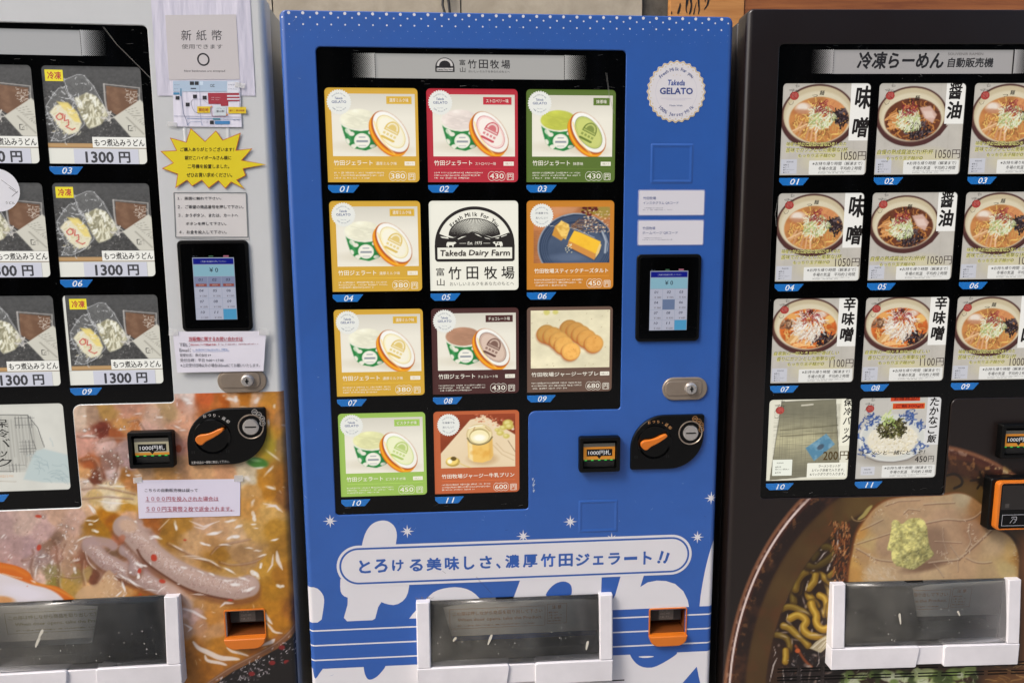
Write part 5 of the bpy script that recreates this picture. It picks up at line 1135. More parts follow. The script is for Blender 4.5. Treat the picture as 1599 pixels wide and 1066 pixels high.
def tape_mat():
    m_ = bpy.data.materials.new('clear tape'); m_.use_nodes = True; t = m_.node_tree; t.nodes.clear()
    o = node(t, 'ShaderNodeOutputMaterial'); tr = node(t, 'ShaderNodeBsdfTransparent'); b = node(t, 'ShaderNodeBsdfPrincipled'); b.inputs['Base Color'].default_value = (.8, .8, .78, 1); b.inputs['Roughness'].default_value = .2
    mx = node(t, 'ShaderNodeMixShader'); mx.inputs[0].default_value = .4; bump(t, b, 300, .0006)
    t.links.new(tr.outputs[0], mx.inputs[1]); t.links.new(b.outputs[0], mx.inputs[2]); t.links.new(mx.outputs[0], o.inputs[0]); return m_
M['tape'] = tape_mat()
# ------------------------------------------------------------------ the three machines
GRP = 'frozen food vending machines standing in a row'
mB = build_machine('B', 'blue gelato vending machine in the middle of the row', GRP, M['blue'], M['cabin_w'], 0)
mL = build_machine('L', 'white udon vending machine with a soup photo wrap and taped papers', GRP, M['white'], M['cabin_w'], 0)
mR = build_machine('R', 'dark brown ramen vending machine with a ramen bowl photo wrap', GRP, M['dark'], M['cabin_d'], 1)
for m_, k in ((mB, 'B'), (mL, 'L'), (mR, 'R')): title_band(m_, k); screen(m_, k); wear(m_, k)

GOLD, RED, OLIVE, BROWN, LIME = (214, 168, 62), (184, 50, 62), (92, 114, 50), (78, 48, 46), (158, 192, 92)
milk = ((244, 240, 214), (250, 244, 222), (222, 186, 84))
gelato_card(mB, 0, 0, '濃厚ミルク味', '380', GOLD, *milk, 'gold card of white milk gelato, number 01')
gelato_card(mB, 0, 1, 'ストロベリー味', '430', RED, (240, 226, 216), (250, 240, 230), (200, 70, 80), 'red card of strawberry gelato')
gelato_card(mB, 0, 2, '抹茶味', '430', OLIVE, (200, 204, 84), (206, 212, 120), (104, 122, 52), 'olive green card of matcha gelato')
gelato_card(mB, 1, 0, '濃厚ミルク味', '380', GOLD, *milk, 'gold card of white milk gelato, number 04')
emblem_card(mB, 1, 1)
photo_card(mB, 1, 2, (202, 130, 46), '竹田牧場スティックチーズタルト', '450', tart_paint, (8, 7, 95.5, 70), ('冷凍庫でも', 'おいしい！'), 'orange card of cheese tart sticks on a blue plate')
gelato_card(mB, 2, 0, '濃厚ミルク味', '380', GOLD, *milk, 'gold card of white milk gelato, number 07')
gelato_card(mB, 2, 1, 'チョコレート味', '430', BROWN, (186, 140, 112), (222, 196, 178), (92, 58, 50), 'dark brown card of chocolate gelato')
photo_card(mB, 2, 2, (108, 84, 72), '竹田牧場ジャージーサブレ', '680', cookie_paint, (4.5, 4, 97, 71.5), None, 'brown card of ten round butter cookies', '10枚入り')
gelato_card(mB, 3, 0, 'ピスタチオ味', '450', LIME, (234, 232, 176), (240, 242, 200), (170, 196, 96), 'lime green card of pistachio gelato')
photo_card(mB, 3, 1, (192, 100, 62), '竹田牧場ジャージー牛乳プリン', '600', pudding_paint, (7.5, 4.5, 95.5, 69), ('冷凍庫でも', 'おいしい！'), 'rust coloured card of milk pudding in a glass jar')
for r_ in range(3):
    for c_ in range(3): udon_card(mL, r_, c_, 'frozen udon card with noodles in plastic bags, number %02d' % (r_ * 3 + c_ + 1))
bag_drawing_card(mL, 3, 0, 'pencil drawing of a cool bag, number 10'); bag_drawing_card(mL, 3, 1, 'pencil drawing of a cool bag with hand lettering, number 11')
for r_, c_, kd, y_, n_ in ((0, 0, 'miso', '1050', 'miso'), (0, 1, 'shoyu', '1050', 'soy sauce'), (0, 2, 'miso', '1050', 'miso'), (1, 0, 'miso', '1050', 'miso'), (1, 1, 'shoyu', '1050', 'soy sauce'), (1, 2, 'miso', '1050', 'miso'), (2, 0, 'kara', '1100', 'spicy miso'), (2, 1, 'kara', '1100', 'spicy miso'), (2, 2, 'miso', '1000', 'miso')):
    ramen_card(mR, r_, c_, kd, y_, '%s ramen card, number %02d' % (n_, r_ * 3 + c_ + 1))
coolbag_card(mR, 3, 0, 'card of a silver cool bag with a blue ice pack'); takana_card(mR, 3, 1, 'card of rice with green takana in a blue and white bowl')

# ---- blue wrap graphics
WP = (215, 213, 216); BL = (45, 88, 164)
p = Print(); B = lambda pts: PXs('B', pts)
c3 = crop(460, 760, 3.482); c4 = crop(780, 760, 3.484); ce = crop(420, 940, 8.461); c8 = crop(620, 900, 4.208)
for i in range(-1, 34):
    x = 22.5 + i * 30.1
    if 8 < x < DW - 8: p.ell(x, 1807.6, 3.3, 3.3, WP, 0, n=14); p.ell(x, 1784.3, 1.9, 1.9, WP, 0, n=10); p.ell(x - .5, 1757.6, .6, .6, (150, 170, 205), 0, n=6)
    x = 37.8 + i * 30.1
    if 4 < x < DW - 4: p.ell(x, 1798.9, 1.9, 1.9, WP, 0, n=10); p.ell(x, 1772.3, .8, .8, (160, 178, 210), 0, n=6)
def shape(cr, pts, it=2, col=WP, lv=0, xmax=None):
    q = smooth_closed(B(cr(pts)), it) if it else B(cr(pts)); p.poly(ccw(q), col, lv)
zt = lambda x: 389.5
def block(x0, x1, z0, z1, col, lv): p.rect(x0, z0, x1, z1, col, lv)
# tall letter stems and arches
shape(c3, [(20, 543), (68, 543), (118, 545), (146, 570), (161, 600), (160, 640), (143, 745), (20, 745)], 1)
shape(c3, [(362, 345), (372, 285), (392, 232), (425, 195), (470, 180), (510, 184), (545, 212), (558, 255), (552, 300), (545, 345)], 2)
shape(c3, [(250, 480), (247, 560), (262, 590), (298, 604), (258, 745), (430, 745), (463, 620), (500, 636), (550, 642), (600, 612), (622, 560), (625, 480)], 1)
shape(c8, [(60, 300), (118, 225), (205, 130), (250, 92), (320, 72), (400, 66), (475, 84), (530, 125), (570, 180), (600, 300)], 1)
shape(c4, [(118, 490), (560, 480), (552, 700), (40, 700)], 0)
shape(c4, [(245, 600), (262, 562), (300, 524), (345, 510), (380, 520), (396, 548), (390, 600)], 2, BL, 1)
shape(c4, [(660, 480), (785, 480), (766, 543), (805, 518), (855, 508), (905, 510), (955, 526), (1000, 566), (1024, 615), (1036, 680), (560, 700), (628, 590)], 0)
shape(c4, [(556, 480), (660, 480), (628, 592), (552, 592)], 0, BL, 1)
shape(c4, [(1172, 280), (1150, 330), (1125, 420), (1103, 530), (1090, 620), (1085, 700), (1200, 700)], 1)
# blue band with three thin lines and the white foot
p.rect(.2, 266, DW - .2, 390, BL, 2)
for z in (368, 329, 290): p.rect(.2, z - 1.9, DW - .2, z + 1.9, WP, 3)
p.rect(.2, Z0 + 14, DW - .2, 266.5, WP, 3)
shape(ce, [(572, 800), (580, 900), (590, 965), (610, 1008), (635, 985), (670, 930), (712, 875), (720, 840), (700, 800)], 1, BL, 4)
shape(ce, [(1250, 800), (1254, 880), (1268, 950), (1300, 1010), (1345, 1020), (1420, 985), (1480, 925), (1540, 850), (1540, 800)], 1, BL, 4)
shape(c4, [(705, 900), (722, 935), (750, 965), (790, 982), (840, 980), (900, 950), (965, 908), (965, 895)], 1, BL, 4)
shape(c4, [(745, 921), (790, 930), (852, 919), (800, 916)], 1, WP, 5)
shape(c4, [(960, 1105), (1073, 975), (1088, 1050), (1110, 1140), (960, 1180)], 0, BL, 4)
# banner
def pill(x0, z0, x1, z1, col, lv): p.poly(roundpoly(rect(x0, z0, x1, z1), (z1 - z0) / 2 - .1, 12), col, lv)
import types
nb = p.n; pb = Print()
for (e, c_, lv) in ((0, WP, 6), (6.2, BL, 7), (11, WP, 8)): 
    pb.poly(roundpoly(rect(74 + e, 479 + e, 955 - e, 585 - e), (106 - 2 * e) / 2 - .2, 12), c_, lv)
x = 128; chars = 'とろける美味しさ、濃厚竹田ジェラート'
bx = [(354, 398, 410, 466), (438, 392, 502, 462), (533, 395, 590, 455), (628, 392, 694, 456), (720, 384, 796, 452), (820, 378, 892, 450), (924, 376, 975, 446), (1010, 374, 1070, 440), (1098, 415, 1118, 440)]
for ch, (a, b, c_, d) in zip(chars[:9], bx):
    (xa, za), (xb, zb) = B(c3([(a, d), (c_, b)])); pb.text(ch, xa, za, xb, zb, BL, 9, .045)
bx = [(34, 368, 106, 438), (130, 366, 204, 434), (226, 362, 302, 432), (324, 362, 396, 430), (416, 362, 488, 426), (510, 375, 564, 420), (594, 358, 654, 420), (680, 379, 746, 394), (784, 350, 826, 418)]
for ch, (a, b, c_, d) in zip(chars[9:], bx):
    (xa, za), (xb, zb) = B(c4([(a, d), (c_, b)])); pb.text(ch, xa, za, xb, zb, BL, 9, .045)
for a in (862, 894):
    q = B(c4([(a + 18, 344 + (a - 862) * .3), (a + 32, 350 + (a - 862) * .3), (a + 16, 398 + (a - 862) * .2), (a + 4, 394 + (a - 862) * .2)])); pb.poly(ccw(q), BL, 9)
    q = B(c4([(a + 4, 412)])) [0]; pb.ell(q[0], q[1] + 3, 4, 4, BL, 9, n=14)
def star(pr_, cx, cz, r, col, lv=0, n=8):
    pr_.poly([(cx + (r if i % 2 == 0 else r * .3) * (1 if i % 4 == 0 else .82 if i % 2 == 0 else 1) * math.cos(math.pi * i / n + math.pi / 2), cz + (r if i % 2 == 0 else r * .3) * (1 if i % 4 == 0 else .82 if i % 2 == 0 else 1) * math.sin(math.pi * i / n + math.pi / 2)) for i in range(2 * n)], col, lv)
for (a, b) in ((515.5, 813), (636, 829), (817, 836.5), (890.5, 814), (1110.5, 777), (1089, 838), (955, 841)):
    q = PX('B', a, b); star(p, q[0], q[1], 17.5, WP, 5 if b > 840 else 4)
sc_ = PX('B', 833, 755)
for i in range(7): pb.poly(ccw([(sc_[0] - 4 + (i * 5) % 7, sc_[1] + 14 - i * 5), (sc_[0] + 1 + (i * 3) % 5, sc_[1] + 15 - i * 5), (sc_[0] + (i * 3) % 4 - 2, sc_[1] + 7 - i * 5)]), (170, 180, 200), 1)
g_ = random.Random(8)
for i in range(70):
    x, z = g_.choice([(g_.uniform(5, 60), g_.uniform(200, 1790)), (g_.uniform(780, 1005), g_.uniform(400, 1790)), (g_.uniform(560, 1000), g_.uniform(600, 740)), (g_.uniform(20, 1000), g_.uniform(1745, 1800)), (g_.uniform(100, 560), g_.uniform(600, 655))]); a = g_.uniform(0, 3.14); l_ = g_.uniform(1, 9) if i < 45 else g_.uniform(.8, 1.6)
    p.line([(x, z), (x + l_ * math.cos(a), z + l_ * math.sin(a))], g_.uniform(.3, .8), g_.choice([(120, 146, 196), (30, 56, 110), (150, 170, 205), (90, 118, 175)]), 5)
p.line([(413, 493), (424, 478), (436, 465), (452, 446)], .8, (60, 64, 84), 9); p.line([(330, 512), (338, 505)], .6, (90, 92, 100), 9)
for i in range(26): x = 262 + g_.random() * 42; p.line([(x, 441), (x + g_.uniform(-3, 3), 441 + g_.uniform(1, 7))], .6, (120, 112, 104), 9)
p.cut(853, 313, 944, 385)
p.cut(294, 264, 722, 435)
p.build('wrap_graphics', -.05, M['ink'], mB, warp=(DW, RD)); pb.build('slogan_banner', -.05, M['ink'], mB)
# stickers on the blue machine
cx, cz, r = 884.9, 1649, 67
s_ = Solid(); s_.slab(scallop(cx, cz, r, 28, .03), -.8, .2, .2); sk = s_.build('round_seal', paint('seal film', (214, 208, 196), .5), mB)
q = Print(); q.poly(scallop(cx, cz, r * .985, 28, .03), (200, 176, 128), 0); q.poly(scallop(cx, cz, r * .95, 28, .03), (216, 213, 214), 1); q.ell(cx, cz, 48.5, 49.5, (196, 194, 204), 2, inner=(47.8, 48.8)); 
for i in range(28): t = 2 * math.pi * i / 28; q.ell(cx + r * .9 * math.cos(t), cz + r * .9 * math.sin(t), 1.6, 1.6, (206, 190, 160), 2, n=8)
q.arc('Fresh Milk For you', cx, cz, 50, 142, 40, 11, BLUEINK, 3, .012); q.arc('100% Jersey Milk', cx, cz, 50, 219, 322, 11, BLUEINK, 3, .012, out=False)
q.text('Takeda', cx - 20, cz + 14, cx + 19, cz + 26, (52, 80, 150), 3, .03, .2); q.text('GELATO', cx - 38, cz - 5, cx + 38, cz + 8.5, (52, 70, 130), 3, .04)
q.rect(cx - 36, cz - 14.6, cx + 36, cz - 14, (180, 176, 200), 3); q.rect(cx - 22, cz - 18, cx + 22, cz - 17.5, (180, 176, 200), 3); q.text('Made With', cx - 15, cz - 32, cx + 15, cz - 28.5, BLUEINK, 3, 0)
for dx in (-8, 0, 8): star(q, cx + dx, cz + 36 + (1.5 if dx == 0 else 0), 1.8, (206, 190, 150), 3, 5)
q.build('seal_print', -.85, M['decal'], sk)
for i, (a, b, t) in enumerate(((1370, 1430, 'インスタグラム'), (1301, 1361, 'ホームページ'))):
    s_ = Solid(); s_.slab(roundpoly(rect(801, a, 960, b), 4, 3), -.6, .2, .2); st = s_.build('info_sticker', paint('sticker film%d' % i, (210, 208, 214), .45), mB)
    q = Print(); q.poly(roundpoly(rect(801.3, a + .3, 959.7, b - .3), 4, 3), (108, 124, 180), 0); q.poly(roundpoly(rect(803, a + 2, 958, b - 2), 3, 3), (212, 210, 215), 1)
    q.text('竹田牧場', 813, a + 37, 843, a + 44, BLUEINK, 2, .01); q.text(t + ' QRコード', 813, a + 26, 897, a + 33, BLUEINK, 2, .01); q.tiny(813, a + 12, 885, a + 20, (110, 112, 130), 2, 2, 3.4, seed=i)
    q.build('sticker_print', -.65, M['decal'], st)

# ---- food photo wraps on the two outer machines
MEAT = "8,825,190,160,150;38,818,202,174,157;68,830,198,165,155;90,810,195,160,135;113,818,200,165,145;123,807,205,170,150;45,852,180,150,145;23,852,178,148,140;15,873,190,155,145;68,873,165,140,130;84,851,140,110,90;89,861,180,140,120;78,894,150,135,95;84,908,150,135,70;105,852,190,155,130;108,885,185,150,120;105,911,180,145,75;65,903,215,180,160;120,897,160,135,85;138,894,175,145,95;150,902,120,75,55;131,878,150,100,75;165,802,185,125,30;180,815,170,105,15;158,833,160,115,30;143,815,150,105,30;132,789,215,185,150;173,786,235,220,190;203,794,200,150,60;201,810,215,170,135;198,825,220,180,145;191,840,190,120,85;218,825,195,165,150;234,848,190,155,145;150,852,185,150,140;150,870,165,135,130;173,873,180,150,145;177,867,130,100,75;194,867,150,110,70;203,878,190,160,150;218,897,175,145,140;192,908,150,110,90;173,897,205,175,155;165,915,220,180,130;143,920,225,180,125;210,915,180,120,60;225,924,175,110,45;200,924,200,150,95;262,834,165,120,50;234,814,170,105,50;282,816,175,130,60;316,814,205,165,130;298,845,205,165,120;343,834,200,160,120;334,849,195,150,100;370,838,205,170,130;340,867,165,120,50;376,867,165,130,90;398,867,175,140,100;361,892,190,150,90;416,882,190,145,65;398,825,205,165,100;425,798,205,165,100;430,825,185,140,60;425,925,180,130,45;380,938,175,120,50;334,938,190,140,80;307,943,185,140,90;289,936,175,130,100;446,850,170,125,55;446,900,165,115,45;125,648,215,190,165;148,648,175,145,120;166,638,190,150,90;163,672,120,60,45;181,679,170,100,60;191,663,200,150,95;215,666,205,140,90;200,638,200,150,125;241,651,210,175,150;260,642,180,150,110;283,629,200,150,125;288,621,225,205,190;230,666,215,175,155;133,694,205,155,135;166,693,215,180,165;193,704,190,160,150;170,723,150,115,100;200,719,180,150,145;142,723,165,95,55;151,745,120,70,50;134,738,210,160,110;172,741,200,175,165;194,745,165,115,60;204,756,185,130,80;138,760,225,200,175;166,766,225,205,165;191,769,215,190,140;148,775,205,175,120;176,786,235,220,195;208,784,215,190,140;138,798,215,175,140;226,738,200,160,120;260,739,200,150,90;279,694,205,150,130;284,726,195,150,110;279,676,210,160,130;318,618,195,105,60;289,623,215,190,175;336,632,185,115,60;363,624,205,160,120;349,626,170,95,40;383,621,185,120,45;396,624,205,165,130;423,628,190,135,60;436,626,180,130,80;419,647,195,135,70;419,694,185,150,50;421,675,190,140,60;385,735,215,195,160;411,750,190,135,55;385,746,220,205,175;393,769,205,160,100;421,769,185,130,50;393,788,200,150,85;439,750,160,110,50;443,694,150,120,80;351,739,205,155,115;317,737,210,165,120;446,778,150,105,60;441,650,170,125,80;296,937,190,150,110;291,956,190,160,145;305,964,200,165,150;316,973,190,145,110;290,983,170,135,110;336,983,190,145,100;329,963,190,135,70;296,1009,165,110,50;309,1042,160,105,40;362,1042,165,110,50;401,1022,165,105,45;428,950,185,130,45;438,969,175,120,40;449,956,160,105,45;434,1002,150,100,55;388,943,180,125,50;344,1004,180,125,50;370,1010,178,122,48;460,956,100,66,44;420,985,178,122,44"
def samples(s_): return [tuple(float(v) for v in q.split(',')) for q in s_.split(';')]
def hl(cv, cr_, items, col=(252, 247, 242), soft=1.6, a=.95):
    """gloss marks printed in the food photograph: (x, y, rx, ry, angle)"""
    for it in items:
        (x, y), = cr_([(it[0], it[1])]); s_ = cr_([(it[0] + it[2], it[1])])[0][0] - x; t_ = cr_([(it[0], it[1] + it[3])])[0][1] - y
        rx, ry, an = max(s_, .8), max(t_, .7), it[4] if len(it) > 4 else 0; gg = random.Random(int(x * 7 + y * 3)); n_ = 1 if max(rx, ry) < 2.5 else 3
        for i in range(n_):
            o_ = (i - (n_ - 1) / 2) * .62; u, v = (o_ * rx, gg.uniform(-.3, .3) * ry) if rx > ry else (gg.uniform(-.3, .3) * rx, o_ * ry)
            k_ = gg.uniform(.42, .7) if n_ > 1 else .9
            cv.ell(x + u * math.cos(an) - v * math.sin(an), y + u * math.sin(an) + v * math.cos(an), rx * k_, ry * k_ * gg.uniform(.8, 1.2), col, soft, an + gg.uniform(-.25, .25), a * gg.uniform(.55, 1))
def mural_L(cv):
    """drawn in the photograph's measured picture coordinates"""
    g = random.Random(77); cv.field(samples(MEAT), 4.0, 20, pw=4.6); S = lambda cr_, pts: cr_(pts)
    k1 = crop(0, 780, 6.66); k2 = crop(180, 780, 5.514); k3 = crop(110, 610, 5.33); k4 = crop(280, 600, 5.33); k5 = crop(270, 930, 7.61)
    f1 = cv.noise(4.5, 61, 3); f2 = cv.noise(10, 62, 3); f3 = cv.noise(30, 63, 3)
    cv.C *= (1 + (f1 - .5) * .14 + (f2 - .5) * .22 + (f3 - .5) * .16)[..., None]
    mu = cv.C.mean(2, keepdims=True); cv.C = mu + (cv.C - mu) * 1.03; cv.C = (cv.C - 150) * 1.16 + 151
    # folds of the meat: soft dark creases with a light lip
    for cr_, pts, w_ in ((k1, [(560, 430), (600, 520), (590, 620), (620, 720), (600, 860), (620, 930)], 2.2), (k1, [(620, 640), (660, 620), (640, 560), (680, 470)], 1.6), (k1, [(640, 800), (740, 812), (830, 800)], 1.2), (k1, [(860, 640), (850, 760), (880, 880)], 1.8), (k1, [(230, 630), (300, 620), (360, 560), (340, 520)], 1.6), (k1, [(340, 620), (320, 700), (340, 800)], 2),
                         (k1, [(890, 520), (900, 620), (960, 710), (1040, 780), (1000, 860)], 2.6), (k1, [(1090, 570), (1150, 620), (1220, 650), (1340, 570)], 2), (k1, [(1100, 560), (1180, 500), (1240, 480)], 1.6), (k1, [(1020, 860), (1100, 740), (1160, 720)], 1.8), (k1, [(1220, 780), (1280, 850), (1400, 900), (1500, 900)], 2), (k1, [(1240, 240), (1260, 330), (1300, 430)], 1.4),
                         (k3, [(60, 380), (150, 390), (220, 360)], 1.6), (k3, [(240, 420), (330, 400), (440, 400)], 2), (k3, [(90, 580), (200, 560), (240, 700), (250, 760)], 2.2), (k3, [(390, 520), (400, 620), (360, 760)], 1.6), (k3, [(100, 820), (250, 800), (400, 830), (540, 860)], 1.4), (k3, [(100, 900), (300, 880), (520, 900)], 1.2), (k3, [(620, 330), (560, 240), (480, 260)], 1.4),
                         (k2, [(450, 380), (560, 430), (640, 480), (800, 530), (900, 590)], 2), (k2, [(900, 540), (1000, 570), (1200, 540), (1280, 480)], 1.6), (k2, [(820, 470), (880, 400), (960, 380), (1160, 340)], 1.4)):
        q = cr_(pts); cv.stroke(q, w_ * 2.2, (120, 72, 48), w_ * 2.2, .5); cv.stroke([(a + w_ * 1.5, b - w_ * .7) for a, b in q], w_, (232, 204, 182), w_ * 1.6, .45)
    # long strip of offal
    def strip(pts, w_, col, seed):
        q = [(a + 1, b + w_ * .22) for a, b in pts]; cv.stroke(q, w_ * 1.0 + 4, (122, 70, 42), 6, .6); cv.stroke(pts, w_, lum(col, .92), 3.5); cv.stroke([(a + w_ * .08, b - w_ * .16) for a, b in pts], w_ * .55, lum(col, 1.07), w_ * .4, .8)
        X0 = min(a for a, b in pts) - w_; X1 = max(a for a, b in pts) + w_; gg = random.Random(seed)
        for i in range(int(len(pts) * w_ * 1.6)):
            t = gg.uniform(0, len(pts) - 1.01); i0 = int(t); f = t - i0; x = pts[i0][0] * (1 - f) + pts[i0 + 1][0] * f; y = pts[i0][1] * (1 - f) + pts[i0 + 1][1] * f; r = gg.uniform(-.42, .42) * w_
            cv.squig(x + gg.uniform(-2, 2), y + r, gg.uniform(1.5, 5), gg.uniform(-.5, 1.5), .7, gg.uniform(.6, 1.4), gg.choice([(240, 226, 214), (236, 214, 200), (170, 132, 120), (216, 178, 158), (250, 244, 238)]) if r < w_ * .1 else gg.choice([(206, 170, 154), (160, 120, 108), (184, 148, 136)]), gg, .8, .6, 4)
    strip(k1([(930, 480), (1010, 560), (1080, 640), (1200, 690), (1330, 760), (1480, 830), (1640, 900), (1760, 960)]), 24, (194, 162, 148), 3)
    strip(k1([(1300, 520), (1380, 560), (1420, 650), (1400, 720)]), 20, (190, 160, 150), 4)
    cv.stroke(k1([(900, 430), (1000, 420), (1130, 440), (1180, 480)]), 14, (188, 156, 146), 4, .9)
    strip(k2([(70, 230), (150, 290), (250, 400), (370, 510), (520, 610), (700, 690), (880, 750), (1040, 770), (1150, 740)]), 34, (204, 172, 154), 5)
    cv.stroke(k2([(190, 430), (225, 500), (300, 570), (420, 650), (560, 740), (700, 800), (900, 845), (1010, 860)]), 3.4, (104, 54, 32), 2.2, .9)
    cv.stroke(k2([(430, 720), (520, 770), (600, 840), (640, 900)]), 12, (206, 172, 152), 6, .8)
    cv.ell(*k1([(1335, 270)])[0], 14, 10, (222, 182, 148), 5, .3, .8); cv.ell(*k1([(1270, 400)])[0], 5, 6, (192, 108, 72), 3, .4, .7)
    cv.poly(smooth_closed(k1([(770, 990), (900, 880), (1020, 880), (1080, 760), (1150, 720), (1220, 830), (1300, 900), (1320, 980), (1280, 1030), (800, 1040)]), 2), (216, 174, 130), 3, .75)
    for i in range(120): x, y = g.uniform(118, 200), g.uniform(890, 936); cv.squig(x, y, g.uniform(1.5, 5), g.uniform(0, 3), .8, g.uniform(.7, 1.6), g.choice([(242, 214, 172), (196, 142, 88), (232, 196, 150), (252, 240, 224)]), g, 1, .5, 4) if y > 955 - (x - 100) * .5 or x > 160 else None
    # granular meat surface on the left and its gloss
    for i in range(520):
        x, y = g.choice([(g.gauss(60, 34), g.gauss(835, 22)), (g.gauss(105, 16), g.gauss(850, 30)), (g.gauss(70, 12), g.gauss(885, 14)), (g.gauss(165, 22), g.gauss(715, 26)), (g.gauss(215, 40), g.gauss(655, 18))])
        cv.squig(x, y, g.uniform(1, 4.5), g.uniform(-.9, 2.2), .9, g.uniform(.6, 1.5), g.choice([(236, 216, 200), (168, 132, 116), (216, 180, 160), (248, 238, 230), (150, 112, 96), (226, 190, 160)]), g, .8, g.uniform(.35, .7), 4)
    # egg
    cv.poly(smooth_closed(k1([(-60, 640), (60, 655), (200, 690), (310, 750), (340, 830), (440, 880), (580, 890), (680, 950), (790, 1030), (790, 1120), (-60, 1120)]), 2), (226, 112, 26), 1.8); cv.stroke(k1([(0, 690), (150, 710), (280, 780)]), 5, (240, 140, 44), 4, .6)
    cv.stroke(k1([(340, 860), (480, 890), (600, 930), (760, 1020)]), 3, (240, 160, 60), 2.5, .7)
    cv.poly(smooth_closed(k1([(-60, 750), (40, 770), (200, 830), (330, 880), (480, 910), (600, 970), (690, 1060), (690, 1160), (-60, 1160)]), 2), (238, 226, 222), 3); cv.ell(*k1([(250, 960)])[0], 34, 10, (246, 236, 238), 8, .2, .8); cv.ell(*k1([(40, 1040)])[0], 16, 6, (222, 150, 80), 4, .1, .9)
    cv.stroke(k1([(30, 765), (120, 790), (230, 815)]), 1.4, (250, 214, 170), 1.2, .8)
    # greens, chilli flecks
    cv.ell(402, 722, 17, 8, (66, 128, 46), 3, .15, .95); cv.ell(398, 718, 9, 2.5, (150, 196, 120), 2, .15, .8); cv.ell(420, 694, 10, 22, (172, 160, 48), 9, 0, .6)
    cv.C *= np.array([.985, 1.0, 1.03])
    for cr_, x, y, rx, ry, an in ((k1, 400, 170, 5, 2.5, .1), (k1, 405, 495, 5, 3.4, 1.9), (k2, 335, 497, 4.6, 5.6, -.2), (k1, 1590, 600, 3, 5, 0), (k2, 208, 610, 2.5, 4.4, .3), (k2, 405, 700, 5, 3.2, .2), (k2, 600, 345, 2.4, 1.6, 0), (k1, 1450, 745, 2.4, 4, .2), (k2, 215, 812, 2, 1.4, 0), (k3, 900, 480, 5, 6, 0), (k2, 990, 862, 4, 1.6, 0)):
        a, b = cr_([(x, y)])[0]; cv.ell(a, b, rx, ry, (196, 62, 36) if cr_ is not k3 else (186, 84, 50), 1.6, an, .92)
    for i in range(26): cv.ell(g.uniform(10, 300), g.uniform(640, 930), g.uniform(.6, 1.6), g.uniform(.6, 1.4), (198, 96, 56), 1.2, 0, .6)
    # bubbles
    for cr_, pts in ((k3, [(270, 545), (300, 575), (330, 590), (345, 610), (350, 640), (365, 680), (380, 700), (360, 730), (340, 770), (250, 730), (245, 700), (200, 690), (190, 720), (150, 750), (120, 330), (160, 320), (120, 760), (470, 640), (465, 670), (480, 700), (400, 560), (430, 590), (300, 240), (420, 320), (450, 300), (340, 500), (370, 540)]), (k1, [(455, 180), (640, 260), (690, 330), (700, 280), (760, 300), (660, 370)])):
        for (x, y) in cr_(pts):
            r = g.uniform(1.6, 3.4); cv.ell(x, y, r, r, (120, 96, 84), 1.2, 0, .55); cv.ell(x, y, r * .72, r * .72, (214, 190, 172), 1.2, 0, .6); cv.ell(x - r * .35, y - r * .35, .9, .9, (255, 252, 248), .8, 0, .95)
    # glossy marks
    hl(cv, k2, [(850, 290, 60, 20, -.2), (1010, 320, 50, 24, -.3), (780, 380, 40, 14, .2), (940, 385, 40, 10, .1), (540, 415, 45, 10, .5), (710, 500, 96, 9, .25), (855, 545, 32, 8, .5), (985, 605, 50, 10, .5), (1105, 675, 40, 16, .3), (1210, 645, 46, 30, .7), (1035, 730, 38, 20, .1), (1155, 765, 52, 22, -.4), (970, 695, 34, 11, 0), (1150, 412, 28, 7), (1225, 437, 28, 10, .1), (1265, 478, 30, 10, -.3), (1255, 565, 16, 24, .2), (1420, 740, 34, 30, .4), (520, 215, 16, 40, -.15), (350, 320, 44, 16, .2), (590, 580, 25, 16, .3), (830, 640, 24, 12, .5), (735, 620, 28, 8, .4), (1370, 345, 30, 12, -.2), (1195, 140, 24, 36, -.4), (990, 180, 44, 14, -.2), (160, 710, 56, 8, .6), (70, 750, 9, 34, -.3), (30, 810, 30, 6, -.8), (310, 775, 40, 5, .1), (395, 770, 32, 5, -.8), (720, 812, 40, 5, .05), (545, 722, 12, 7), (305, 545, 7, 14, -.5), (1060, 230, 34, 20, -.5), (1190, 210, 18, 8), (1210, 242, 16, 5), (175, 188, 14, 7, .5), (240, 560, 28, 12, .3), (200, 650, 20, 20, .2), (60, 600, 24, 8, .4), (130, 625, 10, 8), (20, 660, 20, 4, .5)])
    hl(cv, k1, [(960, 90, 12, 46, -.75), (940, 215, 40, 12, 0), (1000, 215, 26, 8, -.5), (945, 255, 20, 17), (990, 320, 34, 22, .3), (440, 590, 30, 10, -.2), (375, 740, 9, 46, .25), (455, 690, 18, 10, .5), (520, 740, 10, 22, .4), (540, 650, 16, 18, .4), (795, 630, 34, 22, -.1), (780, 735, 22, 34, -.2), (790, 500, 10, 26, .5), (740, 540, 22, 8, .8), (345, 845, 24, 10, .5), (255, 670, 14, 8), (680, 385, 8, 24, -.3), (850, 400, 50, 9, -.5), (930, 380, 26, 8, -.1), (30, 375, 10, 24, .8), (60, 390, 6, 16, .8), (100, 580, 6, 20, .6), (1285, 800, 40, 10, .5), (1385, 865, 60, 9, .6), (1290, 905, 12, 44, -.35), (1230, 980, 34, 8, -.8), (1280, 1010, 10, 26, .5), (1440, 790, 20, 20, .3), (1360, 750, 12, 9), (1560, 850, 24, 10), (1450, 670, 36, 22, .5), (1580, 400, 20, 12), (1410, 225, 12, 10), (1200, 820, 18, 8, .6), (450, 570, 12, 6), (120, 600, 6, 14, .7)])
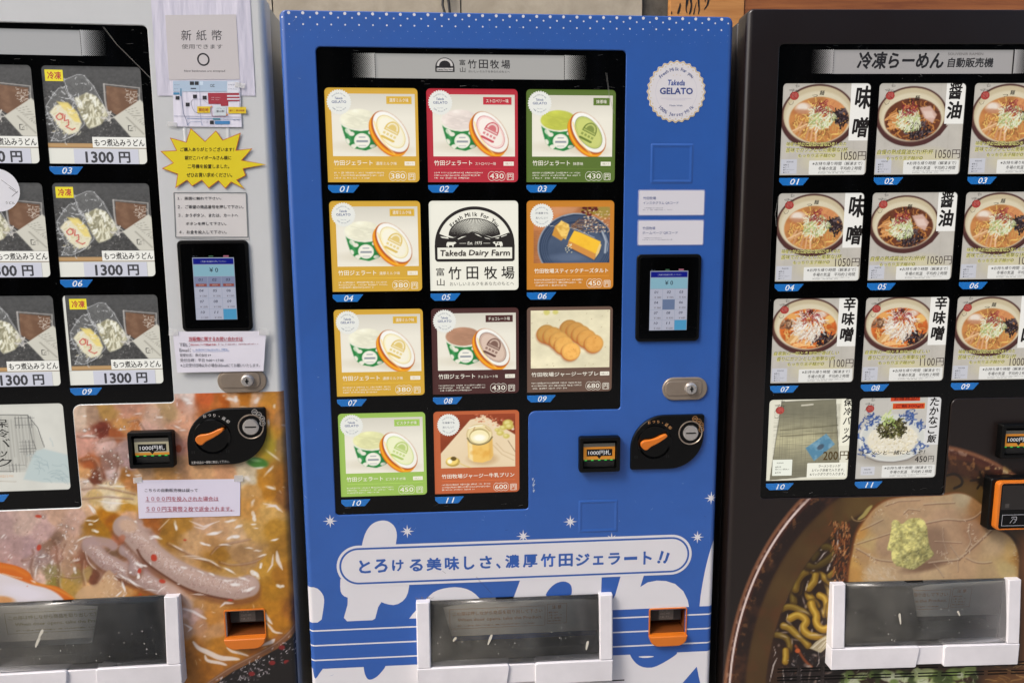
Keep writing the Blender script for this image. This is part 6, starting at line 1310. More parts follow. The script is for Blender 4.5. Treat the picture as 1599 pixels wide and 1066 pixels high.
    hl(cv, k3, [(120, 330, 16, 9), (150, 375, 50, 7, -.05), (210, 325, 10, 12), (120, 210, 14, 10), (180, 985, 10, 34, -.6), (270, 785, 40, 8, .1), (380, 745, 12, 26, .4), (410, 795, 44, 8, .1), (490, 540, 16, 16), (480, 700, 16, 9), (130, 755, 26, 10), (890, 300, 26, 10, .4), (935, 325, 20, 6), (430, 322, 28, 6, -.1), (560, 190, 24, 5, -.1), (990, 100, 20, 14), (740, 220, 24, 14), (350, 930, 100, 8, .05), (560, 700, 24, 10)])
    hl(cv, k4, [(60, 130, 30, 22, .4), (440, 130, 44, 20, .2), (650, 130, 26, 26, .4), (530, 190, 30, 10), (370, 95, 10, 8), (740, 320, 14, 24), (780, 590, 50, 9, .7), (740, 720, 46, 14, -.8), (670, 690, 30, 12, -.1), (760, 860, 34, 14, .3), (610, 980, 16, 26, .3), (560, 780, 30, 24, .2), (790, 180, 12, 14), (470, 125, 22, 22)], soft=2.6, a=.75)
    for pts, w_ in ((k5([(1060, 160), (1110, 250), (1180, 330)]), 6), (k5([(1090, 300), (1160, 370), (1200, 430), (1300, 440)]), 3.5), (k5([(1050, 590), (1180, 540), (1210, 510)]), 6), (k5([(240, 540), (300, 620), (400, 660), (560, 740), (700, 740), (790, 750)]), 8), (k5([(380, 700), (400, 770), (560, 790), (640, 820)]), 5), (k5([(640, 610), (700, 660), (780, 670), (900, 710)]), 4), (k5([(560, 130), (620, 80), (720, 85)]), 3.4), (k5([(120, 150), (240, 180), (320, 230), (400, 270)]), 4), (k5([(130, 330), (220, 380), (180, 420)]), 3), (k5([(1430, 480), (1470, 500)]), 3), (k2([(1360, 470), (1350, 560), (1310, 620)]), 3), (k2([(1390, 440), (1400, 520), (1440, 600)]), 6), (k2([(640, 180), (760, 230), (900, 180)]), 2.4), (k2([(680, 230), (760, 250), (840, 200)]), 2), (k2([(370, 260), (430, 200), (470, 160)]), 1.2), (k4([(700, 990), (800, 1010), (860, 1060)]), 3), (k2([(1300, 60), (1380, 50), (1410, 90)]), 3), (k1([(890, 540), (910, 630), (960, 690), (1000, 720)]), 1.6)):
        cv.stroke(pts, w_, (246, 236, 232), 2, .85, True)
    for i in range(60): x, y = g.choice([(g.uniform(300, 445), g.uniform(630, 800)), (g.uniform(300, 450), g.uniform(940, 1040)), (g.uniform(130, 300), g.uniform(625, 800))]); cv.squig(x, y, g.uniform(3, 9), g.uniform(-.5, 1.2), .5, g.uniform(.8, 2.2), (250, 238, 226), g, 1.6, g.uniform(.3, .7), 4, True)
    # rim of the bowl and the speckled table in the corner
    q = [(474, 962), (452, 990), (430, 1008), (400, 1024), (360, 1044), (328, 1066), (290, 1092), (290, 1400), (520, 1400), (520, 930)]
    cv.stroke(q[:7], 8, (126, 84, 56), 3); cv.stroke([(a - 1, b - 2) for a, b in q[:7]], 1.6, (176, 142, 118), 1.4, .7); cv.poly([(a + 3, b + 4) for a, b in q], (22, 18, 18), 2.2)
    m_ = cv.poly([(474, 972), (456, 990), (400, 1026), (326, 1066), (345, 1092), (404, 1060), (440, 1040), (458, 1026), (474, 1004)], None, 3); old = cv.clip; cv.clip = m_
    for i in range(560): x = g.uniform(320, 474); y = g.uniform(966, 1085); cv.squig(x, y, g.uniform(1.5, 4.5), g.uniform(0, 3.1), .7, g.uniform(.8, 1.6), g.choice([(220, 215, 216), (160, 150, 155), (96, 84, 88), (196, 186, 190), (60, 50, 52)]), g, .6, .9, 3)
    for x, y in ((425, 1034), (393, 1051), (448, 1033), (440, 1010)): cv.ell(x, y, 5, 3.6, (128, 34, 34), 1.2)
    cv.clip = old
SLAB = "1355.18,800.725,165,140,105;1373.26,815.183,162,147,122;1411.21,793.495,172,152,127;1472.66,780.844,167,152,127;1505.19,779.037,162,157,137;1526.88,788.073,140,110,75;1472.66,802.532,167,147,127;1472.66,833.257,162,142,122;1490.73,842.294,157,137,117;1517.84,827.835,145,120,100;1553.99,851.33,167,152,127;1581.1,860.367,174,154,108;1572.06,887.477,167,157,117;1508.81,887.477,167,147,122;1454.59,896.514,172,157,132;1364.22,892.899,182,167,142;1346.15,871.211,165,140,105;1333.5,878.44,180,150,90;1355.18,845.908,172,157,117;1378.68,851.33,157,137,117;1331.69,896.514,170,136,80;1338.92,829.642,176,140,80;1537.72,806.147,130,96,64;1418.44,905.55,170,155,132;1544.95,896.514,166,150,120;1436.51,788.073,170,150,126;1589.23,871.211,150,118,62"
def mural_R(cv):
    g = random.Random(78); cv.C[:] = (29, 20, 17); cx, cy, rx, ry = 1440, 1100, 310, 408
    k6 = crop(1180, 770, 7.107); k7 = crop(1180, 900, 6.42); k8 = crop(1310, 770, 5.533)
    d = np.sqrt(((cv.X - cx) / rx) ** 2 + ((cv.Y - cy) / ry) ** 2)
    def ring(r0, r1, col, soft=.006, a=1.0, mask=1.0): cv.put(np.clip(np.minimum(d - r0, r1 - d) / soft + .5, 0, 1) * mask, col, a)
    n1 = cv.noise(24, 3, 4); n2 = cv.noise(7, 5, 4); n3 = cv.noise(60, 2, 3)
    ring(0, 1.0, (40, 22, 16)); ring(.98, 1.0, (128, 84, 58), .01); ring(.955, .985, (70, 34, 24), .008); ring(.9, .955, (34, 19, 14), .02)
    ring(.89, 1.0, (196, 168, 98), .02, .8, np.clip((n2 - .56) * 8, 0, 1) * np.clip((cv.X - 1500) / 50, 0, 1)); ring(.90, .97, (96, 58, 34), .02, .55, np.clip((n1 - .5) * 5, 0, 1)); ring(.93, .975, (150, 100, 56), .01, .5, np.clip((n2 - .55) * 7, 0, 1))
    ring(.968, .978, (240, 222, 214), .004, .95, np.clip((cv.Y - 740) / 60, 0, 1) * np.clip((1500 - cv.X) / 60, 0, 1)); ring(.975, .99, (216, 190, 170), .006, .4, np.clip((n2 - .5) * 6, 0, 1))
    ring(.79, .895, (72, 50, 24), .014); ring(.79, .89, (112, 88, 44), .03, .8, np.clip(n3 * 2 - .45, 0, 1) * np.clip(.3 + (cv.X - 1150) / 420, 0, 1)); ring(.79, .895, (92, 52, 26), .02, .5, np.clip((n1 - .52) * 4, 0, 1))
    inn = np.clip((.79 - d) / .012 + .5, 0, 1); cv.put(inn, (48, 28, 18)); cv.put(inn * np.clip((n1 - .5) * 3, 0, 1), (74, 50, 26), .6); cv.put(inn * np.clip((.46 - n1) * 4, 0, 1), (28, 16, 12), .8); cv.put(inn * np.clip((900 - cv.Y) / 90, 0, 1), (74, 56, 28), .5)
    K_ = (26, 20, 14); cv.stroke([(1478, 742), (1492, 738), (1503, 748), (1502, 757), (1490, 762)], 4, K_, 1.5, .9)
    for q in ([(1516, 750), (1545, 746)], [(1530, 736), (1534, 750), (1526, 762)], [(1528, 752), (1542, 764)], [(1542, 752), (1556, 748), (1548, 764)], [(1540, 740), (1536, 762)], [(1548, 758), (1560, 762)]): cv.stroke(q, 3.6, K_, 1.2, .9)
    old = cv.clip; cv.clip = inn
    cv.ell(1262, 950, 60, 90, (36, 20, 12), 22, 0, .75); cv.poly(k7([(240, 1066), (300, 880), (360, 760), (480, 720), (640, 740), (720, 830), (900, 900), (900, 1100)]), (26, 18, 18), 5, .9)
    def noodle(q, w_, dim=1.0):
        w_ *= 1.22
        cv.stroke([(a + 1.2, b + 2.4) for a, b in q], w_ + 4.5, (34, 18, 8), 4.5, .85); cv.stroke(q, w_, lum((132, 98, 24), dim), 1.8, .97); cv.stroke([(a - .5, b - .8) for a, b in q], w_ * .62, lum((164, 128, 38), dim), 2.6, .9)
        cv.stroke([(a - 1.2, b - 2) for a, b in q], w_ * .26, lum((206, 176, 84), dim), 1.6, .6)
    for q, w_, dm in (([(400, -10), (385, 90), (375, 180), (380, 250)], 10, .62), ([(470, -20), (440, 80), (430, 150)], 9, .6), ([(150, 575), (230, 580), (310, 605), (345, 680), (335, 735)], 8, .7), ([(700, 40), (735, 120), (740, 200)], 8, .8), ([(300, 740), (302, 800), (296, 850)], 8.5, 1.05), ([(600, -20), (575, 60), (535, 120), (525, 190), (580, 240), (640, 320), (700, 380)], 10, 1.0), ([(280, 490), (340, 505), (400, 570), (470, 615), (525, 685)], 9.5, .95), ([(250, 330), (300, 300), (380, 300), (470, 345), (600, 380)], 8.5, .8), ([(640, 185), (700, 215), (718, 300), (690, 375)], 9, 1.1), ([(345, 415), (420, 375), (485, 405), (515, 450), (470, 500), (495, 560), (580, 600), (690, 580), (760, 540)], 10, 1.1), ([(530, 290), (550, 245), (600, 250), (620, 290)], 7, .95), ([(560, 270), (570, 320), (615, 385), (600, 450), (640, 515), (700, 530), (760, 480)], 10, 1.15), ([(740, 280), (730, 360), (745, 430)], 8, .95)): noodle(k7(q), w_, dm)
    for q, w_, dm in (([(440, 1060), (455, 960), (520, 880), (600, 850), (650, 865)], 10, .75), ([(640, 860), (720, 900), (800, 960), (850, 1000)], 9, .95), ([(665, 900), (650, 980), (590, 1050)], 9, .95), ([(880, 860), (820, 915)], 7, .8), ([(560, 790), (680, 810), (800, 740), (890, 650), (820, 590), (740, 590)], 9, .5), ([(780, 330), (830, 400), (840, 480)], 8, .42), ([(640, 720), (680, 660), (660, 600)], 8, .45)): noodle(k6(q), w_, dm)
    cv.poly(k7([(540, 715), (600, 650), (730, 570), (735, 690), (650, 760)]), (196, 184, 150), 1.6, .9)
    for i in range(9): cv.stroke(k7([(560 + i * 14, 715), (650 + i * 10, 640), (735, 585 + i * 14)]), .9, g.choice([(232, 224, 200), (150, 134, 100)]), .7, .7)
    cv.stroke(k7([(400, 690), (440, 760), (500, 850), (560, 900)]), 4, (150, 74, 34), 2.4, .8); cv.ell(*k7([(420, 740)])[0], 4, 3.4, (190, 90, 40), 1.6)
    hl(cv, k7, [(520, 890, 34, 26, .3), (590, 785, 24, 20, .4), (380, 845, 12, 14), (565, 540, 16, 18), (665, 455, 12, 18, .3), (440, 520, 9, 30, 0), (335, 455, 30, 12, .6), (480, 240, 8, 34, -.3), (500, 300, 12, 16, -.4), (290, 556, 24, 5), (230, 685, 12, 14), (215, 530, 14, 12, -.6), (480, 350, 44, 9, .3), (570, 580, 34, 6, -.1), (640, 580, 40, 4, -.1), (290, 480, 18, 5, .1), (280, 595, 26, 5, .2), (430, 595, 20, 6, .5), (730, 170, 8, 46, 0), (640, 60, 16, 10), (670, 340, 6, 20), (730, 960, 30, 8, -.3), (600, 1050, 10, 30, .2), (540, 990, 8, 60, .1), (720, 790, 24, 8), (400, 630, 26, 6, .1), (365, 650, 5, 20)], (206, 188, 176), 2.4, .6)
    hl(cv, k6, [(905, 545, 10, 40, .1), (920, 600, 22, 10, .6), (810, 820, 20, 40, .2), (870, 700, 6, 60, .55), (725, 625, 12, 9), (740, 690, 8, 56, .7), (668, 575, 7, 28, .1), (640, 855, 14, 8), (715, 975, 12, 18, .6), (550, 770, 8, 12), (665, 770, 10, 6), (985, 900, 8, 40, 0)], (222, 214, 210), 1.4, .85)
    for q, w_ in ((k6([(950, 270), (900, 330), (905, 430), (900, 520)]), 1.2), (k6([(745, 430), (690, 500), (660, 590)]), 1.3), (k6([(640, 610), (600, 690)]), 1.1), (k6([(480, 830), (420, 920), (375, 1060)]), 1.2), (k7([(380, 0), (330, 130), (310, 240), (240, 330)]), 1.3), (k7([(215, 810), (180, 880), (140, 1050)]), 2), (k7([(180, 690), (200, 760), (180, 800)]), 1), (k7([(525, 40), (500, 140)]), 1.6), (k7([(270, 900), (285, 1060)]), 1.2), (k7([(630, 740), (635, 860), (610, 900)]), 1.2), (k7([(310, 430), (320, 370)]), 1.2)): cv.stroke(q, w_, (206, 196, 190), 1, .85, True)
    for i in range(110): x, y = k7([(g.uniform(300, 760), g.uniform(760, 1066))])[0]; cv.squig(x, y, g.uniform(1.5, 6), g.uniform(-.4, 1.2), .8, g.uniform(.7, 1.6), g.choice([(190, 184, 184), (110, 100, 100), (70, 56, 54), (90, 60, 40)]), g, .8, g.uniform(.3, .7), 4)
    cv.clip = old
    # pork slice
    q = smooth_closed(k8([(70, 1100), (78, 770), (92, 620), (128, 460), (150, 340), (225, 230), (300, 130), (410, 55), (560, 28), (900, 18), (1000, -5), (1100, 5), (1190, 60), (1270, 130), (1310, 210), (1350, 310), (1450, 345), (1525, 430), (1560, 560), (1550, 700), (1560, 1100)]), 2)
    for i in range(420): x, y = k8([(g.uniform(-90, 130), g.uniform(230, 780))])[0]; cv.squig(x - (y - 860) * -.12, y, g.uniform(2, 9), g.uniform(1.2, 1.9), .3, g.uniform(.8, 2.2), g.choice([(96, 44, 18), (132, 66, 26), (60, 28, 14), (176, 104, 52), (214, 156, 100)]), g, 1, g.uniform(.4, .85), 4) if x < 1336 - (y - 780) * .1 and x > 1306 - (y - 780) * .08 else None
    cv.poly([(a - 3, b - 2) for a, b in q], (120, 66, 28), 4, .9); base = cv.C.copy(); cv.field(samples(SLAB), 2.5, 26, 9); sl_ = cv.C * np.array([1.12, 1.05, .96]); cv.C = base
    m_ = cv.poly(q, None, 3.2); f1 = cv.noise(3.6, 61, 3); f2 = cv.noise(14, 62, 3); sl_ *= (1 + (f1 - .5) * .10 + (f2 - .5) * .12)[..., None]; cv.C += (sl_ - cv.C) * m_[..., None]; old = cv.clip; cv.clip = m_
    cv.ell(*k8([(800, 450)])[0], 26, 30, (118, 92, 76), 14, .2, .55); cv.ell(*k8([(740, 630)])[0], 32, 7, (104, 74, 58), 6, -.2, .7)
    for pts, w_ in (([(735, 100), (860, 90), (1000, 84)], 1.4), ([(750, 262), (860, 240), (940, 226), (1090, 242), (1180, 212), (1230, 165)], 1.6), ([(1040, 572), (1110, 512), (1200, 432), (1330, 312)], 2.2), ([(780, 606), (880, 592), (1040, 575)], 2.4), ([(1100, 560), (1180, 600), (1260, 606), (1320, 596)], 1.5), ([(968, 460), (1010, 520), (1040, 565)], 1.5), ([(150, 478), (230, 520), (300, 565), (380, 585), (480, 592)], 1.5), ([(160, 440), (300, 395), (440, 350)], 1.2), ([(825, 618), (870, 670), (905, 725)], 1.3), ([(190, 320), (280, 280), (380, 230)], 1.2), ([(1130, 280), (1120, 360), (1150, 420), (1100, 500)], 1.6), ([(1230, 170), (1270, 220), (1290, 280)], 1.4), ([(900, 300), (905, 420), (940, 520)], 1.1), ([(830, 420), (940, 425), (1060, 430)], .9), ([(1030, 590), (1030, 680)], 1), ([(400, 110), (520, 70), (700, 60)], 1), ([(560, 180), (600, 140), (700, 150)], 1)):
        P_ = k8(pts); cv.stroke(P_, w_ * 1.3, (112, 80, 64), 1.6, .6); cv.stroke([(a - .6, b - 1.7) for a, b in P_], w_, (212, 196, 168), 1.5, .55)
    for i in range(150): t = g.random(); x, y = g.choice([(1040 + 290 * t, 572 - 260 * t), (1100 + 100 * t, 240 + 180 * t), (560 + 160 * t, 185 - 60 * t), (240 + 80 * t, 520 + 60 * t), (140 + 10 * t, 320 + 300 * t), (300 + 160 * t, 190 - 120 * t), (1520 + 20 * t, 440 + 200 * t), (860 + 100 * t, 480 + 120 * t)]); x, y = k8([(x + g.gauss(0, 14), y + g.gauss(0, 12))])[0]; cv.squig(x, y, g.uniform(1, 3.6), g.uniform(0, 3), .8, g.uniform(.6, 1.4), g.choice([(230, 218, 196), (216, 200, 172), (140, 104, 84)]), g, .8, .65, 3)
    for i in range(60): x, y = k8([(g.uniform(180, 480), g.uniform(620, 740))])[0]; cv.squig(x, y, g.uniform(3, 9), g.uniform(.4, .8), .3, g.uniform(.6, 1.2), (216, 206, 186), g, 1.2, .4, 3)
    cv.clip = old
    # grated ginger
    G_ = cv.poly(smooth_closed(k8([(455, 235), (500, 225), (545, 275), (590, 222), (650, 208), (735, 222), (762, 300), (768, 400), (792, 480), (828, 522), (790, 560), (700, 622), (640, 662), (560, 640), (480, 620), (450, 545), (455, 490), (412, 490), (432, 415), (450, 330)]), 1), None, 1.6)
    e_ = (cv.noise(4, 41, 2) - .5) * .9; G_ = np.clip(G_ + e_ * (G_ > .02) * (G_ < .98), 0, 1)
    sh = np.clip(1.12 - .26 * (cv.Y - 815) / 75 - .18 * (cv.X - 1423) / 36 + (cv.noise(9, 22, 3) - .5) * .8 + (cv.noise(3.4, 23, 2) - .5) * .5, .5, 1.28)
    cv.C += (np.array([190, 184, 116.]) * sh[..., None] - cv.C) * G_[..., None]; old = cv.clip; cv.clip = G_
    for i in range(150): x, y = k8([(g.uniform(430, 810), g.uniform(220, 650))])[0]; cv.squig(x, y, g.uniform(3, 9), g.uniform(0, 6.28), 1.0, g.uniform(.8, 1.6), g.choice([(222, 218, 158), (206, 200, 134), (140, 130, 66), (160, 146, 80)]), g, 1, .55, 5)
    cv.clip = old; cv.stroke(k8([(165, 225), (215, 190), (250, 140), (285, 105)]), 6, (176, 160, 92), 2.2, .95, True); cv.stroke(k8([(110, 200), (130, 235), (190, 240), (230, 215)]), 1.6, (170, 140, 96), 1.2, .8)
    # greens under the dispenser, broth at the lower right
    for i in range(90):
        x = g.uniform(1316, 1524); y = g.uniform(1046, 1078); gap = abs(((x - 1316) % 52) - 26) > 20
        cv.ell(x, y, g.uniform(4, 13), g.uniform(3, 8), g.choice([(150, 172, 96), (182, 196, 136), (204, 214, 168), (110, 134, 62), (206, 212, 180)]) if not gap else (60, 74, 34), 2, g.uniform(-.6, .6), .85)
    for i in range(60): cv.squig(g.uniform(1316, 1524), g.uniform(1044, 1074), g.uniform(5, 14), g.uniform(0, 3), .4, 1, g.choice([(226, 232, 202), (96, 120, 52)]), g, .9, .6, 4)
    cv.put(np.clip((cv.X - 1526) / 26, 0, 1) * np.clip((cv.Y - 1035) / 12, 0, 1), (116, 74, 34), .8); cv.put(np.clip((cv.X - 1584) / 14, 0, 1) * np.clip((cv.Y - 820) / 20, 0, 1), (112, 70, 36), .8)
    for i in range(50): cv.squig(g.uniform(1530, 1640), g.uniform(1036, 1076), 18, g.uniform(-.6, .2), .2, 1.4, g.choice([(176, 132, 70), (140, 96, 46), (206, 164, 98)]), g, 1, .6)
gm = grid_mesh('food_photo_wrap', .3, 84, DW - .3, 929, 470, 396, mural_L, -.25, M['mural'], mL, to_px('L'), [win_o, DISP_HOLE, COIN_HOLE], (DW, RD)); gm['label'] = 'glossy photo of offal soup with egg'
gm = grid_mesh('food_photo_wrap', .3, 84, DW - .3, 906, 460, 386, mural_R, -.25, M['mural'], mR, to_px('R'), [win_o, DISP_HOLE, COIN_HOLE], (DW, RD)); gm['label'] = 'dark photo of a ramen bowl with a pork slice and ginger'
# round logo sticker on the left machine's window
q = Print(); a, b = PX('L', -4, 297, 3); q.ell(a, b, 46, 46, (222, 222, 226), 0); q.line([(a + 24, b + 6), (a + 40, b - 6)], 1, (60, 60, 60), 1); q.line([(a + 28, b - 14), (a + 42, b - 2)], 1, (60, 60, 60), 1); q.line([(a + 10, b + 22), (a + 38, b - 1)], .8, (60, 60, 60), 1)
q.text('うどん', a + 14, b - 30, a + 33, b - 24, (50, 50, 50), 1, .01); q.build('round_sticker', 3.0, M['decal'], mL)
# card reader on the dark machine
def rm(x, z): return x, z
s_ = Solid(); ob = roundpoly(rect(642, 578, 790, 712), 8, 5)
s_.slab(ob, -26, 1, 3); cr_ = s_.build('card_reader', M['black'], mR)
s_ = Solid(); o1 = roundpoly(rect(652, 583, 792, 707), 11, 6); i1 = roundpoly(rect(659, 586, 786, 703), 7, 6)
s_.cap(roundpoly_like(o1, -2), -40, [i1]); s_.loft([(roundpoly_like(o1, -2), -40), (roundpoly_like(o1, -.6), -39.4), (o1, -38), (o1, -25)], False, False); s_.well(i1, -40, -36); s_.build('orange_surround', M['orange'], cr_)
s_ = Solid(); s_.cap(i1, -37); s_.build('reader_face', M['acrylic'], cr_)
q = Print(); q.rrect(664, 635, 780, 697, 2, (34, 30, 28), 0); q.frame(669, 593, 776, 622, .9, (190, 190, 195), 1); q.rect(674, 640, 684, 650, (70, 66, 62), 1)
q.line([(690, 600), (694, 606), (698, 612), (703, 610), (703, 602), (698, 600)], .9, (200, 200, 205), 1); q.line([(694, 612), (694, 616), (706, 616), (706, 606)], .9, (200, 200, 205), 1)
q.build('reader_print', -37.2, M['decal'], cr_)

# ------------------------------------------------------------------ papers taped to the white machine
def sheet(name, label, cat, pts, y, mat, edge=None, wob=.4, z_in=(230, 228, 232)):
    """thin sheet whose outline was measured at four corners (tl, tr, br, bl)"""
    q = PXs('L', pts); c = np.mean(q, 0); Mx = pose_matrix('L') @ Matrix.Translation((c[0] / 1000, y / 1000, c[1] / 1000))
    Q = [np.array(v) - c for v in q]; n = 16; V = []; Cc = []; g_ = np.random.RandomState(len(name) + int(abs(c[0])))
    G = g_.rand(6, 6)
    for i in range(n + 1):
        for j in range(n + 1):
            u, v = j / n, i / n; P = (Q[0] * (1 - u) + Q[1] * u) * (1 - v) + (Q[3] * (1 - u) + Q[2] * u) * v
            gx, gy = u * 4.999, v * 4.999; a, b = int(gx), int(gy); fx, fy = gx - a, gy - b
            h = (G[b, a] * (1 - fx) + G[b, a + 1] * fx) * (1 - fy) + (G[b + 1, a] * (1 - fx) + G[b + 1, a + 1] * fx) * fy
            V.append((P[0] / 1000, (-h * wob) / 1000, P[1] / 1000)); Cc.append(lin(z_in))
    F = np.array([(i * (n + 1) + j, (i + 1) * (n + 1) + j, (i + 1) * (n + 1) + j + 1, i * (n + 1) + j + 1) for i in range(n) for j in range(n)])
    o = mesh_np(name, V, F, M[mat], None, vcol=Cc, smooth=True); o.matrix_world = Mx
    tag(o, label, cat, 'papers taped to the white udon machine')
    return o, c
def onto(c): 
    def f(V): return V
    return f
class LP:
    """print measured in photograph pixels on the white machine's door, centred on a sheet"""
    def __init__(s, c, cr=None): s.c = c; s.p = Print(); s.cr = cr or (lambda q: q)
    def q(s, pts): return [(a - s.c[0], b - s.c[1]) for a, b in PXs('L', s.cr(pts))]
    def T(s, t, x0, y0, x1, y1, col, lv=1, bold=.01, shear=0):
        a, b, c_ = s.q([(x0, y1), (x1, y1), (x0, y0)]); V, T = text_mesh(t, bold, shear); mn, mx = V.min(0), V.max(0); A = np.array(a); sz = np.maximum(mx - mn, 1e-6)
        q = V - mn; kx, kz = np.linalg.norm(np.array(b) - A) / sz[0], np.linalg.norm(np.array(c_) - A) / sz[1]; s.p.fat(A + q[:, :1] / sz[0] * (np.array(b) - A) + q[:, 1:] / sz[1] * (np.array(c_) - A), T, col, lv, bold, min(kx, kz))
    def P(s, pts, col, lv=0): s.p.poly(ccw(s.q(pts)), col, lv)
    def R(s, x0, y0, x1, y1, col, lv=0): s.P([(x0, y0), (x1, y0), (x1, y1), (x0, y1)], col, lv)
    def Ln(s, pts, w_, col, lv=0): s.p.line(s.q(pts), w_, col, lv)
K = (36, 34, 38)
o, c = sheet('banknote_notice', 'sleeved paper saying new banknotes are accepted, at the top of the white machine', 'notice', [(235, -14), (390, -14), (399, 150), (246, 150)], -.9, 'sleeve', z_in=(212, 209, 222))
l = LP(c, crop(225, 0, 7.615)); l.P([(255, 185), (1095, 178), (1140, 945), (300, 955)], (200, 195, 194), 0)
for t, a, b in (('新', 445, 565), ('紙', 625, 745), ('幣', 808, 928)): l.T(t, a, 362, b, 488, K, 1, .006)
l.T('使用できます', 450, 530, 935, 588, K, 1, .004); ox, oz = l.q([(708, 712)])[0]; l.p.ell(ox, oz, 13.2, 13.6, K, 1, inner=(9.8, 10.2)); l.T('New banknotes are accepted', 480, 835, 965, 868, K, 1, .004)
l.p.build('lettering', -.75, M['decal'], o)
o, c = sheet('station_map', 'small sleeved station map with yellow and red marks', 'map', [(270, 126), (375, 127), (378, 199), (272, 198)], -2.1, 'sleeve', z_in=(222, 220, 232))
l = LP(c, crop(260, 120, 11.42)); R_ = l.R
R_(125, 80, 1300, 270, (176, 196, 214), 0); R_(1090, 90, 1300, 300, (222, 224, 232), 1); l.P([(745, 295), (1300, 295), (1310, 440), (1110, 440), (1110, 525), (975, 525), (975, 490), (755, 490)], (166, 52, 66), 1)
for y in (335, 390): R_(1088, y, 1312, y + 28, (214, 212, 220), 2)
R_(1110, 455, 1310, 560, (222, 220, 228), 2); R_(425, 90, 500, 155, (40, 42, 46), 1); R_(512, 90, 582, 155, (40, 42, 46), 1); R_(600, 90, 660, 155, (206, 222, 236), 1); R_(440, 205, 535, 228, (70, 76, 90), 1)
for x, y in ((170, 350), (480, 325), (350, 468), (652, 345), (780, 785)): R_(x, y, x + 70, y + 65, (44, 44, 48), 1)
R_(130, 285, 240, 325, (70, 140, 180), 1); R_(870, 790, 1135, 850, (72, 134, 186), 1); R_(250, 215, 280, 350, (110, 150, 180), 1)
l.Ln([(275, 350), (290, 480), (310, 660), (370, 800), (380, 870)], .9, (110, 120, 150), 1); l.Ln([(140, 705), (1330, 725)], .7, (130, 140, 170), 1); l.Ln([(370, 745), (1330, 765)], .9, (90, 130, 180), 1); R_(830, 745, 965, 772, (60, 130, 150), 2)
l.Ln([(600, 155), (610, 690), (640, 880)], .6, (140, 150, 180), 1); l.Ln([(480, 405), (445, 460), (470, 560), (500, 620), (590, 665)], .8, (130, 130, 140), 1); l.Ln([(480, 405), (650, 405), (745, 480)], .6, (150, 150, 170), 1); l.Ln([(380, 870), (430, 810), (620, 805), (650, 870)], .6, (100, 130, 170), 1)
l.Ln([(800, 540), (820, 710), (1060, 712)], .8, (150, 60, 80), 2); l.P([(860, 520), (1070, 535), (1075, 700), (855, 700)], (206, 214, 218), 2); l.T('富山駅', 900, 600, 1040, 640, (60, 62, 70), 3, .01); l.T('CiC', 785, 140, 865, 190, (60, 62, 70), 2, .02)
R_(555, 535, 785, 650, (226, 196, 46), 4); l.T('現在地', 580, 565, 755, 625, (170, 70, 40), 5, .03); R_(1110, 545, 1425, 660, (226, 196, 46), 4); l.T('銀だこ横自販機', 1130, 590, 1395, 625, (170, 90, 40), 5, .02)
for x, y in ((805, 540), (1085, 680)): a, b = l.q([(x, y)])[0]; star(l.p, a, b, 4, (190, 70, 50), 5, 5); star(l.p, a, b, 2.4, (226, 180, 60), 6, 5)
for x0, y0, x1, y1 in ((150, 140, 250, 160), (150, 212, 230, 228), (1110, 135, 1250, 165), (1110, 215, 1280, 235), (810, 365, 990, 390), (810, 405, 960, 425), (890, 560, 1050, 580), (670, 800, 760, 825), (1190, 770, 1320, 790)):
    (a, b), (c_, d) = l.q([(x0, y1), (x1, y0)]); l.p.tiny(a, b, c_, d, (90, 96, 120) if x0 != 810 else (226, 200, 206), 1, 3, 1.6, seed=x0)
l.p.build('map_print', -.75, M['decal'], o)
def tape(o, c, pts):
    l_ = LP(c); s_ = Solid(); q_ = ccw(l_.q(pts)); s_.slab(q_, -.2, 0, 0); t_ = s_.build('tape', M['tape'], o, smooth=False); t_.location = (0, -.0012, 0)
tape(o, c, [(368, 129), (384, 131), (383, 139), (367, 137)]); tape(o, c, [(262, 190), (277, 192), (277, 199), (262, 197)])
# yellow starburst
cs = crop(0, 0, 3.553)
pts = cs([(1060, 712), (1140, 785), (1200, 725), (1238, 778), (1338, 738), (1312, 835), (1402, 825), (1345, 890), (1478, 914), (1352, 938), (1367, 975), (1318, 1000), (1360, 1050), (1285, 1012), (1252, 1048), (1213, 1005), (1160, 1046), (1122, 1002), (1068, 1035), (1040, 1002), (975, 1045), (988, 968), (900, 936), (962, 905), (892, 840), (980, 836), (945, 765), (1035, 790)])
q = PXs('L', pts); c = np.mean(q, 0); qq = [(a - c[0], b - c[1]) for a, b in q]; qq = ccw(qq)
s_ = Solid(); s_.slab(qq, -.5, 0, 0); o = s_.build('starburst_notice', paint('yellow paper edge', (206, 150, 30), .6), None, smooth=False); o.matrix_world = pose_matrix('L') @ Matrix.Translation((c[0] / 1000, -.0024, c[1] / 1000))
tag(o, 'yellow starburst notice with black lettering above the numbered instructions', 'notice', 'papers taped to the white udon machine')
l = LP(c, cs); l.p.poly(qq, (196, 84, 50), 0); l.p.poly(roundpoly_like(qq, -1.3), (226, 206, 44), 1)
for t, x0, y0, x1, y1 in (('ご購入ありがとうございます！', 1003, 820, 1300, 842), ('銀だこハイボールさん横に', 1028, 866, 1285, 888), ('二号機を設置しました。', 1044, 913, 1274, 936), ('ぜひお買い求めください。', 1038, 960, 1290, 984)): l.T(t, x0, y0, x1, y1, (50, 42, 24), 2, .03)
l.p.build('lettering', -.55, print_mat('laminated yellow print', .3, .6, wr=.002, wscale=9), o)
o, c = sheet('instruction_notice', 'grey framed notice with four numbered steps above the touch screen', 'notice', [(270, 299), (385, 301), (389, 374), (274, 372)], -.6, 'paper', z_in=(206, 203, 200))
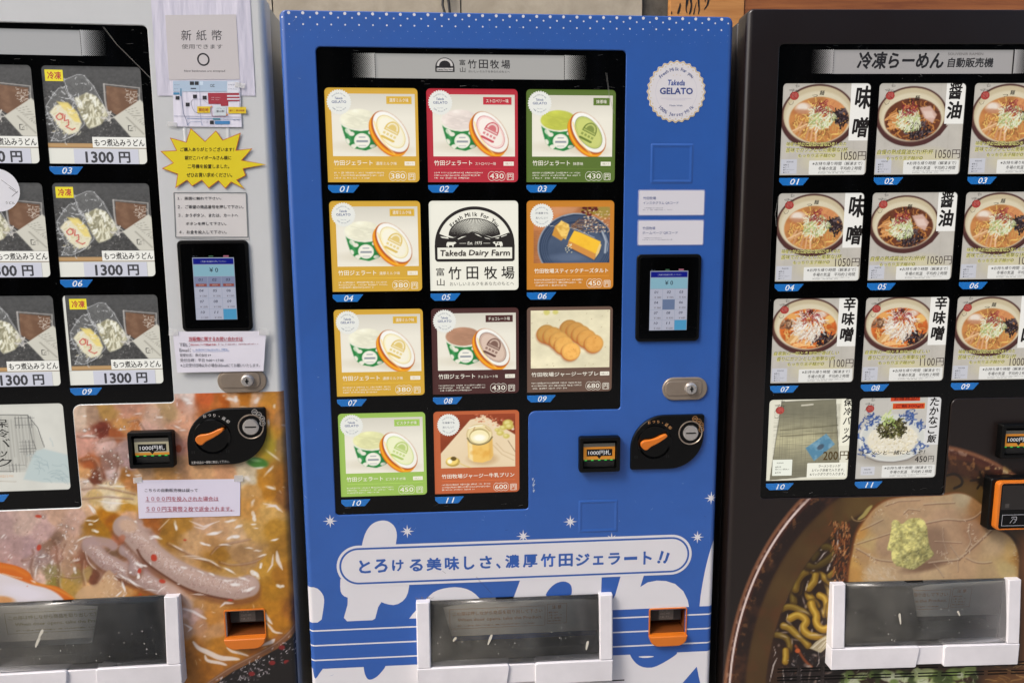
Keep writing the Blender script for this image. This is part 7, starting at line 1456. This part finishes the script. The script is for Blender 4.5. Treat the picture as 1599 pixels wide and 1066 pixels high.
ci = crop(0, 250, 3.553); l = LP(c, ci)
for a, b in (((966, 182), (1366, 182)), ((1366, 182), (1376, 428)), ((1376, 428), (976, 428)), ((976, 428), (966, 182))): l.Ln([a, b], 2.2, (118, 124, 124), 1)
for t, x0, y0, x1, y1 in (('１．画面に触れて下さい。', 985, 204, 1228, 221), ('２．ご希望の商品番号を押して下さい。', 987, 250, 1352, 270), ('３．かうボタン、または、カートへ', 990, 297, 1322, 316), ('ボタンを押して下さい。', 1032, 344, 1256, 362), ('４．お金を投入して下さい。', 995, 390, 1258, 409)): l.T(t, x0, y0, x1, y1, K, 1, .015)
l.p.build('lettering', -.55, M['decal'], o)
o, c = sheet('contact_notice', 'white contact notice with a red heading right under the touch screen', 'notice', [(272, 517), (417, 516), (413, 578), (279, 580.5)], -8.5, 'paper', wob=1.0, z_in=(220, 217, 226))
l = LP(c, crop(0, 500, 3.231)); RD_ = (178, 62, 76); G = (84, 84, 92)
l.T('当販機に関するお問い合わせは', 960, 80, 1230, 100, RD_, 1, .02); l.Ln([(958, 103), (1232, 102)], .8, RD_, 1); l.T('TEL：', 912, 112, 965, 128, G, 1, .004)
(a, b), (c_, d) = l.q([(970, 128), (1118, 110)]); l.p.tiny(a, b, c_, d, RD_, 1, 1, 3.6, seed=2); (a, b), (c_, d) = l.q([(1122, 124), (1316, 110)]); l.p.tiny(a, b, c_, d, (150, 80, 96), 1, 1, 3.0, seed=3)
l.T('Email：', 913, 138, 970, 155, G, 1, .004); (a, b), (c_, d) = l.q([(980, 152), (1162, 136)]); l.p.tiny(a, b, c_, d, (84, 130, 190), 1, 1, 3.2, seed=4); l.Ln([(980, 154), (1164, 152)], .6, (84, 130, 190), 1)
l.T('管理社名：株式会社', 915, 164, 1052, 180, G, 1, .004); (a, b), (c_, d) = l.q([(1056, 180), (1086, 164)]); l.p.tiny(a, b, c_, d, G, 1, 1, 4, seed=5)
l.T('受付日時：平日 9:00〜17:00', 916, 189, 1134, 206, G, 1, .004); l.T('※上記受付日時以外の場合はEmailにてお願いいたします。', 918, 214, 1316, 232, G, 1, .002)
l.p.build('lettering', -1.2, M['decal'], o)
tape(o, c, [(266, 513), (281, 513), (281, 523), (266, 523)]); tape(o, c, [(406, 512), (421, 512), (421, 522), (406, 522)])
o, c = sheet('coin_refund_notice', 'white paper with two underlined red lines below the coin plate', 'notice', [(214, 749), (375.5, 747), (375, 804.5), (217, 809)], -.9, 'paper', z_in=(216, 211, 226))
l = LP(c); RR_ = (184, 110, 122)
l = LP(c, crop(0, 500, 3.231)); l.T('こちらの自動販売機は誤って', 732, 846, 998, 864, K, 1, .004)
l.T('１０００円を投入された場合は', 738, 886, 1102, 910, RR_, 1, .012); l.Ln([(733, 913), (1104, 908)], .7, RR_, 1); l.T('５００円玉貨幣２枚で返金されます。', 740, 936, 1172, 962, RR_, 1, .012); l.Ln([(735, 966), (1184, 958)], .7, RR_, 1)
l.p.build('lettering', -.75, M['decal'], o)
tape(o, c, [(208, 745), (222, 743), (223, 752), (209, 754)]); tape(o, c, [(366, 741), (380, 741), (380, 751), (366, 751)])
